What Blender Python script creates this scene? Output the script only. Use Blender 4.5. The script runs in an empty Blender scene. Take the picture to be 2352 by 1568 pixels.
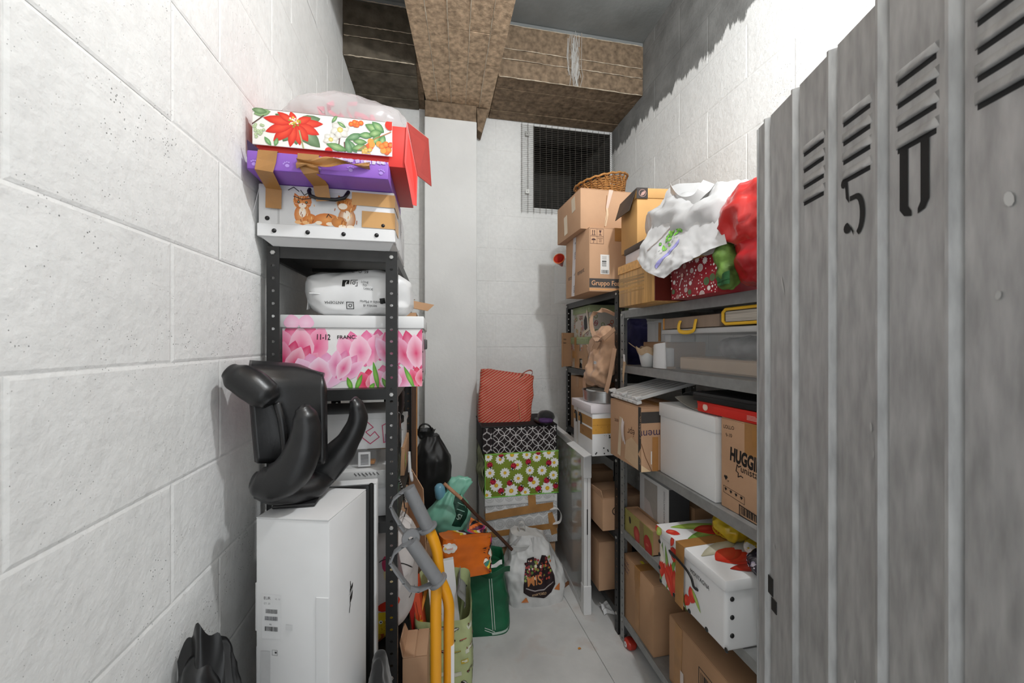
import bpy, bmesh, math, random
from math import sin, cos, pi, radians, tan, atan, sqrt
from mathutils import Vector, Matrix, Euler, noise
from mathutils.bvhtree import BVHTree
from mathutils.geometry import tessellate_polygon

SC = bpy.context.scene
COL = SC.collection
R = random.Random(50)

# ------------------------------------------------------------------ camera, world, lamp, exposure
CAM_H, FPX, YAW = 1.5, 880.0, radians(11.31)
cam_d = bpy.data.cameras.new('camera')
cam = bpy.data.objects.new('camera', cam_d); COL.objects.link(cam)
cam.location = (0, 0, CAM_H); cam.rotation_euler = (pi/2, 0, -YAW)
cam_d.sensor_width = 36; cam_d.lens = 36*FPX/2352; cam_d.clip_start = .02
cam_d.dof.use_dof = True; cam_d.dof.focus_distance = 1.6; cam_d.dof.aperture_fstop = 6.3
SC.camera = cam

world = bpy.data.worlds.new('world'); SC.world = world; world.use_nodes = True
world.node_tree.nodes['Background'].inputs[0].default_value = (.93, .97, 1, 1)
world.node_tree.nodes['Background'].inputs[1].default_value = 1.2

lamp_d = bpy.data.lights.new('ceiling_bulb', 'POINT'); lamp_d.energy = 66; lamp_d.shadow_soft_size = .045
lamp_d.color = (.95, .98, 1)
lamp = bpy.data.objects.new('ceiling_bulb', lamp_d); COL.objects.link(lamp); lamp.location = (.645, .48, 3.02)

SC.view_settings.view_transform = 'Standard'; SC.view_settings.look = 'None'
SC.view_settings.gamma = 1; SC.view_settings.use_curve_mapping = False
SC.view_settings.exposure = 0.12

# ------------------------------------------------------------------ helpers
def pix(x, y, u=None, v=None, h=None):
    """point where the sight line through photo pixel (x, y) meets the plane X=u, Y=v or Z=h (used for measuring)"""
    a = (x-1176)/FPX; b = (784-y)/FPX
    d = Vector((sin(YAW)+a*cos(YAW), cos(YAW)-a*sin(YAW), b))
    if u is not None: k = u/d.x
    elif v is not None: k = v/d.y
    else: k = (h-CAM_H)/d.z
    return Vector((d.x*k, d.y*k, CAM_H+d.z*k))

def lin(c):
    return c/12.92 if c <= .04045 else ((c+.055)/1.055)**2.4
def hx(s):
    s = s.lstrip('#')
    return tuple(lin(int(s[i:i+2], 16)/255) for i in (0, 2, 4))
def mixc(a, b, t): return tuple(a[i]*(1-t)+b[i]*t for i in range(3))

MATS = {}
def mat(name, color='#ffffff', rough=.6, metal=0, var=.06, vscale=6, bump=0, bscale=120, spec=.4, alpha=1, trans=0, vcol=False,
        sheen=0, coat=0, stretch=(1, 1, 1), sub=0):
    if name in MATS: return MATS[name]
    m = bpy.data.materials.new(name); m.use_nodes = True
    nt = m.node_tree; N = nt.nodes; L = nt.links
    b = N['Principled BSDF']
    b.inputs['Roughness'].default_value = rough; b.inputs['Metallic'].default_value = metal
    b.inputs['Specular IOR Level'].default_value = spec; b.inputs['Alpha'].default_value = alpha
    b.inputs['Transmission Weight'].default_value = trans; b.inputs['Coat Weight'].default_value = coat
    b.inputs['Sheen Weight'].default_value = sheen
    rgb = hx(color) if isinstance(color, str) else color
    src = None
    if vcol:
        a = N.new('ShaderNodeAttribute'); a.attribute_name = 'Col'; src = a.outputs['Color']
    tc = N.new('ShaderNodeTexCoord'); mp = N.new('ShaderNodeMapping'); mp.inputs['Scale'].default_value = stretch
    L.new(tc.outputs['Object'], mp.inputs['Vector'])
    if var:
        n = N.new('ShaderNodeTexNoise'); n.inputs['Scale'].default_value = vscale; n.inputs['Detail'].default_value = 6
        L.new(mp.outputs['Vector'], n.inputs['Vector'])
        mr = N.new('ShaderNodeMapRange'); mr.inputs[1].default_value = .3; mr.inputs[2].default_value = .7
        mr.inputs[3].default_value = 1-var*1.6; mr.inputs[4].default_value = 1+var*.8
        L.new(n.outputs['Fac'], mr.inputs[0])
        mu = N.new('ShaderNodeVectorMath'); mu.operation = 'SCALE'
        if src is None: mu.inputs[0].default_value = rgb
        else: L.new(src, mu.inputs[0])
        L.new(mr.outputs[0], mu.inputs['Scale']); L.new(mu.outputs[0], b.inputs['Base Color'])
    elif src is not None: L.new(src, b.inputs['Base Color'])
    else: b.inputs['Base Color'].default_value = (*rgb, 1)
    if bump:
        n2 = N.new('ShaderNodeTexNoise'); n2.inputs['Scale'].default_value = bscale; n2.inputs['Detail'].default_value = 4
        L.new(mp.outputs['Vector'], n2.inputs['Vector'])
        bp = N.new('ShaderNodeBump'); bp.inputs['Strength'].default_value = bump; bp.inputs['Distance'].default_value = .004
        L.new(n2.outputs['Fac'], bp.inputs['Height']); L.new(bp.outputs[0], b.inputs['Normal'])
    MATS[name] = m
    return m

class G:
    """a growing polygon soup that becomes one mesh"""
    def __init__(s): s.v = []; s.f = []; s.c = None
    def add(s, vs, fs, M=None):
        o = len(s.v)
        s.v += [(M @ Vector(p)) if M else Vector(p) for p in vs]
        s.f += [tuple(i+o for i in f) for f in fs]; return s
    def box(s, x0, x1, y0, y1, z0, z1, M=None):
        vs = [(x, y, z) for z in (z0, z1) for y in (y0, y1) for x in (x0, x1)]
        return s.add(vs, [(0, 2, 3, 1), (4, 5, 7, 6), (0, 1, 5, 4), (2, 6, 7, 3), (0, 4, 6, 2), (1, 3, 7, 5)], M)
    def bbox(s, x0, x1, y0, y1, z0, z1, b=.003, seg=2, M=None):
        bm = bmesh.new(); bmesh.ops.create_cube(bm, size=1)
        for v in bm.verts: v.co = Vector(((x0+x1)/2+v.co.x*(x1-x0), (y0+y1)/2+v.co.y*(y1-y0), (z0+z1)/2+v.co.z*(z1-z0)))
        b = min(b, .45*min(x1-x0, y1-y0, z1-z0))
        bmesh.ops.bevel(bm, geom=list(bm.edges), offset=b, segments=seg, profile=.5, affect='EDGES')
        bm.verts.index_update()
        s.add([v.co.copy() for v in bm.verts], [[v.index for v in f.verts] for f in bm.faces], M); bm.free(); return s
    def hexa(s, p, M=None):
        """8 corners: bottom ring of four then top ring of four, both counter-clockwise from above"""
        return s.add(p, [(3, 2, 1, 0), (4, 5, 6, 7), (0, 1, 5, 4), (1, 2, 6, 5), (2, 3, 7, 6), (3, 0, 4, 7)], M)
    def prism(s, pts, o, ex, ey, n, t0, t1):
        k = len(pts); o, ex, ey, n = Vector(o), Vector(ex), Vector(ey), Vector(n)
        vs = [o+ex*x+ey*y+n*t for t in (t0, t1) for x, y in pts]
        return s.add(vs, [tuple(range(k-1, -1, -1)), tuple(range(k, 2*k))]+[(i, (i+1) % k, k+(i+1) % k, k+i) for i in range(k)])
    def tube(s, path, r, n=10, cap=True, flat=None):
        path = [Vector(p) for p in path]; m = len(path)
        rr = r if isinstance(r, (list, tuple)) else [r]*m
        ups = None; vs = []
        for i, p in enumerate(path):
            t = (path[min(i+1, m-1)]-path[max(i-1, 0)]).normalized()
            if ups is None:
                a = Vector(flat) if flat else (Vector((0, 0, 1)) if abs(t.z) < .9 else Vector((1, 0, 0)))
                ups = a
            ups = (ups-t*ups.dot(t)).normalized(); w = t.cross(ups)
            ra, rb = rr[i] if isinstance(rr[i], (list, tuple)) else (rr[i], rr[i])
            for k in range(n):
                a = 2*pi*k/n; vs.append(p+ups*cos(a)*ra+w*sin(a)*rb)
        fs = [(i*n+k, i*n+(k+1) % n, (i+1)*n+(k+1) % n, (i+1)*n+k) for i in range(m-1) for k in range(n)]
        if cap: fs += [tuple(range(n-1, -1, -1)), tuple(range((m-1)*n, m*n))]
        return s.add(vs, fs)
    def lathe(s, prof, n=32, M=None, cap=False):
        vs = [(r*cos(2*pi*k/n), r*sin(2*pi*k/n), z) for r, z in prof for k in range(n)]
        m = len(prof)
        fs = [(i*n+k, i*n+(k+1) % n, (i+1)*n+(k+1) % n, (i+1)*n+k) for i in range(m-1) for k in range(n)]
        if cap: fs += [tuple(range(n-1, -1, -1)), tuple(range((m-1)*n, m*n))]
        return s.add(vs, fs, M)
    def ribbon(s, path, width, wdir=(0, 0, 1), th=.0015):
        path = [Vector(p) for p in path]; m = len(path); vs = []
        for i, p in enumerate(path):
            t = (path[min(i+1, m-1)]-path[max(i-1, 0)]).normalized()
            wd = Vector(wdir[i] if isinstance(wdir, list) else wdir); wd = (wd-t*wd.dot(t)).normalized(); nn = t.cross(wd)
            w = width[i] if isinstance(width, list) else width
            vs += [p+wd*w/2+nn*th/2, p-wd*w/2+nn*th/2, p-wd*w/2-nn*th/2, p+wd*w/2-nn*th/2]
        fs = [(i*4+k, (i+1)*4+k, (i+1)*4+(k+1) % 4, i*4+(k+1) % 4) for i in range(m-1) for k in range(4)]
        fs += [(0, 1, 2, 3), tuple((m-1)*4+k for k in (3, 2, 1, 0))]
        return s.add(vs, fs)
    def sheet(s, fn, nu=24, nv=16, th=.002):
        """fn(a, b) -> point for a, b in 0..1; a thin double-sided sheet"""
        P = [[Vector(fn(i/nu, j/nv)) for i in range(nu+1)] for j in range(nv+1)]
        W = nu+1; vs = []
        for side in (1, -1):
            for j in range(nv+1):
                for i in range(nu+1):
                    du = P[j][min(i+1, nu)]-P[j][max(i-1, 0)]; dv = P[min(j+1, nv)][i]-P[max(j-1, 0)][i]
                    nn = du.cross(dv); nn = nn.normalized() if nn.length > 1e-9 else Vector((0, 0, 1))
                    vs.append(P[j][i]+nn*side*th/2)
        o = W*(nv+1); fs = []
        for j in range(nv):
            for i in range(nu):
                a = j*W+i; fs.append((a, a+1, a+W+1, a+W)); fs.append((o+a+W, o+a+W+1, o+a+1, o+a))
        for i in range(nu):
            fs.append((i+1, i, o+i, o+i+1)); a = nv*W+i; fs.append((a, a+1, o+a+1, o+a))
        for j in range(nv):
            a = j*W; fs.append((a, a+W, o+a+W, o+a)); a = j*W+nu; fs.append((a+W, a, o+a, o+a+W))
        return s.add(vs, fs)
    def blob(s, r, e1=.5, e2=.5, amp=.01, freq=9, aniso=(1, 1, 1), seed=0, nu=72, nv=44, warp=None, c=(0, 0, 0), floor=None):
        c = Vector(c)
        def sp(x, e): return (abs(x)**e)*(1 if x >= 0 else -1)
        vs = []
        for j in range(nv+1):
            ph = -pi/2+pi*j/nv
            for i in range(nu):
                th = 2*pi*i/nu
                p = Vector((r[0]*sp(cos(ph), e1)*sp(cos(th), e2), r[1]*sp(cos(ph), e1)*sp(sin(th), e2), r[2]*sp(sin(ph), e1)))
                d = Vector((p.x/r[0]**2, p.y/r[1]**2, p.z/r[2]**2)).normalized() if p.length > 1e-6 else Vector((0, 0, 1))
                p = p+d*fold(p, freq, aniso, seed)*amp
                if warp: p = Vector(warp(p))
                if floor is not None and p.z < floor: p.z = floor
                vs.append(p+c)
        fs = [(j*nu+i, j*nu+(i+1) % nu, (j+1)*nu+(i+1) % nu, (j+1)*nu+i) for j in range(nv) for i in range(nu)]
        return s.add(vs, fs)
    def bag(s, w, d, h, prof=None, e=.45, amp=.01, freq=8, aniso=(1, 1, .5), seed=0, nu=80, nv=40, warp=None, open_top=True, inner=.55):
        """a sack of rings from the bottom up; open_top adds an inside wall"""
        def sp(x): return (abs(x)**e)*(1 if x >= 0 else -1)
        prof = prof or (lambda t: (1, 1)); vs = []; rings = 0
        def ring(t, sc, z, da):
            for i in range(nu):
                th = 2*pi*i/nu; a, b = prof(t)
                dx, dy = sp(cos(th)), sp(sin(th))
                p = Vector((dx*w/2*a*sc, dy*d/2*b*sc, z))
                k = fold(p, freq, aniso, seed)*amp*da
                p = p+Vector((dx, dy, 0)).normalized()*k+Vector((0, 0, k*.5*min(1, t*4)))
                if warp: p = Vector(warp(p, t))
                vs.append(p)
        for q in (.02, .5, .9): ring(0, q, 0, 0); rings += 1
        for j in range(nv+1):
            t = j/nv; ring(t, 1, max(t*h, 0)+(.0 if j else .0), .35+.65*min(1, t*6)); rings += 1
        if open_top:
            for j in range(1, 9):
                t = 1-j/8*inner; ring(t, .965-.01*j, t*h, .9); rings += 1
            for q in (.6, .05): ring(1-inner, q, (1-inner)*h, 0); rings += 1
        fs = [(j*nu+i, j*nu+(i+1) % nu, (j+1)*nu+(i+1) % nu, (j+1)*nu+i) for j in range(rings-1) for i in range(nu)]
        fs.append(tuple(range(nu-1, -1, -1)))
        if not open_top: fs.append(tuple(range((rings-1)*nu, rings*nu)))
        else: fs.append(tuple(range((rings-1)*nu, rings*nu)))
        return s.add(vs, fs)
    def bvh(s): return BVHTree.FromPolygons([tuple(p) for p in s.v], s.f)

def fold(p, f, an=(1, 1, 1), seed=0):
    q = Vector((p[0]*an[0], p[1]*an[1], p[2]*an[2]))*f+Vector((seed*7.3, seed*3.1, seed*1.7))
    return (1-2.4*abs(noise.noise(q)))*.6+(1-2.4*abs(noise.noise(q*2.1+Vector((5, 1, 2)))))*.35+noise.noise(q*4.7)*.22

def mesh_of(name, g, m=None, smooth=35):
    me = bpy.data.meshes.new(name)
    me.from_pydata([tuple(p) for p in g.v], [], g.f)
    if g.c:
        at = me.color_attributes.new('Col', 'FLOAT_COLOR', 'POINT')
        at.data.foreach_set('color', [q for c in g.c for q in (c[0], c[1], c[2], 1)])
    if m: me.materials.append(m)
    if smooth:
        me.shade_smooth()
        if smooth < 170: me.set_sharp_from_angle(angle=radians(smooth))
    me.update(); return me

def obj(name, g, m, parent=None, smooth=35, loc=None, rot=None):
    o = bpy.data.objects.new(name, g if isinstance(g, bpy.types.Mesh) else mesh_of(name, g, m, smooth)); COL.objects.link(o)
    if parent: o.parent = parent
    if loc: o.location = loc
    if rot: o.rotation_euler = rot
    return o

def thing(name, label, cat, loc=(0, 0, 0), rz=0, group=None, rot=None):
    o = bpy.data.objects.new(name, None); COL.objects.link(o); o.empty_display_size = .05
    o.location = loc; o.rotation_euler = rot or (0, 0, rz); o['label'] = label; o['category'] = cat
    if group: o['group'] = group
    return o
def tag(o, label, cat, group=None):
    o['label'] = label; o['category'] = cat
    if group: o['group'] = group
    return o
def struct(name, g, m, parent=None, smooth=0):
    o = obj(name, g, m, parent, smooth)
    if parent is None: o['kind'] = 'structure'
    return o

# ------------------------------------------------------------------ flat print: inked shapes laid on a face
INK = mat('printed_ink', vcol=True, rough=.5, var=.03, vscale=40)
GLOSSINK = mat('glossy_printed_ink', vcol=True, rough=.3, var=.02, vscale=40)
_TXT = {}
def text_tris(s, bold=0):
    if (s, bold) in _TXT: return _TXT[(s, bold)]
    cu = bpy.data.curves.new('lettering', 'FONT'); cu.body = s; cu.size = 1; cu.offset = bold; cu.resolution_u = 3; cu.fill_mode = 'FRONT'
    o = bpy.data.objects.new('lettering', cu)
    me = bpy.data.meshes.new_from_object(o)
    vs = [(v.co.x, v.co.y) for v in me.vertices]; tr = []
    for p in me.polygons:
        ix = list(p.vertices)
        for k in range(1, len(ix)-1): tr.append((vs[ix[0]], vs[ix[k]], vs[ix[k+1]]))
    bpy.data.objects.remove(o); bpy.data.curves.remove(cu); bpy.data.meshes.remove(me)
    x0 = min([p[0] for t in tr for p in t], default=0); x1 = max([p[0] for t in tr for p in t], default=1)
    tr = [[(x-x0, y) for x, y in t] for t in tr]
    _TXT[(s, bold)] = (tr, x1-x0); return _TXT[(s, bold)]

class Draw:
    def __init__(s, w, h): s.w = w; s.h = h; s.p = []; s.l = 0
    def nxt(s): return s
    def _cl(s, poly):
        for ax, lim, sg in ((0, 0, 1), (0, s.w, -1), (1, 0, 1), (1, s.h, -1)):
            out = []
            for i in range(len(poly)):
                a, b = poly[i-1], poly[i]
                da, db = (a[ax]-lim)*sg, (b[ax]-lim)*sg
                if (da < 0) != (db < 0):
                    t = da/(da-db); out.append(tuple(a[k]+(b[k]-a[k])*t for k in range(5)))
                if db >= 0: out.append(b)
            poly = out
            if len(poly) < 3: return None
        return poly
    def conv(s, pts, col, cols=None):
        q = s._cl([(p[0], p[1], *(cols[i] if cols else col)) for i, p in enumerate(pts)])
        if q: s.p.append((q, s.l))
        return s
    def poly(s, pts, col, cc=None, ctr=None):
        """any outline; with cc it is a fan around its centre that shades to the colour cc"""
        s.l += 1; col = hx(col) if isinstance(col, str) else col
        if cc is not None:
            cc = hx(cc) if isinstance(cc, str) else cc
            k = len(pts); c = ctr or (sum(p[0] for p in pts)/k, sum(p[1] for p in pts)/k)
            for i in range(k): s.conv([c, pts[i], pts[(i+1) % k]], col, [cc, col, col])
        else:
            for t in tessellate_polygon([[Vector((p[0], p[1], 0)) for p in pts]]): s.conv([pts[i] for i in t], col)
        return s
    def rect(s, x0, y0, x1, y1, col, a=0):
        s.l += 1; col = hx(col) if isinstance(col, str) else col
        cx, cy = (x0+x1)/2, (y0+y1)/2
        return s.conv([(cx+(x-cx)*cos(a)-(y-cy)*sin(a), cy+(x-cx)*sin(a)+(y-cy)*cos(a)) for x, y in ((x0, y0), (x1, y0), (x1, y1), (x0, y1))], col)
    def disc(s, x, y, r, col, n=14, ry=None, a=0, cc=None):
        s.l += 1; col = hx(col) if isinstance(col, str) else col; ry = ry or r
        pts = [(x+r*cos(2*pi*k/n)*cos(a)-ry*sin(2*pi*k/n)*sin(a), y+r*cos(2*pi*k/n)*sin(a)+ry*sin(2*pi*k/n)*cos(a)) for k in range(n)]
        if cc is not None: return s.poly(pts, col, cc)
        return s.conv(pts, col)
    def ring(s, x, y, r, t, col, n=28, a0=0, a1=2*pi):
        s.l += 1; col = hx(col) if isinstance(col, str) else col
        for k in range(n):
            a, b = a0+(a1-a0)*k/n, a0+(a1-a0)*(k+1)/n
            s.conv([(x+q*cos(c), y+q*sin(c)) for q, c in ((r-t/2, a), (r+t/2, a), (r+t/2, b), (r-t/2, b))], col)
        return s
    def line(s, pts, t, col):
        col = hx(col) if isinstance(col, str) else col
        for (x0, y0), (x1, y1) in zip(pts, pts[1:]):
            s.l += 1; dx, dy = x1-x0, y1-y0; L = sqrt(dx*dx+dy*dy) or 1; nx, ny = -dy/L*t/2, dx/L*t/2; ex, ey = dx/L*t*.3, dy/L*t*.3
            s.conv([(x0+nx-ex, y0+ny-ey), (x0-nx-ex, y0-ny-ey), (x1-nx+ex, y1-ny+ey), (x1+nx+ex, y1+ny+ey)], col)
        return s
    def petal(s, x, y, L, w, a, col, cc=None, tip=.55, pt=True):
        """leaf or petal from (x, y) in direction a"""
        prof = [(0, .08), (.18, .6), (.38, .95), (tip, 1), (.78, .68), (.92, .3)]
        pts = [(L*t, w/2*k) for t, k in prof]+[(L, 0 if pt else w*.12)]+[(L*t, -w/2*k) for t, k in reversed(prof)]
        return s.poly([(x+p*cos(a)-q*sin(a), y+p*sin(a)+q*cos(a)) for p, q in pts], col, cc, (x+L*.45*cos(a), y+L*.45*sin(a)) if cc is not None else None)
    def text(s, t, x, y, size, col, a=0, bold=0, sx=1, mirror=False, shear=0, center=False):
        s.l += 1; col = hx(col) if isinstance(col, str) else col
        tr, W = text_tris(t, bold)
        for q in tr:
            o = []
            for p in q:
                px, py = p[0]-(W/2 if center else 0), p[1]
                px = (px+shear*py)*size*sx*(-1 if mirror else 1); py *= size
                o.append((x+px*cos(a)-py*sin(a), y+px*sin(a)+py*cos(a)))
            s.conv(o, col)
        return s
    def barcode(s, x, y, w, h, col='#2a2a2a', seed=1):
        r = random.Random(seed); q = 0
        while q < w:
            b = w*r.uniform(.012, .045); s.rect(x+q, y, min(x+q+b, x+w), y+h, col); q += b+w*r.uniform(.012, .04)
        return s
    def build(s, name, parent, fr, m=INK, off=.0006, bvh=None, maxlen=.03, lift=.0008):
        if not s.p: return None
        g = G(); g.c = []; o, ex, ey, n = (Vector(q) for q in fr); st_ = min(.00012, .0016/max(1, s.l))
        for q, l in s.p:
            z = off+l*st_
            if bvh is None:
                b = len(g.v)
                for p in q: g.v.append(o+ex*p[0]+ey*p[1]+n*z); g.c.append(p[2:])
                g.f.append(tuple(range(b, b+len(q))))
            else:
                st = [(q[0], q[i], q[i+1]) for i in range(1, len(q)-1)]
                while st:
                    t = st.pop()
                    e = [(sum((t[i][k]-t[(i+1) % 3][k])**2 for k in (0, 1)), i) for i in range(3)]
                    L, i = max(e)
                    if L > maxlen**2:
                        a, b2, c2 = t[i], t[(i+1) % 3], t[(i+2) % 3]; mm = tuple((a[k]+b2[k])/2 for k in range(5))
                        st += [(a, mm, c2), (mm, b2, c2)]; continue
                    b = len(g.v); pts = []
                    for p in t:
                        w = o+ex*p[0]+ey*p[1]
                        hit = bvh.ray_cast(w+n*.3, -n)
                        if hit[0] is None or hit[1].dot(n) < .22: break
                        pts.append((hit[0]+n*(lift+l*st_), p[2:]))
                    if len(pts) == 3:
                        for P, c in pts: g.v.append(P); g.c.append(c)
                        g.f.append((b, b+1, b+2))
        return obj(name, g, m, parent, 0) if g.v else None

def frames(w, d, h):
    """print frames of a box that sits on z=0 centred on x, y"""
    return {'front': ((-w/2, -d/2, 0), (1, 0, 0), (0, 0, 1), (0, -1, 0)), 'left': ((-w/2, d/2, 0), (0, -1, 0), (0, 0, 1), (-1, 0, 0)),
            'right': ((w/2, -d/2, 0), (0, 1, 0), (0, 0, 1), (1, 0, 0)), 'top': ((-w/2, -d/2, h), (1, 0, 0), (0, 1, 0), (0, 0, 1))}

CARD = mat('cardboard', '#c49d7d', .75, var=.06, vscale=5, bump=.12, bscale=60, spec=.2)
CARD2 = mat('dull_cardboard', '#b48e6d', .8, var=.08, vscale=5, bump=.12, bscale=60, spec=.2)
TAPE = mat('brown_packing_tape', '#a97a45', .32, var=.12, vscale=14, spec=.5, bump=.2, bscale=30)
CTAPE = mat('clear_packing_tape', '#d8c3a6', .22, var=.05, spec=.6)
WHITEB = mat('white_board', '#dedede', .55, var=.03, vscale=6, spec=.35)
BLACKP = mat('black_plastic', '#141414', .38, var=.1, spec=.5)

def tape_run(parent, pts, width, wdir, m=TAPE, name='tape'):
    return obj(name, G().ribbon(pts, width, wdir, .0009), m, parent, 0)

def carton(label, base, size, rz=0, m=CARD, tape=None, flaps=True, name='cardboard_box', cat='box', group=None, tm=None):
    """closed shipping carton: body, two top flaps with a seam, tape; x, y, z of the base centre"""
    w, d, h = size; t = thing(name, label, cat, base, rz, group)
    obj('body', G().bbox(-w/2, w/2, -d/2, d/2, .0005, h-.004 if flaps else h, .003), m, t)
    if flaps:
        lx = w >= d
        for sgn in (-1, 1):
            if lx: g = G().bbox(-w/2+.001, w/2-.001, min(sgn*.0015, sgn*(d/2-.001)), max(sgn*.0015, sgn*(d/2-.001)), h-.0042, h, .0015)
            else: g = G().bbox(min(sgn*.0015, sgn*(w/2-.001)), max(sgn*.0015, sgn*(w/2-.001)), -d/2+.001, d/2-.001, h-.0042, h, .0015)
            obj('flap', g, m, t)
        if tape is not False:
            e = .0009; q = .07
            if lx: pts = [(-w/2-e, 0, h-q), (-w/2-e, 0, h+e), (w/2+e, 0, h+e), (w/2+e, 0, h-q)]; wd = (0, 1, 0)
            else: pts = [(0, -d/2-e, h-q), (0, -d/2-e, h+e), (0, d/2+e, h+e), (0, d/2+e, h-q)]; wd = (1, 0, 0)
            tape_run(t, pts, .05, wd, tm or TAPE)
    return t

def lidbox(label, base, size, lid_h=.045, rz=0, m=WHITEB, lm=None, name='storage_box', cat='box', over=.005, studs=(), group=None, bev=.003):
    w, d, h = size; t = thing(name, label, cat, base, rz, group)
    obj('body', G().bbox(-w/2, w/2, -d/2, d/2, .0005, h-.006, bev), m, t)
    obj('lid', G().bbox(-w/2-over, w/2+over, -d/2-over, d/2+over, h-lid_h, h, .003), lm or m, t)
    for p, n in studs:
        M = Matrix.Translation(p) @ Vector(n).to_track_quat('Z', 'Y').to_matrix().to_4x4()
        obj('stud', G().lathe([(0, .004), (.0045, .0036), (.007, .0018), (.0075, 0)], 12, M), BLACKP, t, 60)
    return t
# ------------------------------------------------------------------ setting materials
def wall_material(name, base, bare=None, bare_from=None):
    m = bpy.data.materials.new(name); m.use_nodes = True; nt = m.node_tree; N = nt.nodes; L = nt.links; b = N['Principled BSDF']
    b.inputs['Roughness'].default_value = .82; b.inputs['Specular IOR Level'].default_value = .15
    geo = N.new('ShaderNodeNewGeometry'); P = geo.outputs['Position']
    def noi(scale, det=5, vec=None, rough=.55):
        n = N.new('ShaderNodeTexNoise'); n.inputs['Scale'].default_value = scale; n.inputs['Detail'].default_value = det; n.inputs['Roughness'].default_value = rough
        L.new(vec or P, n.inputs['Vector']); return n.outputs['Fac']
    def mr(f, a, c, lo, hi):
        r = N.new('ShaderNodeMapRange'); r.inputs[1].default_value = a; r.inputs[2].default_value = c; r.inputs[3].default_value = lo; r.inputs[4].default_value = hi
        L.new(f, r.inputs[0]); return r.outputs[0]
    def math_(op, a, c):
        r = N.new('ShaderNodeMath'); r.operation = op
        for i, q in enumerate((a, c)):
            if isinstance(q, (int, float)): r.inputs[i].default_value = q
            else: L.new(q, r.inputs[i])
        return r.outputs[0]
    def mix(f, a, c):
        r = N.new('ShaderNodeMix'); r.data_type = 'RGBA'
        if isinstance(f, float): r.inputs[0].default_value = f
        else: L.new(f, r.inputs[0])
        for i, q in ((6, a), (7, c)):
            if isinstance(q, tuple): r.inputs[i].default_value = (*q, 1)
            else: L.new(q, r.inputs[i])
        return r.outputs[2]
    c = hx(base)
    col = mix(mr(noi(2.2), .35, .65, 0, 1), tuple(q*.95 for q in c), tuple(min(1, q*1.07) for q in c))
    col = mix(mr(noi(38, 4), .38, .62, .12, 0), col, tuple(q*.6 for q in c))
    # pin holes and pits left open in the paint, denser in patches
    vo = N.new('ShaderNodeTexVoronoi'); vo.inputs['Scale'].default_value = 150; L.new(P, vo.inputs['Vector'])
    patch = mr(noi(5, 3), .5, .72, 0, .12)
    pit = mr(math_('SUBTRACT', vo.outputs['Distance'], patch), .02, .1, 1, 0)
    pit2 = math_('MULTIPLY', pit, mr(noi(31, 2), .51, .58, 0, 1))
    col = mix(math_('MULTIPLY', pit2, .8), col, (.06, .06, .058))
    if bare:
        sx = N.new('ShaderNodeSeparateXYZ'); L.new(P, sx.inputs[0])
        mp = N.new('ShaderNodeMapping'); mp.inputs['Scale'].default_value = (6, 6, 1.4); L.new(P, mp.inputs['Vector'])
        edge = math_('ADD', sx.outputs['Z'], mr(noi(1.4, 6, mp.outputs['Vector'], .7), .25, .75, -.075, .075))
        bc = hx(bare); bcol = mix(mr(noi(7), .35, .65, 0, 1), tuple(q*.8 for q in bc), tuple(q*1.15 for q in bc))
        col = mix(mr(edge, bare_from-.006, bare_from+.012, 0, 1), col, bcol)
    L.new(col, b.inputs['Base Color'])
    hgt = math_('SUBTRACT', math_('ADD', math_('MULTIPLY', noi(60, 6), .5), math_('MULTIPLY', noi(14, 4), .9)), math_('MULTIPLY', pit2, 1.2))
    bp = N.new('ShaderNodeBump'); bp.inputs['Strength'].default_value = 1; bp.inputs['Distance'].default_value = .0045
    L.new(hgt, bp.inputs['Height']); L.new(bp.outputs[0], b.inputs['Normal'])
    return m
W_WHITE = wall_material('white_painted_block', '#e3e3e1')
W_RIGHT = wall_material('white_painted_block_bare_above', '#e3e3e1', '#7c7c7a', 3.03)
PLASTER = mat('white_painted_concrete', '#e2e2e0', .8, var=.05, vscale=3, bump=.35, bscale=45, spec=.15)
CEIL = mat('grey_concrete', '#8d908f', .85, var=.22, vscale=2.2, bump=.4, bscale=30, spec=.15)
FORM = mat('brown_board_marked_concrete', '#c6ac90', .85, var=.3, vscale=34, bump=.9, bscale=55, spec=.15, stretch=(1, 1, 1))
FORM2 = mat('shaded_board_marked_concrete', '#85725e', .85, var=.3, vscale=30, bump=.9, bscale=55, spec=.15)  # same concrete as the soffit, darkened in colour to dim the lit faces
FORM3 = mat('damp_stained_and_shaded_concrete', '#665e52', .85, var=.3, vscale=14, bump=.9, bscale=55, spec=.15)  # left cross beam: some staining, plus the long beam's shade put into the colour
FIN = mat('pale_concrete_fin', '#cbbca7', .85, var=.2, vscale=40, bump=.5, bscale=80)

XL, XR, YB, ZC = -.545, 1.42, 2.92, 3.58
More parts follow.
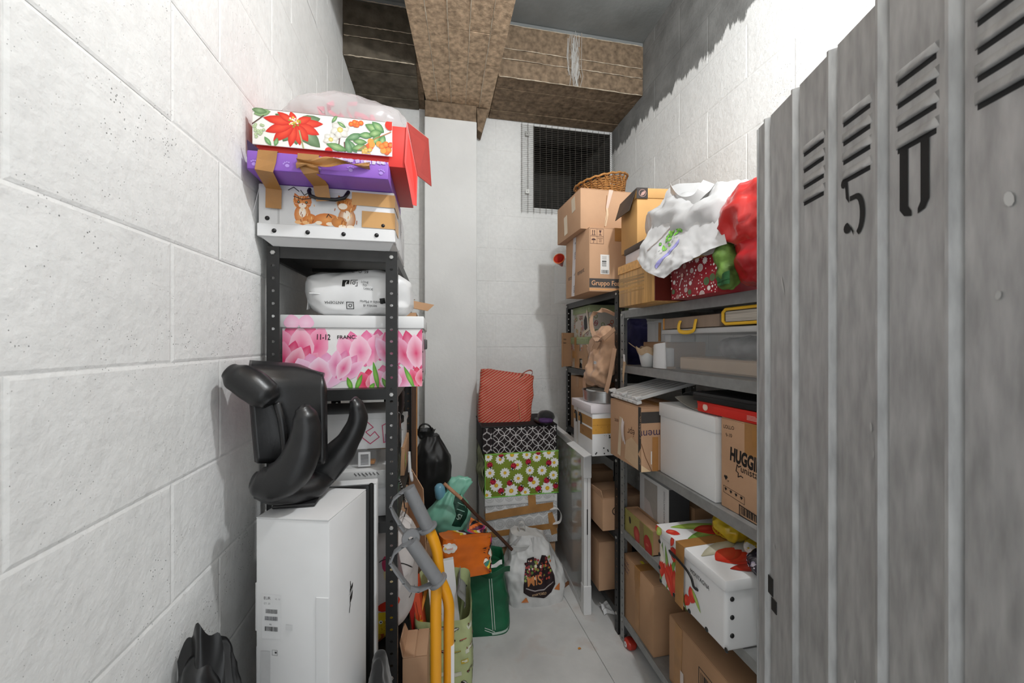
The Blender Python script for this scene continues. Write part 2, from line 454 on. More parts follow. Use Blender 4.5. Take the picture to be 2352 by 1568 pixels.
# ---- floor with a straight saw cut, a faint warm stain by the shelving
def floor_material():
    m = bpy.data.materials.new('smooth_grey_concrete'); m.use_nodes = True; nt = m.node_tree; N = nt.nodes; L = nt.links; b = N['Principled BSDF']
    b.inputs['Roughness'].default_value = .62; b.inputs['Specular IOR Level'].default_value = .25
    geo = N.new('ShaderNodeNewGeometry')
    n1 = N.new('ShaderNodeTexNoise'); n1.inputs['Scale'].default_value = 3.5; n1.inputs['Detail'].default_value = 8
    n2 = N.new('ShaderNodeTexNoise'); n2.inputs['Scale'].default_value = 60; n2.inputs['Detail'].default_value = 4
    n3 = N.new('ShaderNodeTexNoise'); n3.inputs['Scale'].default_value = 7; n3.inputs['Detail'].default_value = 5
    for n in (n1, n2, n3): L.new(geo.outputs['Position'], n.inputs['Vector'])
    r = N.new('ShaderNodeValToRGB'); r.color_ramp.elements[0].position = .3; r.color_ramp.elements[1].position = .72
    r.color_ramp.elements[0].color = (*hx('#bcbcbb'), 1); r.color_ramp.elements[1].color = (*hx('#dcdcda'), 1); L.new(n1.outputs['Fac'], r.inputs[0])
    st = N.new('ShaderNodeMapRange'); st.inputs[1].default_value = .56; st.inputs[2].default_value = .72; st.inputs[3].default_value = 0; st.inputs[4].default_value = .45
    L.new(n3.outputs['Fac'], st.inputs[0])
    mx = N.new('ShaderNodeMix'); mx.data_type = 'RGBA'; L.new(st.outputs[0], mx.inputs[0]); L.new(r.outputs[0], mx.inputs[6]); mx.inputs[7].default_value = (*hx('#b09c92'), 1)
    L.new(mx.outputs[2], b.inputs['Base Color'])
    bp = N.new('ShaderNodeBump'); bp.inputs['Strength'].default_value = .25; bp.inputs['Distance'].default_value = .003; L.new(n2.outputs['Fac'], bp.inputs['Height']); L.new(bp.outputs[0], b.inputs['Normal'])
    return m
FLOOR = floor_material()
ja, jb = pix(1276, 1336, h=0), pix(1411, 1568, h=0)
jd = (jb-ja)/(jb.y-ja.y)
def jx(y): return ja.x+jd.x*(y-ja.y)
g = G(); gap = .0028
for x0a, x0b, x1a, x1b in ((-1.2, -1.2, jx(-2)-gap, jx(3.1)-gap), (jx(-2)+gap, jx(3.1)+gap, 2.2, 2.2)):
    g.hexa([(x0a, -2, -.1), (x1a, -2, -.1), (x1b, 3.1, -.1), (x0b, 3.1, -.1), (x0a, -2, 0), (x1a, -2, 0), (x1b, 3.1, 0), (x0b, 3.1, 0)])
g.box(-1.2, 2.2, -2, 3.1, -.2, -.006)
struct('floor', g, FLOOR)

# ---- block walls: a backing slab and every block laid on it as a piece of its own
_BLK = {}
def block_mesh(L, H, m):
    k = (round(L, 3), round(H, 3), m.name)
    if k not in _BLK:
        g = G(); a, b, c = L/2, H/2, .006; d = .0022
        g.add([(-a, 0, -b), (a, 0, -b), (a, 0, b), (-a, 0, b), (-a, -.0006, -b), (a, -.0006, -b), (a, -.0006, b), (-a, -.0006, b),
               (-a+c, -d, -b+c), (a-c, -d, -b+c), (a-c, -d, b-c), (-a+c, -d, b-c)],
              [(0, 1, 5, 4), (1, 2, 6, 5), (2, 3, 7, 6), (3, 0, 4, 7), (4, 5, 9, 8), (5, 6, 10, 9), (6, 7, 11, 10), (7, 4, 8, 11), (8, 9, 10, 11), (3, 2, 1, 0)])
        _BLK[k] = mesh_of('block', g, m, 0)
    return _BLK[k]
PITCH, Z0 = .2533, 1.455-.2533*6
def lay_blocks(wall, m, fixed, axis, a0, a1, z1, offs, hole=None, z0=0):
    """axis 'x': wall faces -Y at Y=fixed; 'y+' faces +X at X=fixed; 'y-' faces -X"""
    rz = {'x': 0, 'y+': pi/2, 'y-': -pi/2}[axis]; k = -1
    while True:
        k += 1; zb, zt = Z0+PITCH*(k-1), Z0+PITCH*k
        if zb >= z1: break
        zb, zt = max(zb, z0), min(zt, z1)
        if zt-zb < .03: continue
        j = offs[k % len(offs)]-20*.5; cuts = [a0]
        while j < a1:
            if j > a0+.04 and j < a1-.04: cuts.append(j)
            j += .5
        cuts.append(a1)
        for p, q in zip(cuts, cuts[1:]):
            segs = [(p, q, zb, zt)]
            if hole:
                out = []
                for s in segs:
                    x0, x1, h0, h1 = s; hx0, hx1, hh0, hh1 = hole
                    if x1 <= hx0 or x0 >= hx1 or h1 <= hh0 or h0 >= hh1: out.append(s); continue
                    if x0 < hx0: out.append((x0, hx0, h0, h1))
                    if x1 > hx1: out.append((hx1, x1, h0, h1))
                    if h0 < hh0: out.append((max(x0, hx0), min(x1, hx1), h0, hh0))
                    if h1 > hh1: out.append((max(x0, hx0), min(x1, hx1), hh1, h1))
                segs = out
            for x0, x1, h0, h1 in segs:
                gp = .0006
                if x1-x0 < .02 or h1-h0 < .02: continue
                me = block_mesh(x1-x0-2*gp, h1-h0-2*gp, m); o = bpy.data.objects.new('concrete_block', me); COL.objects.link(o); o.parent = wall
                c, z, w = (x0+x1)/2, (h0+h1)/2, R.uniform(-.0007, .0007)
                o.location = {'x': (c, fixed+w, z), 'y+': (fixed+w, c, z), 'y-': (fixed+w, c, z)}[axis]
                o.rotation_euler = (R.uniform(-.0015, .0015), 0, rz+R.uniform(-.0015, .0015))
HOLE = (.755, 1.402, 2.55, 3.19)
wl = struct('wall_left', G().box(XL-.2, XL, -.08, 3.15, 0, ZC+.1), W_WHITE); lay_blocks(wl, W_WHITE, XL, 'y+', 0.0, YB-.004, ZC, (1.11, .93))
wr = struct('wall_right', G().box(XR, XR+.2, -.08, 3.15, 0, ZC+.1), W_RIGHT); lay_blocks(wr, W_RIGHT, XR, 'y-', 0.0, YB-.004, ZC, (2.03, 1.79))
g = G(); a0, a1, h0, h1 = HOLE
g.box(XL, a0, YB, YB+.23, 0, ZC+.1).box(a1, XR, YB, YB+.23, 0, ZC+.1).box(a0, a1, YB, YB+.23, 0, h0).box(a0, a1, YB, YB+.23, h1, ZC+.1)
wb = struct('wall_back', g, W_WHITE); lay_blocks(wb, W_WHITE, YB, 'x', XL+.004, XR-.004, 3.21, (.893, .454), HOLE)
# the dark shaft behind the grille
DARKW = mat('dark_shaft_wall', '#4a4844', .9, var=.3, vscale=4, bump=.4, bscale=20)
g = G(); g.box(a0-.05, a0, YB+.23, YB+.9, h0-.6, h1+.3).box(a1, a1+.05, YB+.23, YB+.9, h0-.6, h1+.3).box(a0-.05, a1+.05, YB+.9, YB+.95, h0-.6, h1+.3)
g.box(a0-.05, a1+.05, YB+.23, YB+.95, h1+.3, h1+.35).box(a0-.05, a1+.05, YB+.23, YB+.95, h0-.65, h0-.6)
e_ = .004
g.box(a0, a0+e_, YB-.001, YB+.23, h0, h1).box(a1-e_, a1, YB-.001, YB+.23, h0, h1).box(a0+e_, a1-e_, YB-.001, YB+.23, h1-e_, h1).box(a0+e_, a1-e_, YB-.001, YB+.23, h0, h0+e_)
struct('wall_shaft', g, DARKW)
struct('wall_front', G().box(XL, -.34, -.1, 0, 0, ZC).box(.53, XR, -.1, 0, 0, ZC).box(-.34, .53, -.1, 0, 2.08, ZC), PLASTER)
# ---- pilaster on the back wall
PX0, PX1, PY = -.075, .294, 2.77
struct('pillar', G().bbox(PX0, PX1, PY, YB-.005, 0, 3.09, .006, 2), PLASTER)
struct('trim_2', G().bbox(PX0+.002, PX1-.002, PY+.004, YB-.005, 3.0905, 3.208, .004, 1), FORM2)
struct('trim_1', G().hexa([(.302, 2.80, 3.05), (.335, 2.80, 3.03), (.335, 2.905, 3.03), (.302, 2.905, 3.05), (.298, 2.80, 3.207), (.385, 2.80, 3.207), (.385, 2.905, 3.207), (.298, 2.905, 3.207)]), FORM2)
# ---- ceiling slab and board-marked beams
struct('ceiling', G().box(XL-.2, XR+.2, -.1, 3.15, ZC, ZC+.1), CEIL)
ZB = 3.21; YT = 2.435
def bl(y): return -.062-.11*(2.83-y)            # left edge of the long beam
BR = .397
lb = struct('beam_long', G().hexa([(bl(0), 0, ZB+.014), (BR, 0, ZB+.014), (BR, YB, ZB+.014), (bl(YB), YB, ZB+.014), (bl(0), 0, ZC), (BR, 0, ZC), (BR, YB, ZC), (bl(YB), YB, ZC)]), FORM2)
fr = [0, .18, .387, .606, .82, 1]
cuts = [(0.0, 1.05, 2.915), (0.0, .7, 2.915), (0.0, 1.2, 2.12, 2.36, 2.915), (0.0, .9, 2.12, 2.36, 2.915), (0.0, 1.4, 2.36, 2.915)]
def at(y, f): return bl(y)+(BR-bl(y))*f
for i in range(5):
    for y0, y1 in zip(cuts[i], cuts[i][1:]):
        dz = R.uniform(0, .005); e = .002
        obj('board_imprint', G().hexa([(at(y0, fr[i])+e, y0+e, ZB+dz), (at(y0, fr[i+1])-e, y0+e, ZB+dz), (at(y1, fr[i+1])-e, y1-e, ZB+dz), (at(y1, fr[i])+e, y1-e, ZB+dz),
                                       (at(y0, fr[i])+e, y0+e, ZB+.02), (at(y0, fr[i+1])-e, y0+e, ZB+.02), (at(y1, fr[i+1])-e, y1-e, ZB+.02), (at(y1, fr[i])+e, y1-e, ZB+.02)]),
            FORM, lb, 0)
    if 0 < i:
        pts = [(at(y, fr[i])+R.uniform(-.0015, .0015), y, ZB+.001+R.uniform(0, .003)) for y in [.05*k for k in range(59)]]
        obj('concrete_fin', G().tube(pts, [R.uniform(.0015, .0042) for _ in pts], 5), FIN, lb, 0)
for k, (x0, x1, nm) in enumerate(((BR, XR, 'beam_cross_right'), (XL, bl(2.7), 'beam_cross_left'))):
    core = struct(nm, G().box(x0+.002, x1-.002, YT+.012, YB, ZB+.013, ZC), FORM2)
    xe = x1-.002 if k == 0 else bl(YT)-.012
    zs = [ZB, ZB+.118, ZB+.185, ZC-.03, ZC-.002]
    for a, b in zip(zs, zs[1:]):
        dy = R.uniform(0, .006)
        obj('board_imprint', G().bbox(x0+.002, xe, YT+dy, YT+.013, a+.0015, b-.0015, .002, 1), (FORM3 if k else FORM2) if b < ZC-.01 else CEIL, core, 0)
        obj('concrete_fin', G().tube([(x0+.01+(xe-x0-.02)*q/24, YT+.001, a+R.uniform(-.002, .002)) for q in range(25)], [R.uniform(.0012, .0035) for _ in range(25)], 5), FIN, core, 0)
    ys = [YT+.003, YT+.12, YT+.245, YT+.37, YB-.006]
    for a, b in zip(ys, ys[1:]):
        dz = R.uniform(0, .006)
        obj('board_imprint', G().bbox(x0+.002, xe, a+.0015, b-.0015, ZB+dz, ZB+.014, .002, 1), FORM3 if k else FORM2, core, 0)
    if k == 0:   # lime that has run down the face
        d = Draw(.3, ZC-ZB); rr = random.Random(4)
        for i in range(64):
            x = .15+rr.gauss(0, .022); y1 = (ZC-ZB)*rr.uniform(.35, 1); y0 = max(0, y1-rr.uniform(.06, .25))
            d.line([(x, y1), (x+rr.gauss(0, .008), (y0+y1)/2), (x+rr.gauss(0, .01), y0)], rr.uniform(.0015, .006), mixc(hx('#8f8478'), hx('#b9b9b6'), rr.random()))
        d.build('lime_streak', core, ((.765, YT-.0004, ZB), (1, 0, 0), (0, 0, 1), (0, -1, 0)), mat('lime', vcol=True, rough=.9))
# ---- galvanised welded mesh over the opening, bent round the corner
WIRE = mat('dull_galvanised_wire', '#77736d', .5, metal=.6, var=.15, vscale=30)
ms = thing('mesh_grille', 'galvanised welded wire mesh stapled over the dark opening high on the back wall', 'grille', (.65, YB-.015, 2.5))
g = G()
for i in range(47):
    z = .015+i*.0152
    if z > .69: break
    g.tube([(0, 0, z), (.3, R.uniform(-.003, .001), z+R.uniform(-.001, .001)), (.745, 0, z), (.753, -.012, z), (.754, -.06-R.uniform(0, .02), z+.006)], .0012, 4)
o = obj('cross_wires', g, WIRE, ms, 0); o['kind'] = 'stuff'
for i in range(16):
    x = .008+i*.049
    obj('long_wire', G().tube([(x, -.0026, 0), (x+R.uniform(-.003, .003), -.0026, .35), (x, -.0026, .70)], .0014, 4), WIRE, ms, 0)
for z in (.15, .60):
    d_ = obj('fixing_plate', G().bbox(.036, .068, -.008, -.0045, z, z+.034, .001, 1), mat('fixing_plate', '#b9b9b5', .5, metal=.5), ms, 0)
    obj('screw', G().lathe([(.004, -.002), (.004, 0), (.002, .0015), (0, .0016)], 10, Matrix.Translation((.052, -.008, z+.017)) @ Matrix.Rotation(pi/2, 4, 'X')), mat('steel_screw', '#8b8b88', .35, metal=.9), d_, 60)

# ------------------------------------------------------------------ the open metal door (far edge at (.753, .777), swinging back towards the frame)
GALV = mat('galvanised_sheet', '#a6a6a5', .48, metal=.3, var=.17, vscale=60, bump=.12, bscale=40, spec=.4, stretch=(1, 1, .2))
def galv_door():
    far = Vector((.753, .777, 0)); dr = Vector((-.31, -.951, 0)).normalized(); nn = Vector((-.951, .31, 0)).normalized()
    root = bpy.data.objects.new('door_1', None); COL.objects.link(root); root['kind'] = 'structure'; root.location = far
    root['label'] = 'galvanised metal cellar door standing open, pressed ribs, louvre slots and stencilled number'
    root.rotation_euler = (0, 0, math.atan2(dr.y, dr.x))   # local +x runs towards the hinge; nn is local -y
    ZT, W = 2.005, .8
    # corrugated profile
    pr = [(0, 0)]
    ribs = [.0415+.1027*k for k in range(8)]
    for s in ribs: pr += [(s-.008, 0), (s-.004, -.007), (s+.0005, -.007), (s+.007, .005), (s+.012, 0)]
    pr.append((W, 0))
    pr = [(x, y if s_ else y) for s_, (x, y) in enumerate(pr)]
    k = len(pr); g = G()
    cols = sorted(set([0.06, ZT]))
    vs = [(x, y-.001, z) for z in (0.06, ZT) for x, y in pr]+[(x, y+.001, z) for z in (0.06, ZT) for x, y in pr]
    fs = [(i, i+1, k+i+1, k+i) for i in range(k-1)]+[(3*k+i, 3*k+i+1, 2*k+i+1, 2*k+i) for i in range(k-1)]
    fs += [(k+i, k+i+1, 3*k+i+1, 3*k+i) for i in range(k-1)]+[(i+1, i, 2*k+i, 2*k+i+1) for i in range(k-1)]+[(0, k, 3*k, 2*k), (k-1, 2*k-1+0, 4*k-1, 3*k-1)]
    g.add(vs, fs)
    obj('corrugated_sheet', g, GALV, root, 20)
    obj('edge_fold', G().bbox(-.002, .002, -.004, .028, .06, ZT-.002, .001, 1), GALV, root, 0)
    obj('frame_rail', G().bbox(.004, W, .006, .03, .06, .10, .002, 1).bbox(.004, W, .006, .03, ZT-.06, ZT-.02, .002, 1), GALV, root, 0)
    for i in range(1, 7):
        s0, s1 = ribs[i]+.022, ribs[i+1]-.018
        if i not in (1, 2, 3, 4, 5): continue
        for q in range(4):
            z = 1.768+q*.0315
            # a louvre pressed out of the sheet: a slanted lip with a shaded gap under it
            L = G(); n = 10
            vs = []
            for j in range(n+1):
                x = s0+(s1-s0)*j/n; e = min(1, min(j, n-j)/1.6); p = .0065*e
                vs += [(x, -.001, z+.016), (x, -.001-p, z+.003), (x, -.001-p+.0012, z+.001), (x, -.0008, z+.001)]
            L.add(vs, [(j*4+c, (j+1)*4+c, (j+1)*4+c+1, j*4+c+1) for j in range(n) for c in range(3)])
            obj('louvre', L, GALV, root, 60)
            obj('louvre_gap', G().box(s0+.004, s1-.004, -.0016, -.0011, z-.006, z+.001), mat('slot_dark', '#1c1c1c', .8), root, 0)
    BK = hx('#101010')
    def stencil(pts_list, x):
        d = Draw(.09, .12)
        for p in pts_list: d.poly(p, BK)
        # the visible face is the -y side; looking at it, +x runs to the right
        return d.build('stencil_digit', root, ((x, -.0012, 1.662), (1, 0, 0), (0, 0, 1), (0, -1, 0)), mat('stencil_paint', vcol=True, rough=.7))
    def arc(cx, cy, rx, ry, a0, a1, n=10): return [(cx+rx*cos(a0+(a1-a0)*i/n), cy+ry*sin(a0+(a1-a0)*i/n)) for i in range(n+1)]
    five = [[(.014, .108), (.020, .106), (.024, .064), (.017, .074)], arc(.012, .100, .006, .008, 0, 2*pi, 8)[:-1], [(.036, .099), (.051, .102), (.053, .112), (.049, .114), (.036, .108)],
            [(.026, .074), (.040, .074)] + arc(.040, .040, .017, .034, pi/2, -pi*.42, 10)+[(.040, .013)]+list(reversed(arc(.038, .040, .009, .026, pi/2, -pi*.42, 8)))+[(.026, .066)],
            arc(.021, .024, .0085, .009, .5*pi, 2.2*pi, 10)+[(.034, .008), (.034, .016)]]
    zero = [[(.020, .112), (.030, .114), (.030, .106), (.026, .100), (.026, .022), (.031, .014), (.031, .007), (.020, .010), (.013, .02), (.013, .102)],
            [(.040, .114), (.050, .110), (.056, .100), (.056, .022), (.050, .011), (.040, .007), (.040, .014), (.044, .022), (.044, .100), (.040, .106)]]
    stencil(five, .262); stencil(zero, .366)
    lk = G().bbox(.045, .064, -.0030, -.0012, .935, .975, .002, 1, Matrix.Rotation(0, 4, 'X')).bbox(.058, .078, -.0030, -.0012, .905, .933, .002, 1)
    obj('lock_cutout', lk, mat('lock_black', '#1a1918', .6), root, 0)
    d = Draw(.8, 1.9); rr = random.Random(8)
    for x, z, a, b in ((.10, 1.62, .004, .03), (.33, 1.37, .004, .010), (.335, 1.33, .003, .008), (.56, 1.31, .007, .010), (.56, 1.0, .006, .008), (.30, .95, .004, .014), (.07, 1.05, .003, .010), (.03, 1.36, .0025, .02), (.50, 1.55, .005, .007), (.51, 1.65, .008, .012)):
        d.disc(x, z, a*.6, mixc(hx('#a5a5a3'), hx('#d5d5d3'), rr.random()), 9, b*.7, rr.uniform(-.3, .3))
    d.build('paint_spot', root, ((0, -.0012, 0), (1, 0, 0), (0, 0, 1), (0, -1, 0)), mat('dried_paint', vcol=True, rough=.6))
galv_door()

# ------------------------------------------------------------------ perforated steel racking
BLKST = mat('black_painted_steel', '#2a2a2a', .42, metal=.2, var=.12, vscale=30, spec=.45)
GRYST = mat('grey_galvanised_steel', '#8f908f', .45, metal=.3, var=.1, vscale=30, spec=.45)
BOLT = mat('zinc_bolt', '#b9b9b7', .35, metal=.8, var=.05)
def post_mesh(h, m, w=.037, t=.0016, pitch=.04):
    g = G(); n = int(h/pitch)
    def flange(T):
        for k in range(n):
            z0, z1 = k*pitch, (k+1)*pitch; zc = (z0+z1)/2
            P = [(0, z0), (w/2, z0), (w, z0), (w, zc), (w, z1), (w/2, z1), (0, z1), (0, zc)]
            c = [(w/2+.0056*cos(a), zc+.0045*sin(a)) for a in [-pi*.75+pi/4*i for i in range(8)]]
            vs = [T(x, y, z) for y in (0, t) for x, z in P+c]
            fs = []
            for i in range(8):
                j = (i+1) % 8
                fs += [(i, j, 8+j, 8+i), (16+j, 16+i, 24+i, 24+j), (8+i, 8+j, 24+j, 24+i)]
            fs += [(2, 3, 19, 18), (3, 4, 20, 19)]
            g.add(vs, fs)
        g.add([T(x, y, z) for x in (0, w) for y in (0, t) for z in (n*pitch,)], [(0, 1, 3, 2)])
    flange(lambda x, y, z: (x, y, z)); flange(lambda x, y, z: (y, x, z))
    return mesh_of('upright_post', g, m, 0)
def rack(name, label, x0, x1, y0, y1, hs, lv, m, group=None, bolts='front', front_h=None):
    t = thing(name, label, 'shelving unit', ((x0+x1)/2, (y0+y1)/2, 0), group=group); ox, oy = (x0+x1)/2, (y0+y1)/2
    pm = post_mesh(hs, m)
    for x, y, a in ((x0, y0, 0), (x1, y0, pi/2), (x1, y1, pi), (x0, y1, -pi/2)):
        o = obj('upright_post', pm, None, t, loc=(x-ox, y-oy, 0), rot=(0, 0, a))
    sx, sy = (x1-x0)/2-.0022, (y1-y0)/2-.0022
    sg = G(); sg.box(-sx, sx, -sy, sy, -.0015, 0)
    for a, b, c, d in ((-sx, sx, -sy, -sy+.0015), (-sx, sx, sy-.0015, sy), (-sx, -sx+.0015, -sy+.0016, sy-.0016), (sx-.0015, sx, -sy+.0016, sy-.0016)): sg.box(a, b, c, d, -.036, -.0016)
    for a, b in ((-sx, -sx+.014), (sx-.014, sx)): sg.box(a+.002, b-.002, -sy+.002, sy-.002, -.036, -.0345)
    for q in (-.33, 0, .33):
        if y1-y0 >= x1-x0: sg.box(-sx+.02, sx-.02, 2*sy*q-.02, 2*sy*q+.02, -.012, -.0016)
        else: sg.box(2*sx*q-.02, 2*sx*q+.02, -sy+.02, sy-.02, -.012, -.0016)
    sm = mesh_of('shelf', sg, m, 0); bm_ = mesh_of('bolt', G().lathe([(.0075, 0), (.0075, .003), (.006, .0045), (0, .005)], 6), BOLT, 40)
    for z in lv:
        obj('shelf', sm, None, t, loc=(0, 0, z))
        if bolts == 'front':
            for x in (x0+.0185, x1-.0185): obj('bolt', bm_, None, t, loc=(x-ox, y0-oy-.0002, z-.02), rot=(pi/2, 0, 0))
        else:
            for y in (y0+.0185, y1-.0185): obj('bolt', bm_, None, t, loc=(x0-ox-.0002, y-oy, z-.02), rot=(0, -pi/2, 0))
            obj('bolt', bm_, None, t, loc=(x0+.0185-ox, y0-oy-.0002, z-.02), rot=(pi/2, 0, 0))
    return t
RL = (-.52, -.125, 1.33, 2.13)
rack('storage_rack', 'black perforated steel shelving unit standing against the left block wall', *RL, 1.80, (1.80, 1.343, .90, .40, .08), BLKST)
RB = (.916, 1.32, 1.815, 2.61)
rack('storage_rack', 'black perforated steel shelving unit in the far right corner by the back wall', *RB, 1.765, (1.765, 1.32, .905, .51, .12), BLKST, bolts='side')
RG = (.916, 1.32, .76, 1.79)
rack('storage_rack', 'grey galvanised shelving unit on the right, half hidden by the open metal door', *RG, 1.655, (1.652, 1.382, .95, .565, .13), GRYST, bolts='side')
# ------------------------------------------------------------------ small printed motifs
def kitten(d, x, y, s, c1='#c9702a', c2='#e9b57c', flip=1, face=True):
    rr = random.Random(int(x*1e4))
    d.disc(x, y+.30*s, .25*s, c1, 16, .34*s, cc=c2); d.disc(x+.22*s*flip, y+.18*s, .22*s, c1, 14, .17*s, cc='#dd944a')
    for q in (-.13, .10): d.disc(x+q*s, y+.05*s, .11*s, c2, 10, .06*s)
    for q in (-1, 1): d.poly([(x+.28*s*q, y+.70*s), (x+.24*s*q, y+1.0*s), (x+.05*s*q, y+.86*s)], c1); d.poly([(x+.23*s*q, y+.76*s), (x+.21*s*q, y+.92*s), (x+.10*s*q, y+.85*s)], '#d9a58c')
    d.disc(x, y+.70*s, .27*s, c1, 18, .22*s, cc='#dc8d44'); d.disc(x, y+.38*s, .11*s, '#f0dfc8', 10, .17*s, cc='#f7efe2')
    for k in range(26): a, b = x+rr.gauss(0, .16)*s, y+rr.uniform(.05, .85)*s; d.line([(a, b), (a+rr.gauss(0, .02)*s, b+rr.uniform(.05, .11)*s)], .022*s, rr.choice(['#a8581f', '#e6a760', '#f0c890', '#8f4a1a']))
    if face:
        d.disc(x, y+.60*s, .12*s, '#f3e6d4', 12, .08*s)
        for q in (-.12, .12): d.disc(x+q*s, y+.71*s, .042*s, '#2b2018', 9); d.disc(x+q*s, y+.715*s, .018*s, '#9fb08a', 6)
        d.disc(x, y+.645*s, .022*s, '#b0605a', 6)
        for q in (-1, 1): d.line([(x+.05*s*q, y+.62*s), (x+.24*s*q, y+.66*s)], .008*s, '#f0e6da')
def tulip(d, x, y, w, h, a=0, c1='#f4c6de', c2='#e86a98', c3='#e0336a', stem=True):
    def T(px, py): return (x+px*cos(a)-py*sin(a), y+px*sin(a)+py*cos(a))
    d.nxt()
    if stem: d.line([T(0, 0), T(.02*w, -h*.6)], .11*w, '#5f9a3f')
    def pet(bx, L, W, da, p, q):
        o = T(bx*w, 0); d.petal(o[0], o[1], L*h, W*w, pi/2+a+da, p, q, tip=.5)
    pet(-.1, 1.0, .62, .12, c2, c1); pet(.1, 1.0, .62, -.12, c2, c1); d.nxt()
    pet(-.2, .93, .62, .34, c1, c2); pet(.2, .93, .62, -.34, c1, c2); d.nxt()
    pet(0, .88, .66, 0, mixc(hx(c1), hx('#ffffff'), .25), c3 if R.random() < .35 else c2)
def paw(d, x, y, s, col, a=0):
    d.disc(x, y, s*.5, col, 10, s*.42)
    for k in (-.75, -.25, .25, .75): d.disc(x+s*.9*sin(k+a), y+s*.85*cos(k+a), s*.2, col, 8)
def icon_camera(d, x, y, s, col='#1d1d1d', bg='#dcdcdc'):
    t = s*.1
    d.line([(x-s/2, y-s/2), (x+s/2, y-s/2), (x+s/2, y+s/2), (x-s/2, y+s/2), (x-s/2, y-s/2)], t, col); d.ring(x, y, s*.22, t, col, 18); d.disc(x+s*.28, y+s*.28, s*.06, col, 8)
def leafy(d, x, y, L, w, a, c='#4f8a4a', c2='#9cc08a'): d.petal(x, y, L, w, a, c, c2)

# ------------------------------------------------------------------ left rack, top: white pet case, purple tray, poinsettia box, clear bag
Z = 1.8005
t = thing('pet_case', 'white cardboard case with kitten picture, black handle and brown tape on the left rack top', 'case', (-.331, 1.5, Z))
w, dd, h = .400, .40, .184
y0 = -dd/2
obj('body', G().hexa([(-w/2+.03, y0+.032, 0), (w/2-.02, y0+.032, 0), (w/2-.01, dd/2, 0), (-w/2+.01, dd/2, 0), (-w/2, y0, .026), (w/2, y0, .026), (w/2, dd/2, .02), (-w/2, dd/2, .02)])
    .bbox(-w/2, w/2, y0, dd/2, .026, h, .004), WHITEB, t)
obj('edge_band', G().bbox(-w/2-.003, w/2+.003, y0-.0025, y0+.04, .022, .062, .002, 1), WHITEB, t)
for x, z in ((-.155, .040), (-.06, .040), (.045, .040), (.145, .042)): obj('stud', G().lathe([(0, .005), (.005, .004), (.007, 0)], 12, Matrix.Translation((x, y0-.0025, z)) @ Matrix.Rotation(pi/2, 4, 'X')), BLACKP, t, 60)
for x, z in ((-.175, .078), (.165, .074)): obj('stud', G().lathe([(0, .005), (.005, .004), (.007, 0)], 12, Matrix.Translation((x, y0-.0002, z)) @ Matrix.Rotation(pi/2, 4, 'X')), BLACKP, t, 60)
hp = [(-.055, y0+.002, .176), (-.054, y0-.010, .166), (-.048, y0-.016, .150), (-.025, y0-.018, .142), (.025, y0-.018, .142), (.050, y0-.016, .150), (.058, y0-.010, .166), (.059, y0+.002, .176)]
obj('handle', G().tube(hp, .0058, 10), BLACKP, t, 60)
d = Draw(w, h)
d.rect(.035, .062, .235, .17, '#cfcfcf'); d.nxt(); d.poly([(.02, .035), (.06, .062), (.06, .18), (.054, .18), (.054, .064), (.016, .04)], '#b5b5b5')
kitten(d, .125, .066, .095); d.disc(.195, .083, .038, '#c9702a', 18, .020, cc='#e6a05a'); d.disc(.172, .072, .010, '#f0dfc8', 9, .006); d.disc(.205, .070, .012, '#f0dfc8', 9, .006); kitten(d, .255, .058, .105, '#b9743a', '#f3e2cc', -1, False); d.disc(.243, .128, .014, '#f3e6d4', 10, .010)
d.nxt()
for pts in ([(.085, .168), (.10, .178), (.115, .166)], [(.12, .17), (.13, .155), (.145, .165), (.155, .15)], [(.10, .15), (.125, .142), (.15, .147)], [(.195, .09), (.20, .1), (.21, .09)]): d.line(pts, .0022, '#1e1e1e')
d.build('kitten_print', t, frames(w, dd, h)['front'], GLOSSINK, .0008)
for za, zb, xa in ((.135, .176, .070), (.066, .118, .100)):
    tape_run(t, [(xa, y0-.0022, (za+zb)/2), (w/2+.0018, y0-.0022, (za+zb)/2-.002), (w/2+.0018, y0+.12, (za+zb)/2)], zb-za, (0, 0, 1), mat('tan_tape', '#c89a62', .35, var=.05))
d = Draw(dd, h); rr = random.Random(2)
for k in range(16):
    x, y = rr.uniform(.14, .36), rr.uniform(.02, .16); d.line([(x, y), (x+rr.gauss(0, .02), y+rr.gauss(0, .03)), (x+rr.gauss(0, .03), y+rr.gauss(0, .04))], .002, mixc(hx('#77778f'), hx('#b9b9bb'), rr.random()))
d.build('scribble_print', t, frames(w, dd, h)['right'])
obj('side_flap', G().sheet(lambda a, b: (-w/2-.002-.010*a, y0+.01+.05*b-.02*a, .17-.09*a+.004*sin(9*b)), 6, 6, .002), WHITEB, t)

PURP = mat('purple_printed_board', '#8f5fc0', .45, var=.06, vscale=10)
t = thing('purple_tray', 'purple paw print box with ragged brown tape lying on the white pet case', 'box', (-.332, 1.42, 1.9855))
w, dd, h = .385, .42, .058; y0 = -dd/2
obj('body', G().hexa([(-w/2+.02, y0+.03, 0), (w/2-.01, y0+.03, 0), (w/2-.01, dd/2, 0), (-w/2+.02, dd/2, 0), (-w/2, y0, .004), (w/2, y0, .004), (w/2, dd/2, .004), (-w/2, dd/2, .004)])
    .bbox(-w/2, w/2, y0, dd/2, .004, h, .005), PURP, t)
d = Draw(w, h); rr = random.Random(3)
for k in range(9): paw(d, .02+k*.043, .02+.02*(k % 2)+rr.uniform(-.004, .004), .012, '#a98ad6', rr.uniform(-.4, .4))
d.nxt()
for k in range(40): x = rr.uniform(.22, .385); d.rect(x, h-.007-rr.random()*.006, x+rr.uniform(.002, .01), h-.002, mixc(hx('#b79ad8'), hx('#d8d2dc'), rr.random()), rr.uniform(-.4, .4))
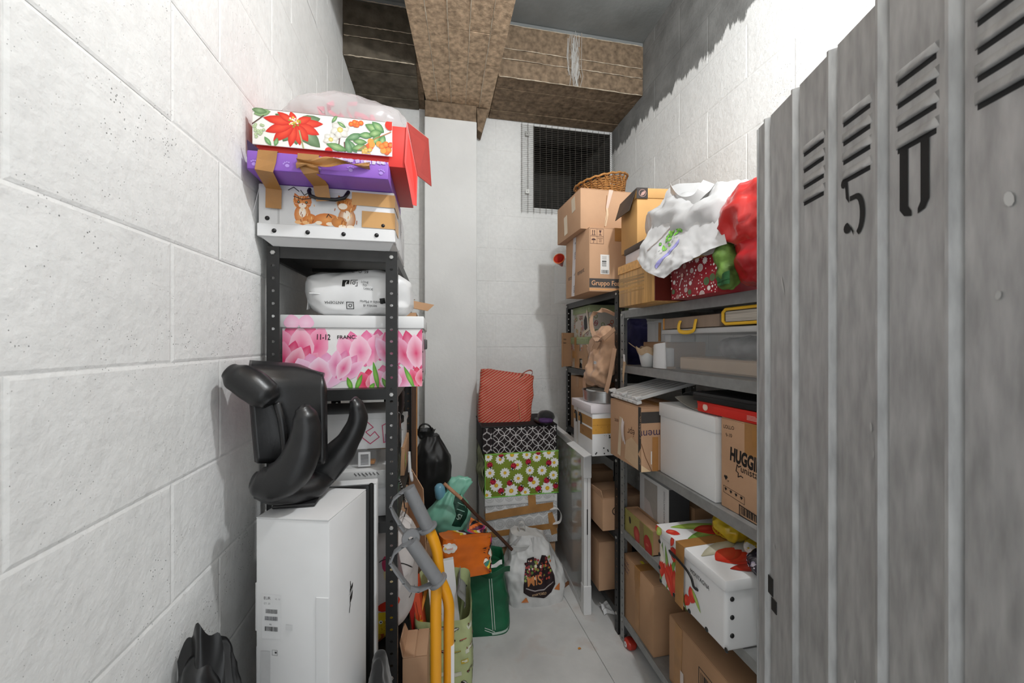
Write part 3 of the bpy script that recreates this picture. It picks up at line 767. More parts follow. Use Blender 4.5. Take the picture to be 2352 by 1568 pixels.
d.build('paw_print', t, frames(w, dd, h)['front'], GLOSSINK)
tape_run(t, [(-.135, y0+.08, h+.0012), (-.137, y0-.0012, h+.0012), (-.14, y0-.0025, .03), (-.146, y0-.004, 0), (-.152, y0+.08, -.02), (-.154, y0+.083, -.078)], [.052, .052, .05, .046, .044, .044], (1, 0, 0))
tape_run(t, [(-.03, y0+.08, h+.0012), (-.03, y0-.0012, h+.0012), (-.032, y0-.003, .03), (-.022, y0-.004, .004), (-.014, y0+.062, -.006), (-.008, y0+.070, -.05)], [.058, .058, .056, .045, .045, .042], (1, 0, 0))
obj('torn_tape', G().sheet(lambda a, b: (-.06+.20*a, y0-.006-.014*sin(a*pi)-.006*sin(b*7+a*5), .012+.028*b*(1-a*.72)+.024*a+.006*sin(a*11+b*3)), 22, 8, .0008), TAPE, t)
obj('end_flap', G().hexa([(-w/2-.001, y0+.01, h+.001), (-w/2+.03, y0+.02, h+.001), (-w/2+.03, y0+.023, h+.001), (-w/2-.001, y0+.013, h+.001), (-w/2+.003, y0-.004, h+.026), (-w/2+.035, y0+.016, h+.004), (-w/2+.035, y0+.019, h+.004), (-w/2+.003, y0-.001, h+.026)]), mat('purple_inside', '#4a3a58', .6), t, 0)

RED = mat('red_lacquered_board', '#d6332b', .4, var=.05, vscale=6)
REDIN = mat('dull_red_board', '#b0443e', .5, var=.08, vscale=9)
t = thing('poinsettia_box', 'red gift box with poinsettia printed front and hanging red flaps topping the left pile', 'box', (-.3005, 1.43, 2.0445))
w, dd, h = .425, .37, .128; y0 = -dd/2
obj('body', G().bbox(-w/2, w/2, y0, dd/2, 0, h, .002), RED, t)
pw, ph = .388, .106
fr_ = obj('front_panel', G().bbox(-w/2-.006, -w/2-.006+pw, y0-.012, y0-.009, .026, .026+ph, .001, 1).bbox(-w/2-.004, -w/2-.004+pw-.004, y0-.012, y0, .026+ph-.003, .026+ph, .001, 1), mat('cream_coated_board', '#eeeae4', .4, var=.02), t, 0)
d = Draw(pw, ph); rr = random.Random(7)
cx, cy = .113, .072
for a_, L, W_ in ((.02, .055, .03), (-.75, .09, .045), (-1.5, .06, .032), (3.6, .05, .03), (4.2, .062, .036), (2.75, .055, .022), (.3, .07, .034)): leafy(d, cx, cy, L*1.05, W_, a_, '#55704c', '#8fa886')
d.nxt()
for k, (a_, L, W_) in enumerate(((.08, .078, .026), (-.38, .072, .03), (-.95, .062, .03), (-1.35, .065, .024), (-1.75, .072, .024), (-2.35, .082, .032), (-2.75, .085, .030), (3.05, .085, .028), (.45, .05, .022), (2.6, .055, .02), (1.9, .035, .02))):
    d.petal(cx, cy, L, W_, a_, '#c9261c', '#f0553a'); d.nxt()
for k in range(34): a_ = rr.uniform(0, 6.28); q = rr.uniform(0, .017); d.disc(cx+q*cos(a_), cy+q*sin(a_)+.004, .0028, rr.choice(['#f3ead8', '#d8c35a', '#8a9a3c', '#f7f2e6', '#c9a93a']), 7)
d.nxt(); d.line([(cx+.012, cy-.02), (cx+.024, 0)], .004, '#a8a878')
for k in range(18): d.disc(.018+rr.uniform(-.014, .014), .038+rr.uniform(-.02, .02), .0042, '#9fb487', 8, cc='#c9d6b4')
leafy(d, .005, .088, .045, .022, .25, '#7c9c68', '#a8c094'); leafy(d, 0, .10, .04, .02, -.1, '#5c7c50', '#93ad83'); d.line([(0, .058), (.03, .085)], .003, '#5a4038')
leafy(d, .05, 0, .03, .012, 2.2); leafy(d, .06, .0, .025, .012, 1.3)
def hell(x, y, s):
    d.nxt()
    for k in range(6): d.petal(x, y, s, s*.8, k*1.047+.3, '#c9c6bd', '#f0eee6', pt=False)
    d.nxt(); d.disc(x, y, s*.3, '#c9b455', 10, cc='#f0e6a0')
for a_ in (-.9, -1.3, .4): leafy(d, .255, .04, .05, .02, a_, '#4c7a50', '#8fb08a')
d.line([(.25, .03), (.252, 0)], .003, '#6a4a44'); d.line([(.238, .05), (.232, 0)], .003, '#6a4a44')
hell(.238, .066, .028); hell(.212, .034, .022)
for k in range(7): d.disc(.283+rr.uniform(-.016, .016), .092+rr.uniform(-.008, .007), .0075, '#e0502e', 10, cc='#f59a45')
for x, y, L, W_, a_ in ((.31, .09, .05, .026, -.4), (.33, .10, .045, .024, -.7), (.29, .055, .045, .02, .1), (.275, .036, .04, .018, .0), (.32, .06, .04, .024, .3), (.27, .012, .05, .02, .25), (.33, .03, .04, .02, 1.0), (.20, .02, .06, .022, -.25), (.355, .03, .035, .02, 1.3), (.215, .085, .03, .01, 1.0), (.23, .09, .03, .01, -.6)): leafy(d, x, y, L, W_, a_, rr.choice(['#3f7a4a', '#4d7f45', '#8aa860']), '#a9c48c')
d.nxt(); d.line([(.29, .01), (.34, .05), (.385, .075)], .0025, '#b5704a')
for k in range(13): d.disc(.345+rr.uniform(-.035, .04), .026+rr.uniform(-.02, .016), .009, rr.choice(['#e0502e', '#e8742f', '#f0a048', '#d63a28']), 10, cc='#f59a55')
for k in range(8): d.disc(.31+rr.uniform(-.01, .015), .006+rr.uniform(-.008, .01), .006, '#c99a4a', 8, cc='#e9cc80')
d.disc(.383, .095, .016, '#d8362b', 12)
d.build('flower_print', fr_, ((-w/2-.006, y0-.012, .026), (1, 0, 0), (0, 0, 1), (0, -1, 0)), GLOSSINK)
obj('thumb_notch', G().prism([(.0105*cos(k*pi/8), .0105*sin(k*pi/8)) for k in range(9)], (-.012, y0-.0135, .025), (1, 0, 0), (0, 0, 1), (0, -1, 0), 0, .002), RED, t, 0)
o3 = Vector(t.location)
def flap4(name, pts, m, par, n=6, th=.002):
    q = [Vector(p)-Vector(par.location) for p in pts]
    return obj(name, G().sheet(lambda a, b: (q[0]*(1-a)+q[1]*a)*(1-b)+(q[3]*(1-a)+q[2]*a)*b, n, n, th), m, par, 30)
def plate(name, P, m, th=.0022):
    q = [Vector(p)-o3 for p in P]; n = (q[1]-q[0]).cross(q[2]-q[0]).normalized()*th; k = len(q)
    return obj(name, G().add(q+[p+n for p in q], [tuple(range(k-1, -1, -1)), tuple(range(k, 2*k))]+[(i, (i+1) % k, k+(i+1) % k, k+i) for i in range(k)]), m, t, 0)
plate('side_flap', (pix(934, 281, v=1.243), pix(929, 372, v=1.241), pix(948, 471, v=1.238), pix(957, 473, v=1.245), pix(959, 404, v=1.262)), RED)
plate('side_flap', (pix(935, 281, v=1.244), pix(959, 404, v=1.263), pix(990, 428, v=1.41), pix(983, 319, v=1.40)), REDIN)
obj('fold_edge', G().tube([tuple(pix(935, 280, v=1.244)-o3), tuple(pix(983, 318, v=1.40)-o3)], .0018, 5), mat('board_edge', '#d9c3b2', .7), t, 0)

CLEAR = mat('clear_film', '#e9e9ea', .18, var=0, alpha=.34, spec=.7)
t = thing('clear_plastic_bag', 'crumpled clear plastic bag with pink ribbon on the poinsettia box', 'bag', (-.30, 1.45, 2.1735))
def wp(p):
    x, y, z = p; z = z*(1+.25*sin(x*9+1))
    return (x, y, z if x < .1 else z*(1+1.6*max(0, x-.1)))
obj('film', G().blob((.205, .15, .062), .8, .8, .016, 9, (1, 1, 1.2), 3, 80, 40, wp, (0, 0, .066), -.064), CLEAR, t, 60)
RIB = mat('pink_ribbon', '#d87f92', .4, var=.2, vscale=30)
rr = random.Random(5)
for k in range(5):
    x0_, y0_ = -.10+.035*k, -.06+rr.uniform(-.03, .03); pts = [(x0_+.05*q/9*2+.02*sin(q*1.3+k), y0_+.02*cos(q*.9+k), .085+.026*sin(q*.8+k*1.2)+(.03 if k == 1 else 0)) for q in range(10)]
    obj('ribbon', G().ribbon(pts, .017, (0, .3, 1), .001), RIB, t, 60)

# ------------------------------------------------------------------ left rack, second shelf
t = thing('tulip_storage_box', 'lidded storage box with pink tulip print and handwriting on the left rack', 'box', (-.2675, 1.615, 1.3435))
w, dd, h = .445, .48, .244
obj('body', G().bbox(-w/2, w/2, -dd/2, dd/2, .0005, h-.006, .003), WHITEB, t)
ld = obj('lid', G().bbox(-w/2-.006, w/2+.006, -dd/2-.006, dd/2+.006, h-.042, h, .003), WHITEB, t)
d = Draw(w, h-.044)
d.rect(0, 0, w, h, '#e6e3e2')
for x, y, tw, th_, a_, c1, c2, c3 in ((.06, .075, .12, .15, .05, '#f3a8c4', '#e8558a', '#d92a5e'), (.02, .04, .09, .12, -.35, '#f0a0bd', '#d8336a', '#d92a5e'), (.315, .09, .1, .11, -.05, '#f2b3d0', '#e25c95', '#e0447a'), (.245, .07, .11, .125, .08, '#f6bcd4', '#e96fa0', '#e03060'),
                                    (.36, .075, .08, .12, .15, '#f3c6e2', '#e86a98', '#e0336a'), (.43, .06, .1, .14, .1, '#f2b0cc', '#d8336a', '#d82a55'), (.115, .0, .13, .12, .05, '#f4cde6', '#e99ac4', '#e0508a'), (.17, .03, .07, .10, -.45, '#f3c2dc', '#e07aa8', '#e0508a'),
                                    (.285, -.02, .085, .085, 0, '#ee6a8c', '#d82850', '#c91d45'), (.345, -.02, .11, .10, .1, '#f4c6e0', '#e86a9a', '#e0336a'), (.44, .0, .06, .07, 0, '#ee7a9c', '#d82850', '#c91d45')):
    tulip(d, x, y, tw, th_, a_, c1, c2, c3, False)
d.nxt()
for x, a_, L in ((.215, 1.9, .05), (.225, 1.2, .06), (.30, 1.75, .10), (.325, 1.35, .05), (.335, 2.1, .05), (.42, 2.0, .09), (.27, 1.0, .03)): d.petal(x, -.01, L, .016, a_, '#4f9a2f', '#9acb5c')
d.nxt(); d.text('11-12', .105, .163, .026, '#161616', -.02, .012, .75); d.text('FRANC.', .168, .165, .017, '#161616', .02, .012, 1.05)
d.build('tulip_print', t, frames(w, dd, h)['front'], GLOSSINK)
d = Draw(w+.012, .042)
for x in (.04, .075): d.petal(x, -.01, .055, .05, pi/2+(.057-x)*8, '#eeb3d0', '#f4cde0')
d.build('lid_print', ld, ((-w/2-.006, -dd/2-.006, h-.042), (1, 0, 0), (0, 0, 1), (0, -1, 0)), GLOSSINK)
d = Draw(dd, h-.044)
for x, y in ((.04, .02), (.12, .05), (.2, .02), (.3, .04)): tulip(d, x, y, .1, .14, .1)
d.build('side_print', t, frames(w, dd, h)['right'], GLOSSINK)
hb = obj('handle_slot', G().bbox(w/2-.001, w/2+.012, -.06, .03, .125, .165, .004), mat('pewter_plate', '#5f605f', .4, metal=.6), t)
for y, z in ((-.225, .19), (-.225, .12), (-.225, .05), (-.225, .02)): obj('rivet', G().lathe([(0, .003), (.003, .002), (.004, 0)], 8, Matrix.Translation((w/2, y, z)) @ Matrix.Rotation(pi/2, 4, 'Y')), BLACKP, t, 60)
POLY = mat('white_polythene', '#dedede', .34, var=.05, vscale=8, spec=.5, sub=.1)
t = thing('white_parcel_bag', 'white plastic parcel bag with black lettering lying on the pink tulip box', 'bag', (-.262, 1.49, 1.5885))
def wb_(p):
    x, y, z = p; return (x, y, z*(1-.18*abs(x/.17)**2)+.006*sin(x*24))
g = G().blob((.172, .10, .080), .45, .5, .014, 9, (.6, 1, 1.3), 11, 96, 48, wb_, (0, 0, .080), -.079)
obj('bag', g, POLY, t, 60); bv = g.bvh()
d = Draw(.34, .17)
d.rect(.122, .098, .145, .121, '#141414'); d.nxt(); d.text('f', .131, .101, .022, '#e2e2e2', 0, .02); icon_camera(d, .161, .110, .021)
for i, s_ in enumerate(('LOVE', 'TO', 'LAROE')): d.text(s_, .184+.004*i, .112-.011*i, .010, '#3a3a3a', -.12)
d.text('ANTOEMA', .128, .047, .0125, '#202020', pi); icon_camera(d, .148, .034, .022)
d.text('Danilo e Mario', .255, .049, .0125, '#202020', pi-.05); d.text('service di', .235, .036, .012, '#202020', pi-.05)
d.rect(.245, .042, .262, .060, '#141414', .15); d.text('27  O  59', .15, .150, .014, '#2a2a2a', -.08, mirror=False)
d.build('lettering', t, ((-.17, -.11, 0), (1, 0, 0), (0, 0, 1), (0, -1, 0)), INK, bvh=bv, maxlen=.02)
obj('seam', G().tube([(x, -.1035+.0015*sin(x*60), .069+.004*sin(x*30)) for x in [-.15+.012*k for k in range(22)]], .0022, 6), POLY, t, 60)
obj('folded_end', G().sheet(lambda a, b: (-.168+.012*a, -.07+.12*b, .02+.11*a*.3+.10*b*.2+.08*a), 5, 8, .0015), POLY, t)
t = thing('cardboard_scrap', 'torn strip of brown cardboard sticking out beside the white parcel bag', 'cardboard', (-.06, 1.72, 1.60))
o_ = Vector(t.location); q = [pix(939, 689, v=1.66), pix(997, 700, v=1.72), pix(982, 714, v=1.70), pix(938, 706, v=1.64)]
obj('strip', G().sheet(lambda a, b: ((q[0]*(1-a)+q[1]*a)*(1-b)+(q[3]*(1-a)+q[2]*a)*b)-o_+Vector((0, .05*0, 0)), 4, 3, .004), CARD2, t, 20)
obj('fold', G().hexa([(-.075, -.06, -.0112), (-.02, -.05, -.0112), (-.02, .1, -.0112), (-.075, .1, -.0112), (-.075, -.06, .02), (-.02, -.05, .022), (-.02, .1, .02), (-.075, .1, .02)]), CARD2, t, 0)
obj('torn_tip', G().sheet(lambda a, b: (-.06+.035*a, -.02-.02*a, .073+.005*a+.008*b*(1-a)), 4, 2, .003), mat('orange_card_edge', '#cf9c6c', .8), t)
obj('upright', G().bbox(-.064, -.058, -.02, .06, .0, .078, .001, 1), CARD2, t)

# ------------------------------------------------------------------ left rack, third shelf (behind the chair part)
Z = .9005
t = thing('shoe_box', 'plain white shoe box at the bottom of the pile on the third left shelf', 'box', (-.315, 1.52, Z))
obj('body', G().bbox(-.15, .15, -.14, .14, 0, .098, .002), WHITEB, t); obj('lid', G().bbox(-.153, .153, -.143, .143, .072, .1, .002), WHITEB, t)
GRYB = mat('pale_grey_board', '#c9c9c8', .55, var=.04)
t = thing('moda_box', 'flat pale grey box lettered moda italiana under other boxes on the third left shelf', 'box', (-.307, 1.50, Z+.1005))
w, dd, h = .30, .27, .062
obj('body', G().bbox(-w/2+.004, w/2-.004, -dd/2+.004, dd/2-.004, 0, .03, .002), GRYB, t); obj('lid', G().bbox(-w/2, w/2, -dd/2, dd/2, .012, h, .002), GRYB, t)
d = Draw(w, h); d.text('moda italiana', .145, .022, .019, '#7a7a78', 0); d.line([(.22, .05), (.226, .044)], .003, '#8a8a88')
for k in range(7): d.line([(.19+k*.012, .056), (.197+k*.012, .048)], .003, '#6a6a6a')
d.build('lettering', t, frames(w, dd, h)['front'])
CLRP = mat('clear_plastic_tub', '#dfe1e2', .15, var=0, alpha=.11, spec=.6)
t = thing('clear_packet', 'small clear packaging box with barcode label on the grey moda box', 'package', (-.25, 1.45, Z+.163))
obj('shell', G().bbox(-.05, .05, -.055, .06, 0, .06, .004), CLRP, t)
d = Draw(.04, .05); d.rect(0, 0, .04, .05, '#d8d8d8'); d.nxt()
for k in range(9): d.rect(.008, .006+k*.0042, .034, .008+k*.0042, '#4a4a4a')
d.build('barcode_label', t, ((-.01, -.055, .006), (1, 0, 0), (0, 0, 1), (0, -1, 0)))
obj('orange_insert', G().bbox(.008, .040, -.03, .0, .004, .016, .003), mat('orange_plastic', '#d08a3a', .5), t)
t = thing('doodle_box', 'white box with pink outline lettering half hidden behind the black chair part', 'box', (-.288, 1.535, Z+.2245))
w, dd, h = .27, .25, .125
obj('body', G().bbox(-w/2, w/2, -dd/2, dd/2, 0, h-.004, .002), WHITEB, t); obj('lid', G().bbox(-w/2-.002, w/2+.002, -dd/2-.002, dd/2+.002, h-.02, h, .002), WHITEB, t)
d = Draw(w, h-.02); PK = '#c8486e'
for pts in ([(.12, .09), (.155, .098), (.13, .06), (.12, .06)], [(.115, .05), (.15, .062), (.165, .03), (.15, .01), (.12, .02)], [(.16, .085), (.19, .095), (.21, .075), (.185, .06), (.20, .045), (.215, .06), (.23, .04), (.2, .018), (.175, .04), (.16, .085)], [(.125, .085), (.15, .09), (.13, .07)], [(.10, .03), (.14, .045), (.145, .02)], [(.24, .08), (.26, .09), (.265, .03), (.245, .02), (.24, .08)]):
    d.line(pts, .0028, PK)
d.rect(.25, .02, .265, .05, '#a06a9a'); d.build('doodle_lettering', t, frames(w, dd, h)['front'])
t = thing('black_wrapper', 'crumpled shiny black film hanging beside the white doodle box', 'bag', (-.136, 1.45, Z+.0005))
obj('film', G().blob((.009, .03, .17), .8, .8, .005, 22, (1, 1, 1), 6, 40, 40, lambda p: (p[0]+.003*sin(p[2]*14), p[1], p[2]), (0, 0, .17), -.168), mat('shiny_black_film', '#191919', .2, spec=.8), t, 60)
t = carton('small tan box with green label below the black boot on the third shelf', (-.215, 1.92, Z), (.16, .30, .125), m=CARD2)
d = Draw(.30, .12); d.rect(.02, .03, .07, .09, '#a9bf4a'); d.nxt(); d.rect(.03, .045, .06, .06, '#dfe8b0'); d.build('green_label', t, frames(.16, .3, .12)['right'])
t = lidbox('white shoe box under the black boot on the third left shelf', (-.22, 1.92, Z+.1255), (.15, .28, .11), .03, name='shoe_box')
t = thing('boot', 'black lace up boot standing on a white shoe box behind the rack post', 'boot', (-.185, 1.83, Z+.2365))
BL = mat('black_leather', '#1b1b1b', .5, var=.1, bump=.2, bscale=70)
def boot_w(p):
    x, y, z = p; k = max(0, -z+.0)/.09
    return (x*(1-.1*k), y-(.05*k if y < 0 else 0)*1.0*(abs(y)/.06), z)
obj('upper', G().blob((.042, .062, .078), .55, .8, .004, 20, (1, 1, 1), 5, 48, 32, boot_w, (0, 0, .094)), BL, t, 60)
obj('sole', G().prism([(.045*cos(a)*(.9 if sin(a) < 0 else 1), .02*(-1)+.098*sin(a)) for a in [2*pi*k/28 for k in range(28)]], (0, -.01, 0), (1, 0, 0), (0, 1, 0), (0, 0, 1), 0, .02), mat('black_rubber', '#101010', .7), t)
obj('pull_loop', G().ribbon([(0, .058, .15), (.0, .082, .165), (0, .080, .130), (0, .064, .118)], .014, (1, 0, 0), .002), BL, t)
for k in range(4): obj('lace', G().tube([(-.024, -.058-.012*k, .13-.022*k), (0, -.066-.013*k, .134-.022*k), (.024, -.058-.012*k, .13-.022*k)], .0025, 6), mat('grey_lace', '#3c3c3a', .8), t, 60)
d = Draw(.03, .02); d.text('Ble', .003, .006, .013, '#b9b9b5'); d.build('lettering', t, ((.040, -.005, .07), (0, 1, 0), (0, 0, 1), (1, 0, 0)), bvh=None, off=.004)
t = thing('braided_cord', 'black and white braided cord dangling over the third shelf edge of the left rack', 'cord', (-.118, 1.6, .9))
rr = random.Random(3); base = [(-.01, -.16, .10), (.001, -.14, .05), (.006, -.10, .0), (.006, -.04, -.03), (.007, .04, -.055), (.012, .10, -.075)]
def spl(P, n=8):
    out = []; P = [Vector(p) for p in P]
    for i in range(len(P)-1):
        p0, p1, p2, p3 = P[max(i-1, 0)], P[i], P[i+1], P[min(i+2, len(P)-1)]
        for k in range(n):
            s = k/n; out.append(.5*((2*p1)+(p2-p0)*s+(2*p0-5*p1+4*p2-p3)*s*s+(3*p1-p0-3*p2+p3)*s**3))
    return out+[P[-1]]
pts = spl(base, 10)
obj('core', G().tube(pts, .0032, 8), BLACKP, t, 60)
g = G(); sg_ = [(p+Vector((0, 0, 0))) for p in pts]
for k in range(0, len(pts)-1, 2): g.tube([pts[k], pts[k]*.55+pts[k+1]*.45], .0037, 8)
obj('white_flecks', g, mat('white_thread', '#cfcfcc', .8), t, 60)
pts = spl([(.002, -.15, .05), (.006, -.12, -.02), (.0075, -.05, -.052), (.005, -.13, -.048)], 8)
obj('loop', G().tube(pts, .002, 6), BLACKP, t, 60)
t = thing('plastic_clip', 'small white plastic clip at the shelf edge under the boxes with the boot', 'clip', (-.1145, 1.76, .9))
obj('hook', G().tube(spl([(0, 0, .11), (.003, -.002, .05), (.008, -.006, .0), (.012, .004, -.02), (.010, .018, -.006), (.008, .012, .012)], 5), .006, 8), WHITEB, t, 60)
obj('plate', G().bbox(-.004, .004, -.008, .010, .02, .10, .002), WHITEB, t)

# ------------------------------------------------------------------ in front of the left rack: tall white boxes and the moulded chair part
t = thing('tall_white_box', 'tall white cardboard box with barcode label standing before the left rack', 'box', (-.318, 1.125, 0), radians(-16))
w, dd, h = .19, .196, 1.062; y0 = -dd/2
obj('body', G().bbox(-w/2, w/2, y0, dd/2, 0, h, .003), WHITEB, t)
obj('top_flap', G().hexa([(-w/2+.002, y0-.001, h+.0005), (w/2-.001, y0-.001, h+.0005), (w/2-.001, dd/2, h+.0005), (-w/2+.002, dd/2, h+.0005), (-w/2+.002, y0-.001, h+.0025), (w/2-.001, y0-.001, h+.0025), (w/2-.001, dd/2, h+.0025), (-w/2+.002, dd/2, h+.0025)]), WHITEB, t, 0)
obj('side_tab', G().bbox(w/2-.0335, w/2-.0008, y0-.0022, y0+.0, .60, .875, .0008, 1), mat('brighter_white_board', '#e4e4e4', .5, var=.02), t)
obj('side_tab', G().bbox(-w/2-.0035, -w/2, y0+.004, y0+.02, .54, .74, .001, 1).bbox(-w/2-.004, -w/2, y0+.002, y0+.03, .78, .90, .001, 1), WHITEB, t)
d = Draw(w, h); d.rect(.016, .765, .066, .875, '#e2e2e2'); d.nxt(); d.text('EUR', .021, .862, .010, '#3a3a3a', 0, .01); d.text('CT. 25', .021, .85, .006, '#4a4a4a'); d.text('45 10', .05, .862, .006, '#9a9a9a')
d.barcode(.026, .828, .03, .0105, seed=2); d.barcode(.024, .811, .033, .010, '#55555a', 4); d.text('PB2', .036, .800, .004, '#3a3a3a'); d.barcode(.024, .785, .034, .011, seed=7)
d.rect(.079, .79, .096, .803, '#dadada'); d.line([(.044, .726), (.057, .726), (.057, .739), (.044, .739), (.044, .726)], .0008, '#777'.replace('777', '777777')); d.disc(.053, .733, .003, '#222222', 8, .002)
d.rect(.014, .30, .038, .735, '#c6c6c6'); d.build('shipping_label', t, frames(w, dd, h)['front'])
d = Draw(dd, h); x_, z_ = .098, .822
d.poly([(x_, z_+.01), (x_+.016, z_+.02), (x_+.016, z_+.004), (x_, z_-.006)], '#1c1c1c'); d.poly([(x_, z_-.010), (x_+.016, z_), (x_+.012, z_-.02), (x_, z_-.03)], '#1c1c1c'); d.line([(x_+.002, z_+.03), (x_+.004, z_+.012)], .003, '#1c1c1c'); d.line([(x_-.003, z_-.05), (x_+.002, z_-.03)], .003, '#1c1c1c')
d.line([(x_-.006, z_-.003), (x_+.016, z_+.008)], .0025, '#c9c9c9'); d.build('emblem', t, frames(w, dd, h)['right'])
t = thing('rubber_edged_board', 'thin black rubber edged panel between the tall white boxes', 'panel', (-.30, 1.253, 0))
obj('sheet', G().bbox(-.14, .102, -.006, .006, 0, 1.055, .004), BLACKP, t); obj('edging', G().bbox(.097, .112, -.009, .009, .42, 1.06, .006), mat('matt_black_rubber', '#161616', .7), t)
t = thing('slim_white_carton', 'slim white carton standing behind the tall white box against the rack', 'box', (-.315, 1.293, 0))
obj('body', G().bbox(-.13, .132, -.020, .020, 0, 1.05, .002), WHITEB, t); obj('top_flap', G().bbox(-.128, .131, -.021, .021, 1.0505, 1.053, .001, 1), WHITEB, t)

CHB = mat('black_moulded_foam', '#1d1d1e', .34, var=.08, vscale=40, bump=.05, bscale=220, spec=.55)
def chair_part():
    t = thing('chair_shell', 'black moulded chair part with curved armrests lying on the tall white box', 'chair', (-.34, 1.14, 1.0655))
    o = Vector(t.location)
    def path(P): return [pix(x, y, v=v)-o for x, y, v in P]
    def rad(L, v=1.08): return [(a*v/880, b) for a, b in L]
    def smooth_tube(P, Rr, fl=(0, 1, 0), n=22):
        pts = spl(path(P), 7); k = len(P)-1; rr_ = []
        for i in range(len(pts)):
            s = i/7; j = min(int(s), k-1); f = s-j; f = f*f*(3-2*f); A, B = Rr[j], Rr[j+1]
            rr_.append((A[0]*(1-f)+B[0]*f, A[1]*(1-f)+B[1]*f))
        return G().tube(pts, rr_, n, True, fl)
    # each radius is (half thickness in depth, half width across)
    s = 1/880
    front = smooth_tube([(577, 1102, 1.050), (584, 1103, 1.050), (600, 1106, 1.050), (632, 1106, 1.050), (668, 1085, 1.050), (693, 1040, 1.050), (703, 995, 1.050), (702, 960, 1.050), (696, 938, 1.050), (692, 930, 1.050)],
                        [(.004, .006), (.024, .022), (.036, .036), (.042, .047), (.043, .048), (.042, .043), (.038, .036), (.033, .029), (.022, .018), (.004, .005)])
    obj('armrest', front, CHB, t, 180)
    back = smooth_tube([(690, 1102, 1.21), (705, 1100, 1.21), (738, 1080, 1.210), (775, 1045, 1.210), (805, 1003, 1.210), (822, 965, 1.210), (820, 935, 1.210), (813, 918, 1.210), (810, 914, 1.210)],
                       [(.005, .006), (.035, .034), (.044, .050), (.044, .044), (.040, .032), (.036, .028), (.030, .022), (.020, .013), (.004, .004)])
    obj('armrest', back, CHB, t, 180)
    pad = smooth_tube([(521, 848, 1.080), (528, 852, 1.080), (548, 866, 1.080), (580, 885, 1.080), (606, 905, 1.080), (622, 921, 1.080), (628, 927, 1.080)],
                      [(.004, .006), (.026, .022), (.036, .036), (.040, .040), (.040, .038), (.028, .026), (.004, .004)])
    obj('headrest_pad', pad, CHB, t, 180)
    # the wrapped shell: a thick sheet that arches over the top and comes down on the right
    def shell(a, b):
        # a runs across (left face -> right face), b runs from the bottom edge up and over the top
        prof = [(1062, 0), (1000, .0), (930, .005), (880, .012), (852, .035), (842, .075), (846, .12)]
        s_ = b*(len(prof)-1); i = min(int(s_), len(prof)-2); f = s_-i
        py = prof[i][0]*(1-f)+prof[i+1][0]*f; dv = prof[i][1]*(1-f)+prof[i+1][1]*f
        lx = 588-30*min(1, b*1.2); rx = 748-4*b
        ins = 10*max(0, b-.55)*1.2; lx += ins*4; rx -= ins*3
        v = 1.12+.05*sin(a*pi)*.4+dv-.03*(1-a)
        p = pix(lx+(rx-lx)*a, py+10*(a-.5)*(0 if b < .5 else 1)+ 58*(max(0, a-.6)/.4)**2*(1 if b > .6 else 0)*max(0, b-.6)*2.2, v=v)
        return p-o
    obj('back_shell', G().sheet(shell, 24, 26, .026), CHB, t, 180)
    obj('shell_fold', G().tube(spl(path([(636, 925, 1.095), (646, 960, 1.090), (652, 1000, 1.090), (656, 1040, 1.090)]), 6), .010, 10), CHB, t, 180)
    obj('saddle', smooth_tube([(590, 1125, 1.100), (640, 1122, 1.110), (700, 1115, 1.150), (752, 1095, 1.210)], [(.03, .020), (.065, .036), (.06, .040), (.03, .02)]), CHB, t, 180)
    obj('base_plate', G().bbox(-.075, .03, -.05, .05, .0005, .010, .004), CHB, t)
chair_part()

t = thing('rubbish_sack', 'shiny black plastic sack slumped at the foot of the left wall', 'bag', (-.485, .945, 0))
BAGB = mat('black_bin_liner', '#1a1a1b', .28, var=.12, vscale=15, spec=.6)
obj('sack', G().blob((.046, .09, .42), .75, .8, .012, 10, (1, 1, .6), 13, 64, 60, None, (0, 0, .422), -.42), BAGB, t, 60)
obj('peak', G().sheet(lambda a, b: (-.045+.085*a+.008*sin(b*8), -.02-.07*b+.01*sin(a*9), .83+.07*sin(a*pi)*(1-b)-.30*b+.012*sin(a*16+b*5)), 22, 18, .0015), BAGB, t, 60)
t = thing('black_cloth', 'black cloth bundle on the floor right of the tall white box', 'cloth', (-.155, 1.13, 0))
obj('bundle', G().blob((.03, .07, .305), .7, .8, .014, 11, (1, 1, .6), 17, 56, 50, None, (0, 0, .306), -.304), mat('black_fabric', '#181818', .85, var=.15, sheen=.3), t, 60)
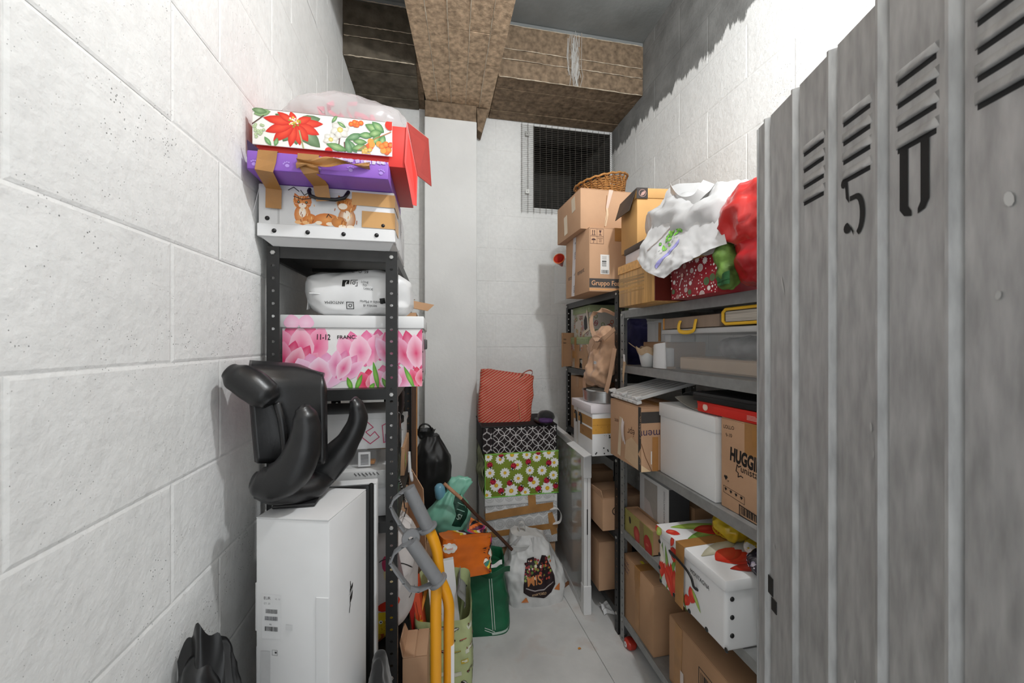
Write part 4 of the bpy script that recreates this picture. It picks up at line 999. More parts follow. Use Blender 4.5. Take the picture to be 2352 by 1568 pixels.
# ------------------------------------------------------------------ right: tops of the racks
def pic_arrows(d, x, y, s, col='#4a2f30'):
    """four-square handling sign: arrows up, glass, umbrella, lettering"""
    d.line([(x, y), (x+s, y), (x+s, y+s*1.05), (x, y+s*1.05), (x, y)], s*.02, col); d.line([(x+s/2, y), (x+s/2, y+s*1.05)], s*.02, col); d.line([(x, y+s*.52), (x+s, y+s*.52)], s*.02, col)
    for q in (.18, .32): d.line([(x+q*s, y+.64*s), (x+q*s, y+.9*s)], s*.045, col); d.poly([(x+(q-.05)*s, y+.86*s), (x+(q+.05)*s, y+.86*s), (x+q*s, y+.97*s)], col)
    d.line([(x+.1*s, y+.6*s), (x+.4*s, y+.6*s)], s*.03, col)
    d.poly([(x+.66*s, y+.95*s), (x+.84*s, y+.95*s), (x+.80*s, y+.80*s), (x+.70*s, y+.80*s)], col); d.line([(x+.75*s, y+.8*s), (x+.75*s, y+.64*s)], s*.04, col); d.line([(x+.66*s, y+.62*s), (x+.84*s, y+.62*s)], s*.04, col)
    d.poly([(x+.25*s+.16*s*cos(a), y+.24*s+.12*s*sin(a)) for a in [pi*k/8 for k in range(9)]], col); d.line([(x+.25*s, y+.25*s), (x+.25*s, y+.07*s), (x+.20*s, y+.06*s)], s*.03, col)
    for i, w_ in enumerate(('FRAGILE', 'THIS', 'SIDE')): d.text(w_, x+.75*s, y+(.36-.12*i)*s, s*.1, col, center=True)

BS_L = 'left'
# lower carton with the dark band, on the black rack
Z = 1.7655
w, dd, h = .34, .37, .343
t = carton('brown carton with dark lettered band and fragile signs on the black rack top', (.80+w/2, 1.91+dd/2, Z), (w, dd, h), 0, CARD)
F = frames(w, dd, h)
d = Draw(w, h); d.rect(0, .022, w, .070, '#4a4644'); d.nxt(); d.text('Gruppo Foa', .012, .034, .036, '#d9a67c', 0, .012, .92); d.line([(0, .012), (w, .012)], .006, '#e0a468')
pic_arrows(d, .005, .255, .075)
d.rect(.062, .094, .113, .198, '#e6e4e0'); d.nxt()
for k in range(5): d.rect(.071, .188-k*.004, .098, .190-k*.004, '#b0aeaa')
for k in range(6): d.rect(.071, .135+k*.0045, .096, .1375+k*.0045, '#555555' if k % 2 else '#8a8a8a')
d.barcode(.068, .098, .04, .018, seed=5); d.rect(.071, .160, .096, .166, '#6a6a6a'); d.build('printed_face', t, F['front'])
d = Draw(dd, h); d.text('éco', .045, .105, .040, '#3c302c', .02, 0, 1.0); d.text('ement', .20, .112, .040, '#3c302c', .05); d.build('lettering', t, F['left'])
tp = tape_run(t, [(-w/2-.0012, .06, .002), (-w/2-.0012, .03, h-.002)], .045, (0, 1, 0), mat('white_printed_tape', '#cfc8c8', .35, var=.05))
d = Draw(.05, .34)
for z_ in (.02, .12, .21, .30): d.text(('SDA', 'IL', 'VOS', 'S')[int(z_*10) % 4], .036, z_, .024, '#5a5560', pi/2, .01)
d.build('tape_lettering', tp, ((-w/2-.0018, .068, 0), (0, -1, 0), (.0, -.08, 1), (-1, 0, 0)))
# upper carton, tilted outwards
w, dd, h = .40, .37, .222
t = carton('plain tan carton with torn pale tape, topmost on the black rack under the wicker basket', (.763+w/2, 1.96+dd/2, 2.109), (w, dd, h), radians(1.5), CARD, tape=False)
tape_run(t, [(-.045, -dd/2-.0012, h-.10), (-.02, -dd/2-.0012, h+.001), (-.02, -.02, h+.001)], [.014, .024, .024], (1, 0, 0), mat('pale_tape', '#d9bfae', .35, var=.05))
tape_run(t, [(-.056, -dd/2-.0012, h-.2), (-.044, -dd/2-.0012, h-.135), (-.046, -dd/2-.0012, h-.09)], [.010, .014, .012], (1, 0, 0), mat('torn_card_face', '#e2c7a6', .85, var=.08), 'torn_strip')
obj('tear', G().tube([(-.060, -dd/2-.0006, h-.205), (-.047, -dd/2-.0006, h-.15), (-.052, -dd/2-.0006, h-.10), (-.046, -dd/2-.0006, h-.03)], .0016, 5), mat('dark_tear', '#8a6040', .9), t)
for y_, z_, a_, L in ((-.09, h-.08, .10, .10), (.03, .06, .1, .13)): tape_run(t, [(-w/2-.0012, y_, z_-L/2+.03), (-w/2-.0012, y_+.01, min(h-.004, z_+L/2+.01))], .05, (0, 1, 0), CTAPE)
# wicker basket tipped on top
WICK = mat('wicker', '#b07c44', .6, var=.25, vscale=60, spec=.3)
WICK2 = mat('dark_wicker', '#8a5a2e', .6, var=.25, vscale=60, spec=.3)
t = thing('wicker_basket', 'woven wicker basket tipped over on top of the plain tan carton below the grille', 'basket', (1.02, 2.19, 2.350), rot=(radians(-4), radians(-13), .3))
rr = random.Random(4)
def br(z): return .105+.035*(z/.13)
g = G()
for k in range(16):
    z = .006+k*.0060; g.tube([(br(z)*(1+.03*sin(a*14+pi*k))*cos(a)*1.2, br(z)*(1+.03*sin(a*14+pi*k))*sin(a), z+rr.uniform(-.002, .002)+.012) for a in [2*pi*q/84 for q in range(85)]], .0036, 5, False)
o = obj('weave', g, WICK, t, 60); o['kind'] = 'stuff'
for k in range(42):
    a = 2*pi*k/42; b = a+(.28 if k % 2 else -.28)
    obj('stake', G().tube([(br(0)*cos(a)*1.2, br(0)*sin(a), .012), (br(.07)*cos((a+b)/2)*1.23, br(.07)*sin((a+b)/2)*1.03, .08), (br(.14)*cos(b)*1.2, br(.14)*sin(b),   .118)], .003, 5), WICK2 if k % 3 else WICK, t, 60)
obj('rim', G().tube([(br(.14)*cos(a)*1.22, br(.14)*1.02*sin(a), .120+.003*sin(a*20)) for a in [2*pi*q/60 for q in range(61)]], .0065, 8, False), WICK, t, 60)
obj('bottom', G().lathe([(0, .004), (.10, .004), (.106, .012), (0, .012)], 40, Matrix.Diagonal((1.2, 1, 1, 1))), WICK2, t, 40)
# clear bin with red things behind the lower carton
t = thing('clear_bin', 'clear plastic bin with red ornaments poking out behind the lettered carton, at the back wall', 'bin', (.955, 2.47, Z))
g = G(); W, D_, H_ = .27, .24, .27
for a in ((-W/2, W/2, -D_/2, -D_/2+.003, 0, H_), (-W/2, W/2, D_/2-.003, D_/2, 0, H_), (-W/2, -W/2+.003, -D_/2+.003, D_/2-.003, 0, H_), (W/2-.003, W/2, -D_/2+.003, D_/2-.003, 0, H_), (-W/2, W/2, -D_/2, D_/2, 0, .003)): g.box(*a)
obj('shell', g, CLRP, t, 0); REDP = mat('red_foil', '#b8382c', .3, var=.15, vscale=30)
obj('rim', G().bbox(-W/2-.006, -W/2, -D_/2, D_/2, H_-.012, H_, .002), CLRP, t)
t = thing('red_ornament', 'red cone shaped paper ornament sticking out of the clear bin by the back wall', 'ornament', (.815, 2.40, 1.995))
obj('cone', G().lathe([(.005, 0), (.035, .085), (.033, .086), (0, .02)], 20, Matrix.Rotation(radians(65), 4, 'X') @ Matrix.Rotation(radians(-30), 4, 'Y')), REDP, t, 50)
obj('rim_band', G().lathe([(.036, .082), (.037, .09), (.033, .09)], 20, Matrix.Rotation(radians(65), 4, 'X') @ Matrix.Rotation(radians(-30), 4, 'Y')), mat('orange_foil', '#cf6a3a', .35), t, 50)
# amber wooden-looking box on the grey rack
Z = 1.6525
AMB = mat('amber_woodgrain_board', '#c99a5c', .42, var=.22, vscale=5, spec=.4, stretch=(14, 14, 1.2))
DRED = mat('dark_red_board', '#6f2a20', .45, var=.15, vscale=8)
w, dd, h = .30, .285, .182
t = thing('wine_box', 'amber woodgrain box with dark smeared bands at the far end of the grey rack top', 'box', (.813+w/2, 1.317+dd/2, Z))
obj('body', G().bbox(-w/2, w/2, -dd/2+.002, dd/2, .0005, h-.004, .003), AMB, t)
obj('end_panel', G().bbox(-w/2+.002, w/2-.002, -dd/2-.001, -dd/2+.0015, .003, h-.006, .001, 1), DRED, t)
obj('lid', G().hexa([(-w/2-.004, -dd/2-.004, h-.035), (w/2, -dd/2-.004, h-.035), (w/2, dd/2+.002, h-.035), (-w/2-.004, dd/2+.002, h-.035), (-w/2-.004, -dd/2-.004, h), (w/2, -dd/2-.004, h), (w/2, dd/2+.002, h), (-w/2-.004, dd/2+.002, h)]), mat('amber_lid', '#d6a05c', .45, var=.15, stretch=(1, 10, 10)), t, 0)
d = Draw(dd, h-.036)
for z_, th_, c in ((.118, .008, '#7d6a4c'), (.105, .014, '#6a5a44'), (.092, .008, '#8a744e'), (.074, .012, '#b98a45'), (.060, .005, '#94733f')):
    d.conv([(0, z_), (dd*.75, z_-.004), (dd*.75, z_+th_*.2), (0, z_+th_)], mixc(hx(c), hx('#c99a5c'), .45))
d.nxt(); d.text('oa', .012, .098, .026, '#c9a05c', 0, .01); d.build('smeared_print', t, frames(w, dd, h)['left'])
# red candy-pattern box
w, dd, h = .30, .235, .122
t = thing('candy_box', 'dark red box printed with peppermint swirls and candy canes, under the white plastic sack', 'box', (.849+w/2, 1.03+dd/2, Z))
obj('body', G().bbox(-w/2, w/2, -dd/2, dd/2, .0005, h-.003, .002), mat('candy_red_board', '#9b1f2b', .42, var=.05), t)
obj('lid', G().bbox(-w/2+.001, w/2-.001, -dd/2+.001, dd/2-.001, h-.003, h, .001, 1), mat('candy_red_board'), t)
d = Draw(dd, h); rr = random.Random(9); pts = []
WH = ['#efe6e2', '#e8d6d2', '#f2efe9']
for k in range(400):
    x, y, q = rr.uniform(0, dd), rr.uniform(0, h), rr.choice((.004, .009, .012, .013, .0025, .0025))
    if any((x-a)**2+(y-b)**2 < (q+c+.0022)**2 for a, b, c in pts): continue
    pts.append((x, y, q)); kind = rr.randrange(4)
    if q < .006: d.disc(x, y, q, rr.choice(WH+['#c98a8a']), 10)
    elif kind == 0:
        c = rr.choice(('#3f8f5e', '#efe6e2', '#d8b0a8'))
        for r_ in (q, q*.7, q*.4): d.ring(x, y, r_*.9, q*.16, c, 16)
        d.disc(x, y, q*.15, c, 6)
    elif kind == 3 and q > .01:
        a = rr.uniform(-.6, .6); c = rr.choice(('#efe6e2', '#d9a9a2', '#7fae90'))
        d.line([(x-q*1.2*sin(a), y-q*1.2*cos(a)), (x+q*.7*sin(a), y+q*.7*cos(a))], .004, c); d.ring(x+q*.7*sin(a)+.004, y+q*.7*cos(a), .0045, .004, c, 8, 0, pi)
    else:
        c = rr.choice(WH+['#d8a59a']); n = 9
        for k2 in range(n): d.petal(x, y, q, q*.42, 2*pi*k2/n+.3, c, tip=.75, pt=False)
d.build('candy_print', t, frames(w, dd, h)['left'], GLOSSINK)
# flat white box with dark lid and the tall carton on it
t = lidbox('small white box with dark brown lid between the amber box and the dark-lidded carton', (1.0, 1.56, Z+.1825), (.26, .19, .095), .028, radians(-4), m=mat('lilac_white_board', '#d9d3d6', .5), lm=mat('dark_brown_lid', '#43362d', .5, var=.1))
d = Draw(.26, .028); d.disc(.10, .014, .006, '#b9b0a8', 10); d.build('lid_emblem', t, ((-.135, -.101, .068), (1, 0, 0), (0, 0, 1), (0, -1, 0)))
w, dd, h = .27, .20, .262
t = thing('fruit_carton', 'tan carton with dark lid flaps and round leaf emblem beside the white plastic sack', 'box', (.905+w/2, 1.57+dd/2, Z+.2785), radians(-7))
CARDY = mat('warm_cardboard', '#cf9f62', .7, var=.08, vscale=6); DK = mat('dark_printed_board', '#2e2622', .5, var=.1)
obj('body', G().bbox(-w/2, w/2, -dd/2, dd/2, .0005, h-.02, .003), CARDY, t)
obj('lid', G().bbox(-w/2-.003, w/2+.003, -dd/2-.004, dd/2+.003, h-.045, h, .003), CARDY, t)
obj('dark_corner', G().bbox(-w/2-.004, -w/2+.048, -dd/2-.0055, -dd/2-.0035, h-.048, h+.001, .0005, 1), DK, t)
obj('hanging_flap', G().hexa([(-w/2-.035, -dd/2+.01, h-.10), (-w/2-.032, -dd/2+.01, h-.10), (-w/2-.032, dd/2-.01, h-.09), (-w/2-.035, dd/2-.01, h-.09), (-w/2-.006, -dd/2-.002, h-.002), (-w/2-.0035, -dd/2-.002, h-.002), (-w/2-.0035, dd/2, h-.002), (-w/2-.006, dd/2, h-.002)]), DK, t, 0)
d = Draw(.05, .05); d.ring(.026, .026, .016, .002, '#b08a80', 24); d.petal(.018, .014, .030, .014, .8, '#b08a80'); d.build('leaf_emblem', t, ((-w/2-.003, -dd/2-.0055, h-.05), (1, 0, 0), (0, 0, 1), (0, -1, 0)))
d = Draw(w, h); d.poly([(.15+.03*cos(a), .12+.035*sin(a)) for a in [pi*k/8 for k in range(9)]], '#5a2a1e'); d.build('handle_hole', t, frames(w, dd, h)['front'])

# white plastic sack sprawling over the boxes; its mouth hangs toward the aisle
SACK = mat('white_carrier_film', '#c4c4c4', .26, var=.05, vscale=7, spec=.6)
t = thing('white_plastic_sack', 'big shiny white plastic sack with green vegetable print sprawled on the boxes', 'bag', (1.02, 1.15, 1.83))
o_ = Vector(t.location)
g = G().blob((.20, .27, .125), .7, .75, .028, 9, (1, 1, 1), 21, 110, 60, lambda p: (p[0]-.03*p[1], p[1], p[2]+.05*sin(p[1]*5-.4)-.10*max(0, p[1]-.1)), (0, .07, .10), -.075)
obj('body', g, SACK, t, 60); bv = g.bvh()
def Pq(x, y, u): return pix(x, y, u=u)-o_
M_ = [[Pq(1610, 420, .93), Pq(1545, 428, .90), Pq(1520, 470, .86), Pq(1500, 520, .82), Pq(1478, 560, .79), Pq(1466, 592, .78)],
      [Pq(1640, 470, .87), Pq(1590, 490, .845), Pq(1550, 520, .82), Pq(1530, 560, .80), Pq(1500, 592, .775), Pq(1480, 618, .765)],
      [Pq(1660, 520, .84), Pq(1620, 540, .825), Pq(1585, 560, .81), Pq(1560, 588, .79), Pq(1530, 612, .77), Pq(1500, 632, .76)],
      [Pq(1670, 560, .83), Pq(1640, 570, .82), Pq(1610, 588, .805), Pq(1585, 600, .795), Pq(1560, 618, .785), Pq(1527, 640, .77)]]
def cat(P, s):
    n = len(P)-1; i = min(int(s*n), n-1); f = s*n-i
    p0, p1, p2, p3 = P[max(i-1, 0)], P[i], P[i+1], P[min(i+2, n)]
    return .5*((2*p1)+(p2-p0)*f+(2*p0-5*p1+4*p2-p3)*f*f+(3*p1-p0-3*p2+p3)*f**3)
def mouth(a, b):
    p = cat([cat(r, a) for r in M_], b); k = fold(p, 16, (1, 1, 1), 5)*.008*(.4+a)
    return p+Vector((-k, 0, k*.5))
gm = G().sheet(mouth, 44, 34, .0016); obj('mouth_flap', gm, SACK, t, 60); bm_ = gm.bvh()
hd = spl([Pq(1540, 432, .86), Pq(1560, 462, .845), Pq(1588, 462, .84), Pq(1612, 440, .85), Pq(1628, 418, .88)], 8)
obj('handle', G().ribbon(hd, .038, [(0, .5, 1)]*len(hd), .0012), SACK, t, 60)
# print on the flap
ctr = Pq(1550, 540, .81); ex = (Pq(1600, 470, .83)-Pq(1510, 590, .79)).normalized(); n_ = Vector((-1, -.35, .1)).normalized(); ey = n_.cross(ex).normalized()*1; ey = -ey if ey.z < 0 else ey
d = Draw(.22, .16); rr = random.Random(6)
d.poly([(0, .02), (.11, .03), (.12, .042), (0, .036)], '#9a97cf'); d.nxt()
for k in range(34): x = rr.uniform(.05, .19); y = .085+rr.gauss(0, .010); d.petal(x, y, rr.uniform(.012, .026), .012, rr.uniform(0, 6.3), rr.choice(['#3f8f2a', '#6fbf3a', '#8fd35a', '#2f6f24']), '#8fcf5a')
for k in range(50): x = rr.uniform(.01, .20); y = .065+rr.gauss(0, .006); d.line([(x, y), (x+.006, y+rr.uniform(-.004, .004))], .0014, rr.choice(['#8a8f8a', '#5f6f5f', '#b9bdb9']))
d.line([(-.0, .13), (.20, .12)], .004, '#8a7a70')
d.build('vegetable_print', t, (ctr-ex*.11-ey*.08, ex, ey, n_), INK, bvh=bm_, maxlen=.012, lift=.0016)
# red sack and green cloth by the door edge
REDF = mat('red_shiny_fabric', '#c8231f', .3, var=.12, vscale=12, spec=.6, sheen=.2)
t = thing('red_sack', 'shiny red sack crammed against the white plastic sack at the door edge', 'bag', (.925, .935, 1.655))
obj('upper', G().blob((.095, .10, .085), .75, .8, .024, 13, (1, 1, 1), 31, 72, 44, None, (.0, 0, .205)), REDF, t, 60)
obj('lower', G().blob((.085, .075, .075), .75, .8, .014, 13, (1, 1, 1), 33, 64, 40, None, (-.005, -.035, .078), -.074), mat('deep_red_fabric', '#a81c22', .35, var=.15, vscale=12, spec=.5), t, 60)
t = thing('green_cloth', 'crumpled green leafy cloth between the candy box and the red sack', 'cloth', (.855, .995, Z))
obj('bundle', G().blob((.03, .026, .075), .8, .8, .012, 20, (1, 1, 1), 41, 48, 40, lambda p: (p[0], p[1]+.1*p[2], p[2]), (0, 0, .076), -.075), mat('green_cloth', '#5f7f35', .7, var=.45, vscale=22), t, 60)
obj('dark_leaf', G().sheet(lambda a, b: (-.036-.004*sin(a*6), -.05+.05*a, .012+.035*b*(1-.3*a)+.006*sin(b*9)), 10, 8, .002), mat('dark_green_felt', '#23562c', .8, var=.2), t, 60)

# ------------------------------------------------------------------ black rack, second shelf
Z = 1.3205
def floral(name, label, base, size, taped):
    w, dd, h = size
    t = thing(name, label, 'box', base)
    obj('body', G().bbox(-w/2, w/2, -dd/2, dd/2, .0005, h-.01, .002), mat('cream_floral_board', '#d8d0c4', .6), t)
    obj('lid', G().bbox(-w/2-.006, w/2+.006, -dd/2-.006, dd/2+.006, h-.045, h, .002), mat('sage_lid', '#a9b487', .6, var=.08), t)
    d = Draw(dd, h-.045); rr = random.Random(len(name)+int(taped)); 
    for k in range(16): d.line([(k*dd/15, 0), (k*dd/15, h)], .0022, '#b9aea6')
    d.nxt()
    for k in range(26):
        x, y = rr.uniform(0, dd), rr.uniform(0, h-.05); c = rr.choice(['#c8613f', '#a84a52', '#8a9a5a', '#c98a4a', '#b05a7a'])
        d.ring(x, y, .011, .004, c, 10); d.disc(x, y, .004, rr.choice(['#e0c060', '#d8d0c4']), 6)
    d.nxt(); hole = [(.19, .055), (.215, .04), (.24, .06), (.235, .12), (.21, .14), (.185, .11)] if not taped else [(.15, .06), (.19, .06), (.185, .085), (.16, .088)]
    d.poly(hole, '#0d0c0c')
    if taped: d.poly([(.15, .008), (.2, .006), (.19, .035), (.16, .04)], '#0d0c0c')
    d.build('floral_print', t, frames(w, dd, h)['left'])
    d = Draw(w, h-.045)
    for k in range(18): x, y = rr.uniform(0, w), rr.uniform(0, h-.05); d.ring(x, y, .011, .004, rr.choice(['#c8613f', '#a84a52', '#8a9a5a']), 10)
    d.build('floral_print', t, frames(w, dd, h)['front'])
    d = Draw(dd+.012, .045)
    for k in range(14): d.petal(.012+k*.025, .008, .03, .012, pi/2+rr.uniform(-.6, .6), '#7f9464', '#c4ccaa')
    d.build('leaf_print', t, ((-w/2-.006, dd/2+.006, h-.045), (0, -1, 0), (0, 0, 1), (-1, 0, 0)))
    if taped:
        for y_ in (-.11, .03): tape_run(t, [(-w/2-.0072, y_, h-.05), (-w/2-.0072, y_, .002)], .09, (0, 1, 0))
        tape_run(t, [(-w/2-.0078, -.15, .095), (-w/2-.0078, .12, .09)], .05, (0, 0, 1))
        tape_run(t, [(-w/2-.0078, .06, h-.001), (-w/2-.0078, .06, h-.05)], .04, (0, 1, 0))
    else: tape_run(t, [(-w/2-.0072, -.10, h-.03), (-w/2-.004, -.13, .05), (-w/2-.003, -.02, .02)], .022, (0, 1, 1), CTAPE)
    return t
floral('floral_box', 'taped floral box with sage lid, lower one on the black rack', (1.06, 2.395, Z), (.25, .30, .208), True)
floral('floral_box', 'floral box with sage lid and ragged hole, upper one on the black rack', (1.075, 2.395, Z+.2085), (.25, .29, .20), False)
t = thing('cardboard_sheet', 'brown cardboard sheet with handwriting standing behind the floral boxes', 'cardboard', (.90, 2.558, Z))
obj('sheet', G().bbox(-.03, .25, -.004, .004, .005, .24, .001, 1), CARD2, t)
obj('end', G().bbox(-.032, -.026, -.010, .012, .0, .24, .001, 1), CARD2, t)
d = Draw(.05, .24)
for z_ in (.19, .165): d.text('tes', .006, z_, .018, '#2a2a2a', 0, .01)
d.build('handwriting', t, ((-.03, -.0042, 0), (1, 0, 0), (0, 0, 1), (0, -1, 0)))
FAB = mat('beige_canvas', '#c79f80', .75, var=.1, vscale=10, sheen=.2, bump=.15, bscale=150)
t = thing('canvas_bag', 'beige fabric bag with long dangling straps hanging off the black rack shelf', 'bag', (.955, 1.985, Z))
def cw(p):
    x, y, z = p; k = max(0, .12-z)/.12
    return (x-.018*k, y, z)
g = G().blob((.060, .115, .155), .75, .8, .026, 10, (1, 1, .8), 51, 80, 60, cw, (-.03, -.01, .09))
g2 = [v for v in g.v]
g.v = [Vector((min(v.x, -.041) if v.z < .003 else v.x, v.y, v.z)) for v in g.v]
obj('body', g, FAB, t, 60)
obj('flap', G().sheet(lambda a, b: (-.100+.02*a-.016*sin(b*pi), -.10+.19*b, .20-.12*a-.03*b+.022*sin(b*6+a*3)), 14, 14, .003), FAB, t, 60)
def strap(P, nm='strap'):
    pts = spl([Vector(p)-Vector(t.location) for p in P], 8); obj(nm, G().ribbon(pts, .026, [(.25, -.8, .15+.02*i/len(pts)) for i in range(len(pts))], .003), FAB, t, 60)
strap([pix(1365, 800, u=.85), pix(1374, 785, u=.84), pix(1362, 810, u=.842), pix(1348, 855, u=.85), pix(1342, 880, u=.85), pix(1350, 914, u=.855)])
strap([pix(1412, 800, u=.86), pix(1407, 830, u=.855), pix(1400, 868, u=.85), pix(1392, 900, u=.85)])
strap([pix(1412, 755, u=.88), pix(1385, 778, u=.85), pix(1368, 776, u=.845), pix(1358, 745, u=.86), pix(1362, 722, u=.88), pix(1385, 712, u=.90), pix(1412, 722, u=.95)], 'top_strap')
d = Draw(.05, .03); d.ring(.02, .005, .016, .003, '#8fb0c4', 12, .3, 2.6); d.ring(.02, .005, .009, .003, '#8fb0c4', 12, .3, 2.6); d.build('blue_print', t, ((-.09, -.03, .05), (0, -1, 0), (0, 0, 1), (-1, 0, 0)), bvh=g.bvh())
t = thing('navy_cloth', 'dark blue cloth stuffed above the beige fabric bag on the black rack', 'cloth', (1.10, 1.98, Z))
obj('bundle', G().blob((.07, .09, .155), .75, .8, .02, 12, (1, 1, 1), 57, 56, 40, None, (.02, 0, .157), -.155), mat('navy_fabric', '#2c2a55', .7, var=.25, vscale=14), t, 60)

# ------------------------------------------------------------------ black rack, third shelf
Z = .9055
w, dd, h = .25, .27, .225
t = thing('perforated_box', 'white perforated carton with orange panel and open side flap on the black rack', 'box', (.795+w/2, 1.86+dd/2, Z))
obj('body', G().bbox(-w/2, w/2, -dd/2, dd/2, .0005, h-.002, .002), WHITEB, t)
obj('lid', G().bbox(-w/2-.010, w/2+.006, -dd/2-.006, dd/2+.010, h-.002, h+.040, .002), mat('lilac_white_board'), t)
obj('side_flap', G().hexa([(-w/2-.042, -dd/2+.01, -.004), (-w/2-.040, -dd/2+.01, -.007), (-w/2-.05, dd/2-.02, .004), (-w/2-.052, dd/2-.02, .007), (-w/2-.003, -dd/2+.005, .010), (-w/2-.001, -dd/2+.005, .007), (-w/2-.001, dd/2-.005, .012), (-w/2-.003, dd/2-.005, .014)]), mat('pale_grey_board'), t, 0)
d = Draw(w, h); d.rect(0, .115, w, .195, '#d29b45'); d.nxt(); d.line([(0, .16), (w, .16)], .0015, '#a97628'); rr = random.Random(2)
for k in range(40): x, y = rr.uniform(.01, w), rr.uniform(.01, .105); d.disc(x, y, .0042, '#3a3a3a', 8)
for k in range(10): d.disc(rr.uniform(.01, .1), rr.uniform(.10, .17), .0016, '#4a4038', 6)
d.build('dot_print', t, frames(w, dd, h)['front'])
d = Draw(dd, h); d.rect(.10, .085, dd, .14, '#a47a4a'); d.rect(.0, .15, dd, .20, '#b58a55'); d.nxt(); d.rect(.05, .0, .07, h, '#c9c4bc'); d.text('ex', .13, .10, .028, '#7a5a34'); d.build('tape_print', t, frames(w, dd, h)['left'])
for y_ in (.03, .10): obj('clip', G().tube(spl([(-w/2-.001, y_, .20), (-w/2-.006, y_, .185), (-w/2-.006, y_-.02, .19), (-w/2-.005, y_-.022, .14)], 4), .0045, 8), BLACKP, t, 60)
t = thing('cake_tin', 'round metal cake tin on the white perforated carton under the dangling straps', 'tin', (.905, 1.985, Z+.2655))
TIN = mat('brushed_tin', '#b5b5b4', .28, metal=.85, var=.08, vscale=14)
obj('tin', G().lathe([(0, 0), (.100, 0), (.104, .004), (.108, .058), (.112, .060), (.112, .064), (.104, .062), (.100, .008), (0, .006)], 48, Matrix.Diagonal((.95, 1.1, 1, 1))), TIN, t, 30)
obj('ring', G().lathe([(.085, .050), (.090, .060), (.084, .066), (.076, .066), (.072, .058)], 40, Matrix.Diagonal((.95, 1.1, 1, 1))), TIN, t, 40)
rr = random.Random(1)
for k in range(4): obj('paper_disc', G().lathe([(0, .062+.003*k), (.07-.006*k, .062+.003*k), (.07-.006*k, .0635+.003*k), (0, .0635+.003*k)], 24, Matrix.Translation((rr.uniform(-.008, .008), rr.uniform(-.008, .008), 0))), mat('grey_paper', '#8f8c84', .7, var=.2), t, 30)
t = carton('tall brown carton behind the cake tin on the black rack', (1.07, 2.42, Z), (.28, .26, .36), m=CARD2)
t = thing('black_tray', 'black plastic tray edge at the far end of the black rack shelf', 'tray', (.955, 2.23, Z))
obj('tray', G().bbox(-.035, .05, -.075, .04, .0, .075, .012), BLACKP, t); obj('rim', G().bbox(-.040, .055, -.08, .045, .068, .082, .005), BLACKP, t)
# lower shelves of the black rack
def opencarton(label, base, size, rz, m, lift=.045, mark=None):
    w, dd, h = size; t = carton(label, base, size, rz, m, tape=False)
    obj('raised_flap', G().hexa([(-w/2, -dd/2, h+.001), (-w/2+.004, -dd/2, h+.001), (-w/2+.004, dd/2, h+.001), (-w/2, dd/2, h+.001), (-w/2-.01, -dd/2+.004, h+lift), (-w/2-.006, -dd/2+.004, h+lift), (-w/2-.006, dd/2-.004, h+lift*.6), (-w/2-.01, dd/2-.004, h+lift*.6)]), m, t, 0)
    if mark:
        d = Draw(w, h); d.ring(mark[0], mark[1], .020, .005, '#2a211d', 22); d.line([(mark[0]-.008, mark[1]+.006), (mark[0], mark[1]-.002), (mark[0]+.008, mark[1]+.006)], .004, '#2a211d'); d.build('round_mark', t, frames(w, dd, h)['front'])
    return t
opencarton('brown carton with round black mark and lifted flap on the black rack, fourth level', (.975, 1.975, .5105), (.24, .22, .172), 0, CARD, .04, (.075, .10))
t = carton('narrow brown carton behind the marked carton on the fourth level', (.97, 2.25, .5105), (.2, .14, .2), 0, CARD2, tape=False)
t = carton('brown carton standing on the lowest level of the black rack', (.985, 2.10, .1205), (.20, .24, .27), 0, CARD, tape=False)
t = carton('big dark brown carton at the back of the lowest black rack level', (1.03, 2.42, .1205), (.24, .26, .32), 0, CARD2)

# ------------------------------------------------------------------ grey rack, second shelf
Z = 1.3825
w, dd, h = .33, .60, .166
t = thing('clear_storage_box', 'clear plastic storage box with pale lid on the second shelf of the grey rack', 'box', (.94+w/2, .845+dd/2, Z))
g = G(); th = .003
for a in ((-w/2, w/2, -dd/2, -dd/2+th, .003, h-.012), (-w/2, w/2, dd/2-th, dd/2, .003, h-.012), (-w/2, -w/2+th, -dd/2+th, dd/2-th, .003, h-.012), (w/2-th, w/2, -dd/2+th, dd/2-th, .003, h-.012), (-w/2, w/2, -dd/2, dd/2, 0, .003)): g.box(*a)
obj('tub', g, CLRP, t, 0); obj('lid', G().bbox(-w/2-.010, w/2+.006, -dd/2-.008, dd/2+.012, h-.020, h, .006), mat('pale_grey_lid', '#b5b5b4', .4, var=.06), t)
t2 = thing('brown_folder', 'brown cardboard folder inside the clear storage box', 'folder', (1.09, 1.16, Z+.004))
obj('cover', G().bbox(-.11, .11, -.24, .24, 0, .052, .004), mat('brown_folder', '#a08870', .7, var=.1), t2); obj('pages', G().bbox(-.113, .105, -.235, .235, .006, .046, .001, 1), mat('tan_pages', '#b39c84', .8, var=.1), t2)
t2 = thing('grey_bundle', 'crumpled grey bundle lying inside the clear storage box', 'cloth', (1.06, 1.12, Z+.058))
obj('bundle', G().blob((.09, .09, .035), .8, .8, .012, 16, (1, 1, 1), 61, 48, 30, None, (0, 0, .036), -.034), mat('grey_wool', '#6f6f70', .8, var=.4, vscale=18), t2, 60)
t2 = thing('coral_toy', 'coral red plastic piece inside the clear storage box near the door edge', 'toy', (.97, .90, Z+.004))
obj('block', G().bbox(-.022, .05, -.045, .017, .0, .055, .01), mat('coral_plastic', '#d8604f', .4), t2); obj('knob', G().blob((.02, .022, .03), .9, .9, .0, c=(.0, -.01, .082), nu=20, nv=14), mat('pale_yellow_plastic', '#cfc0a0', .4), t2, 60)
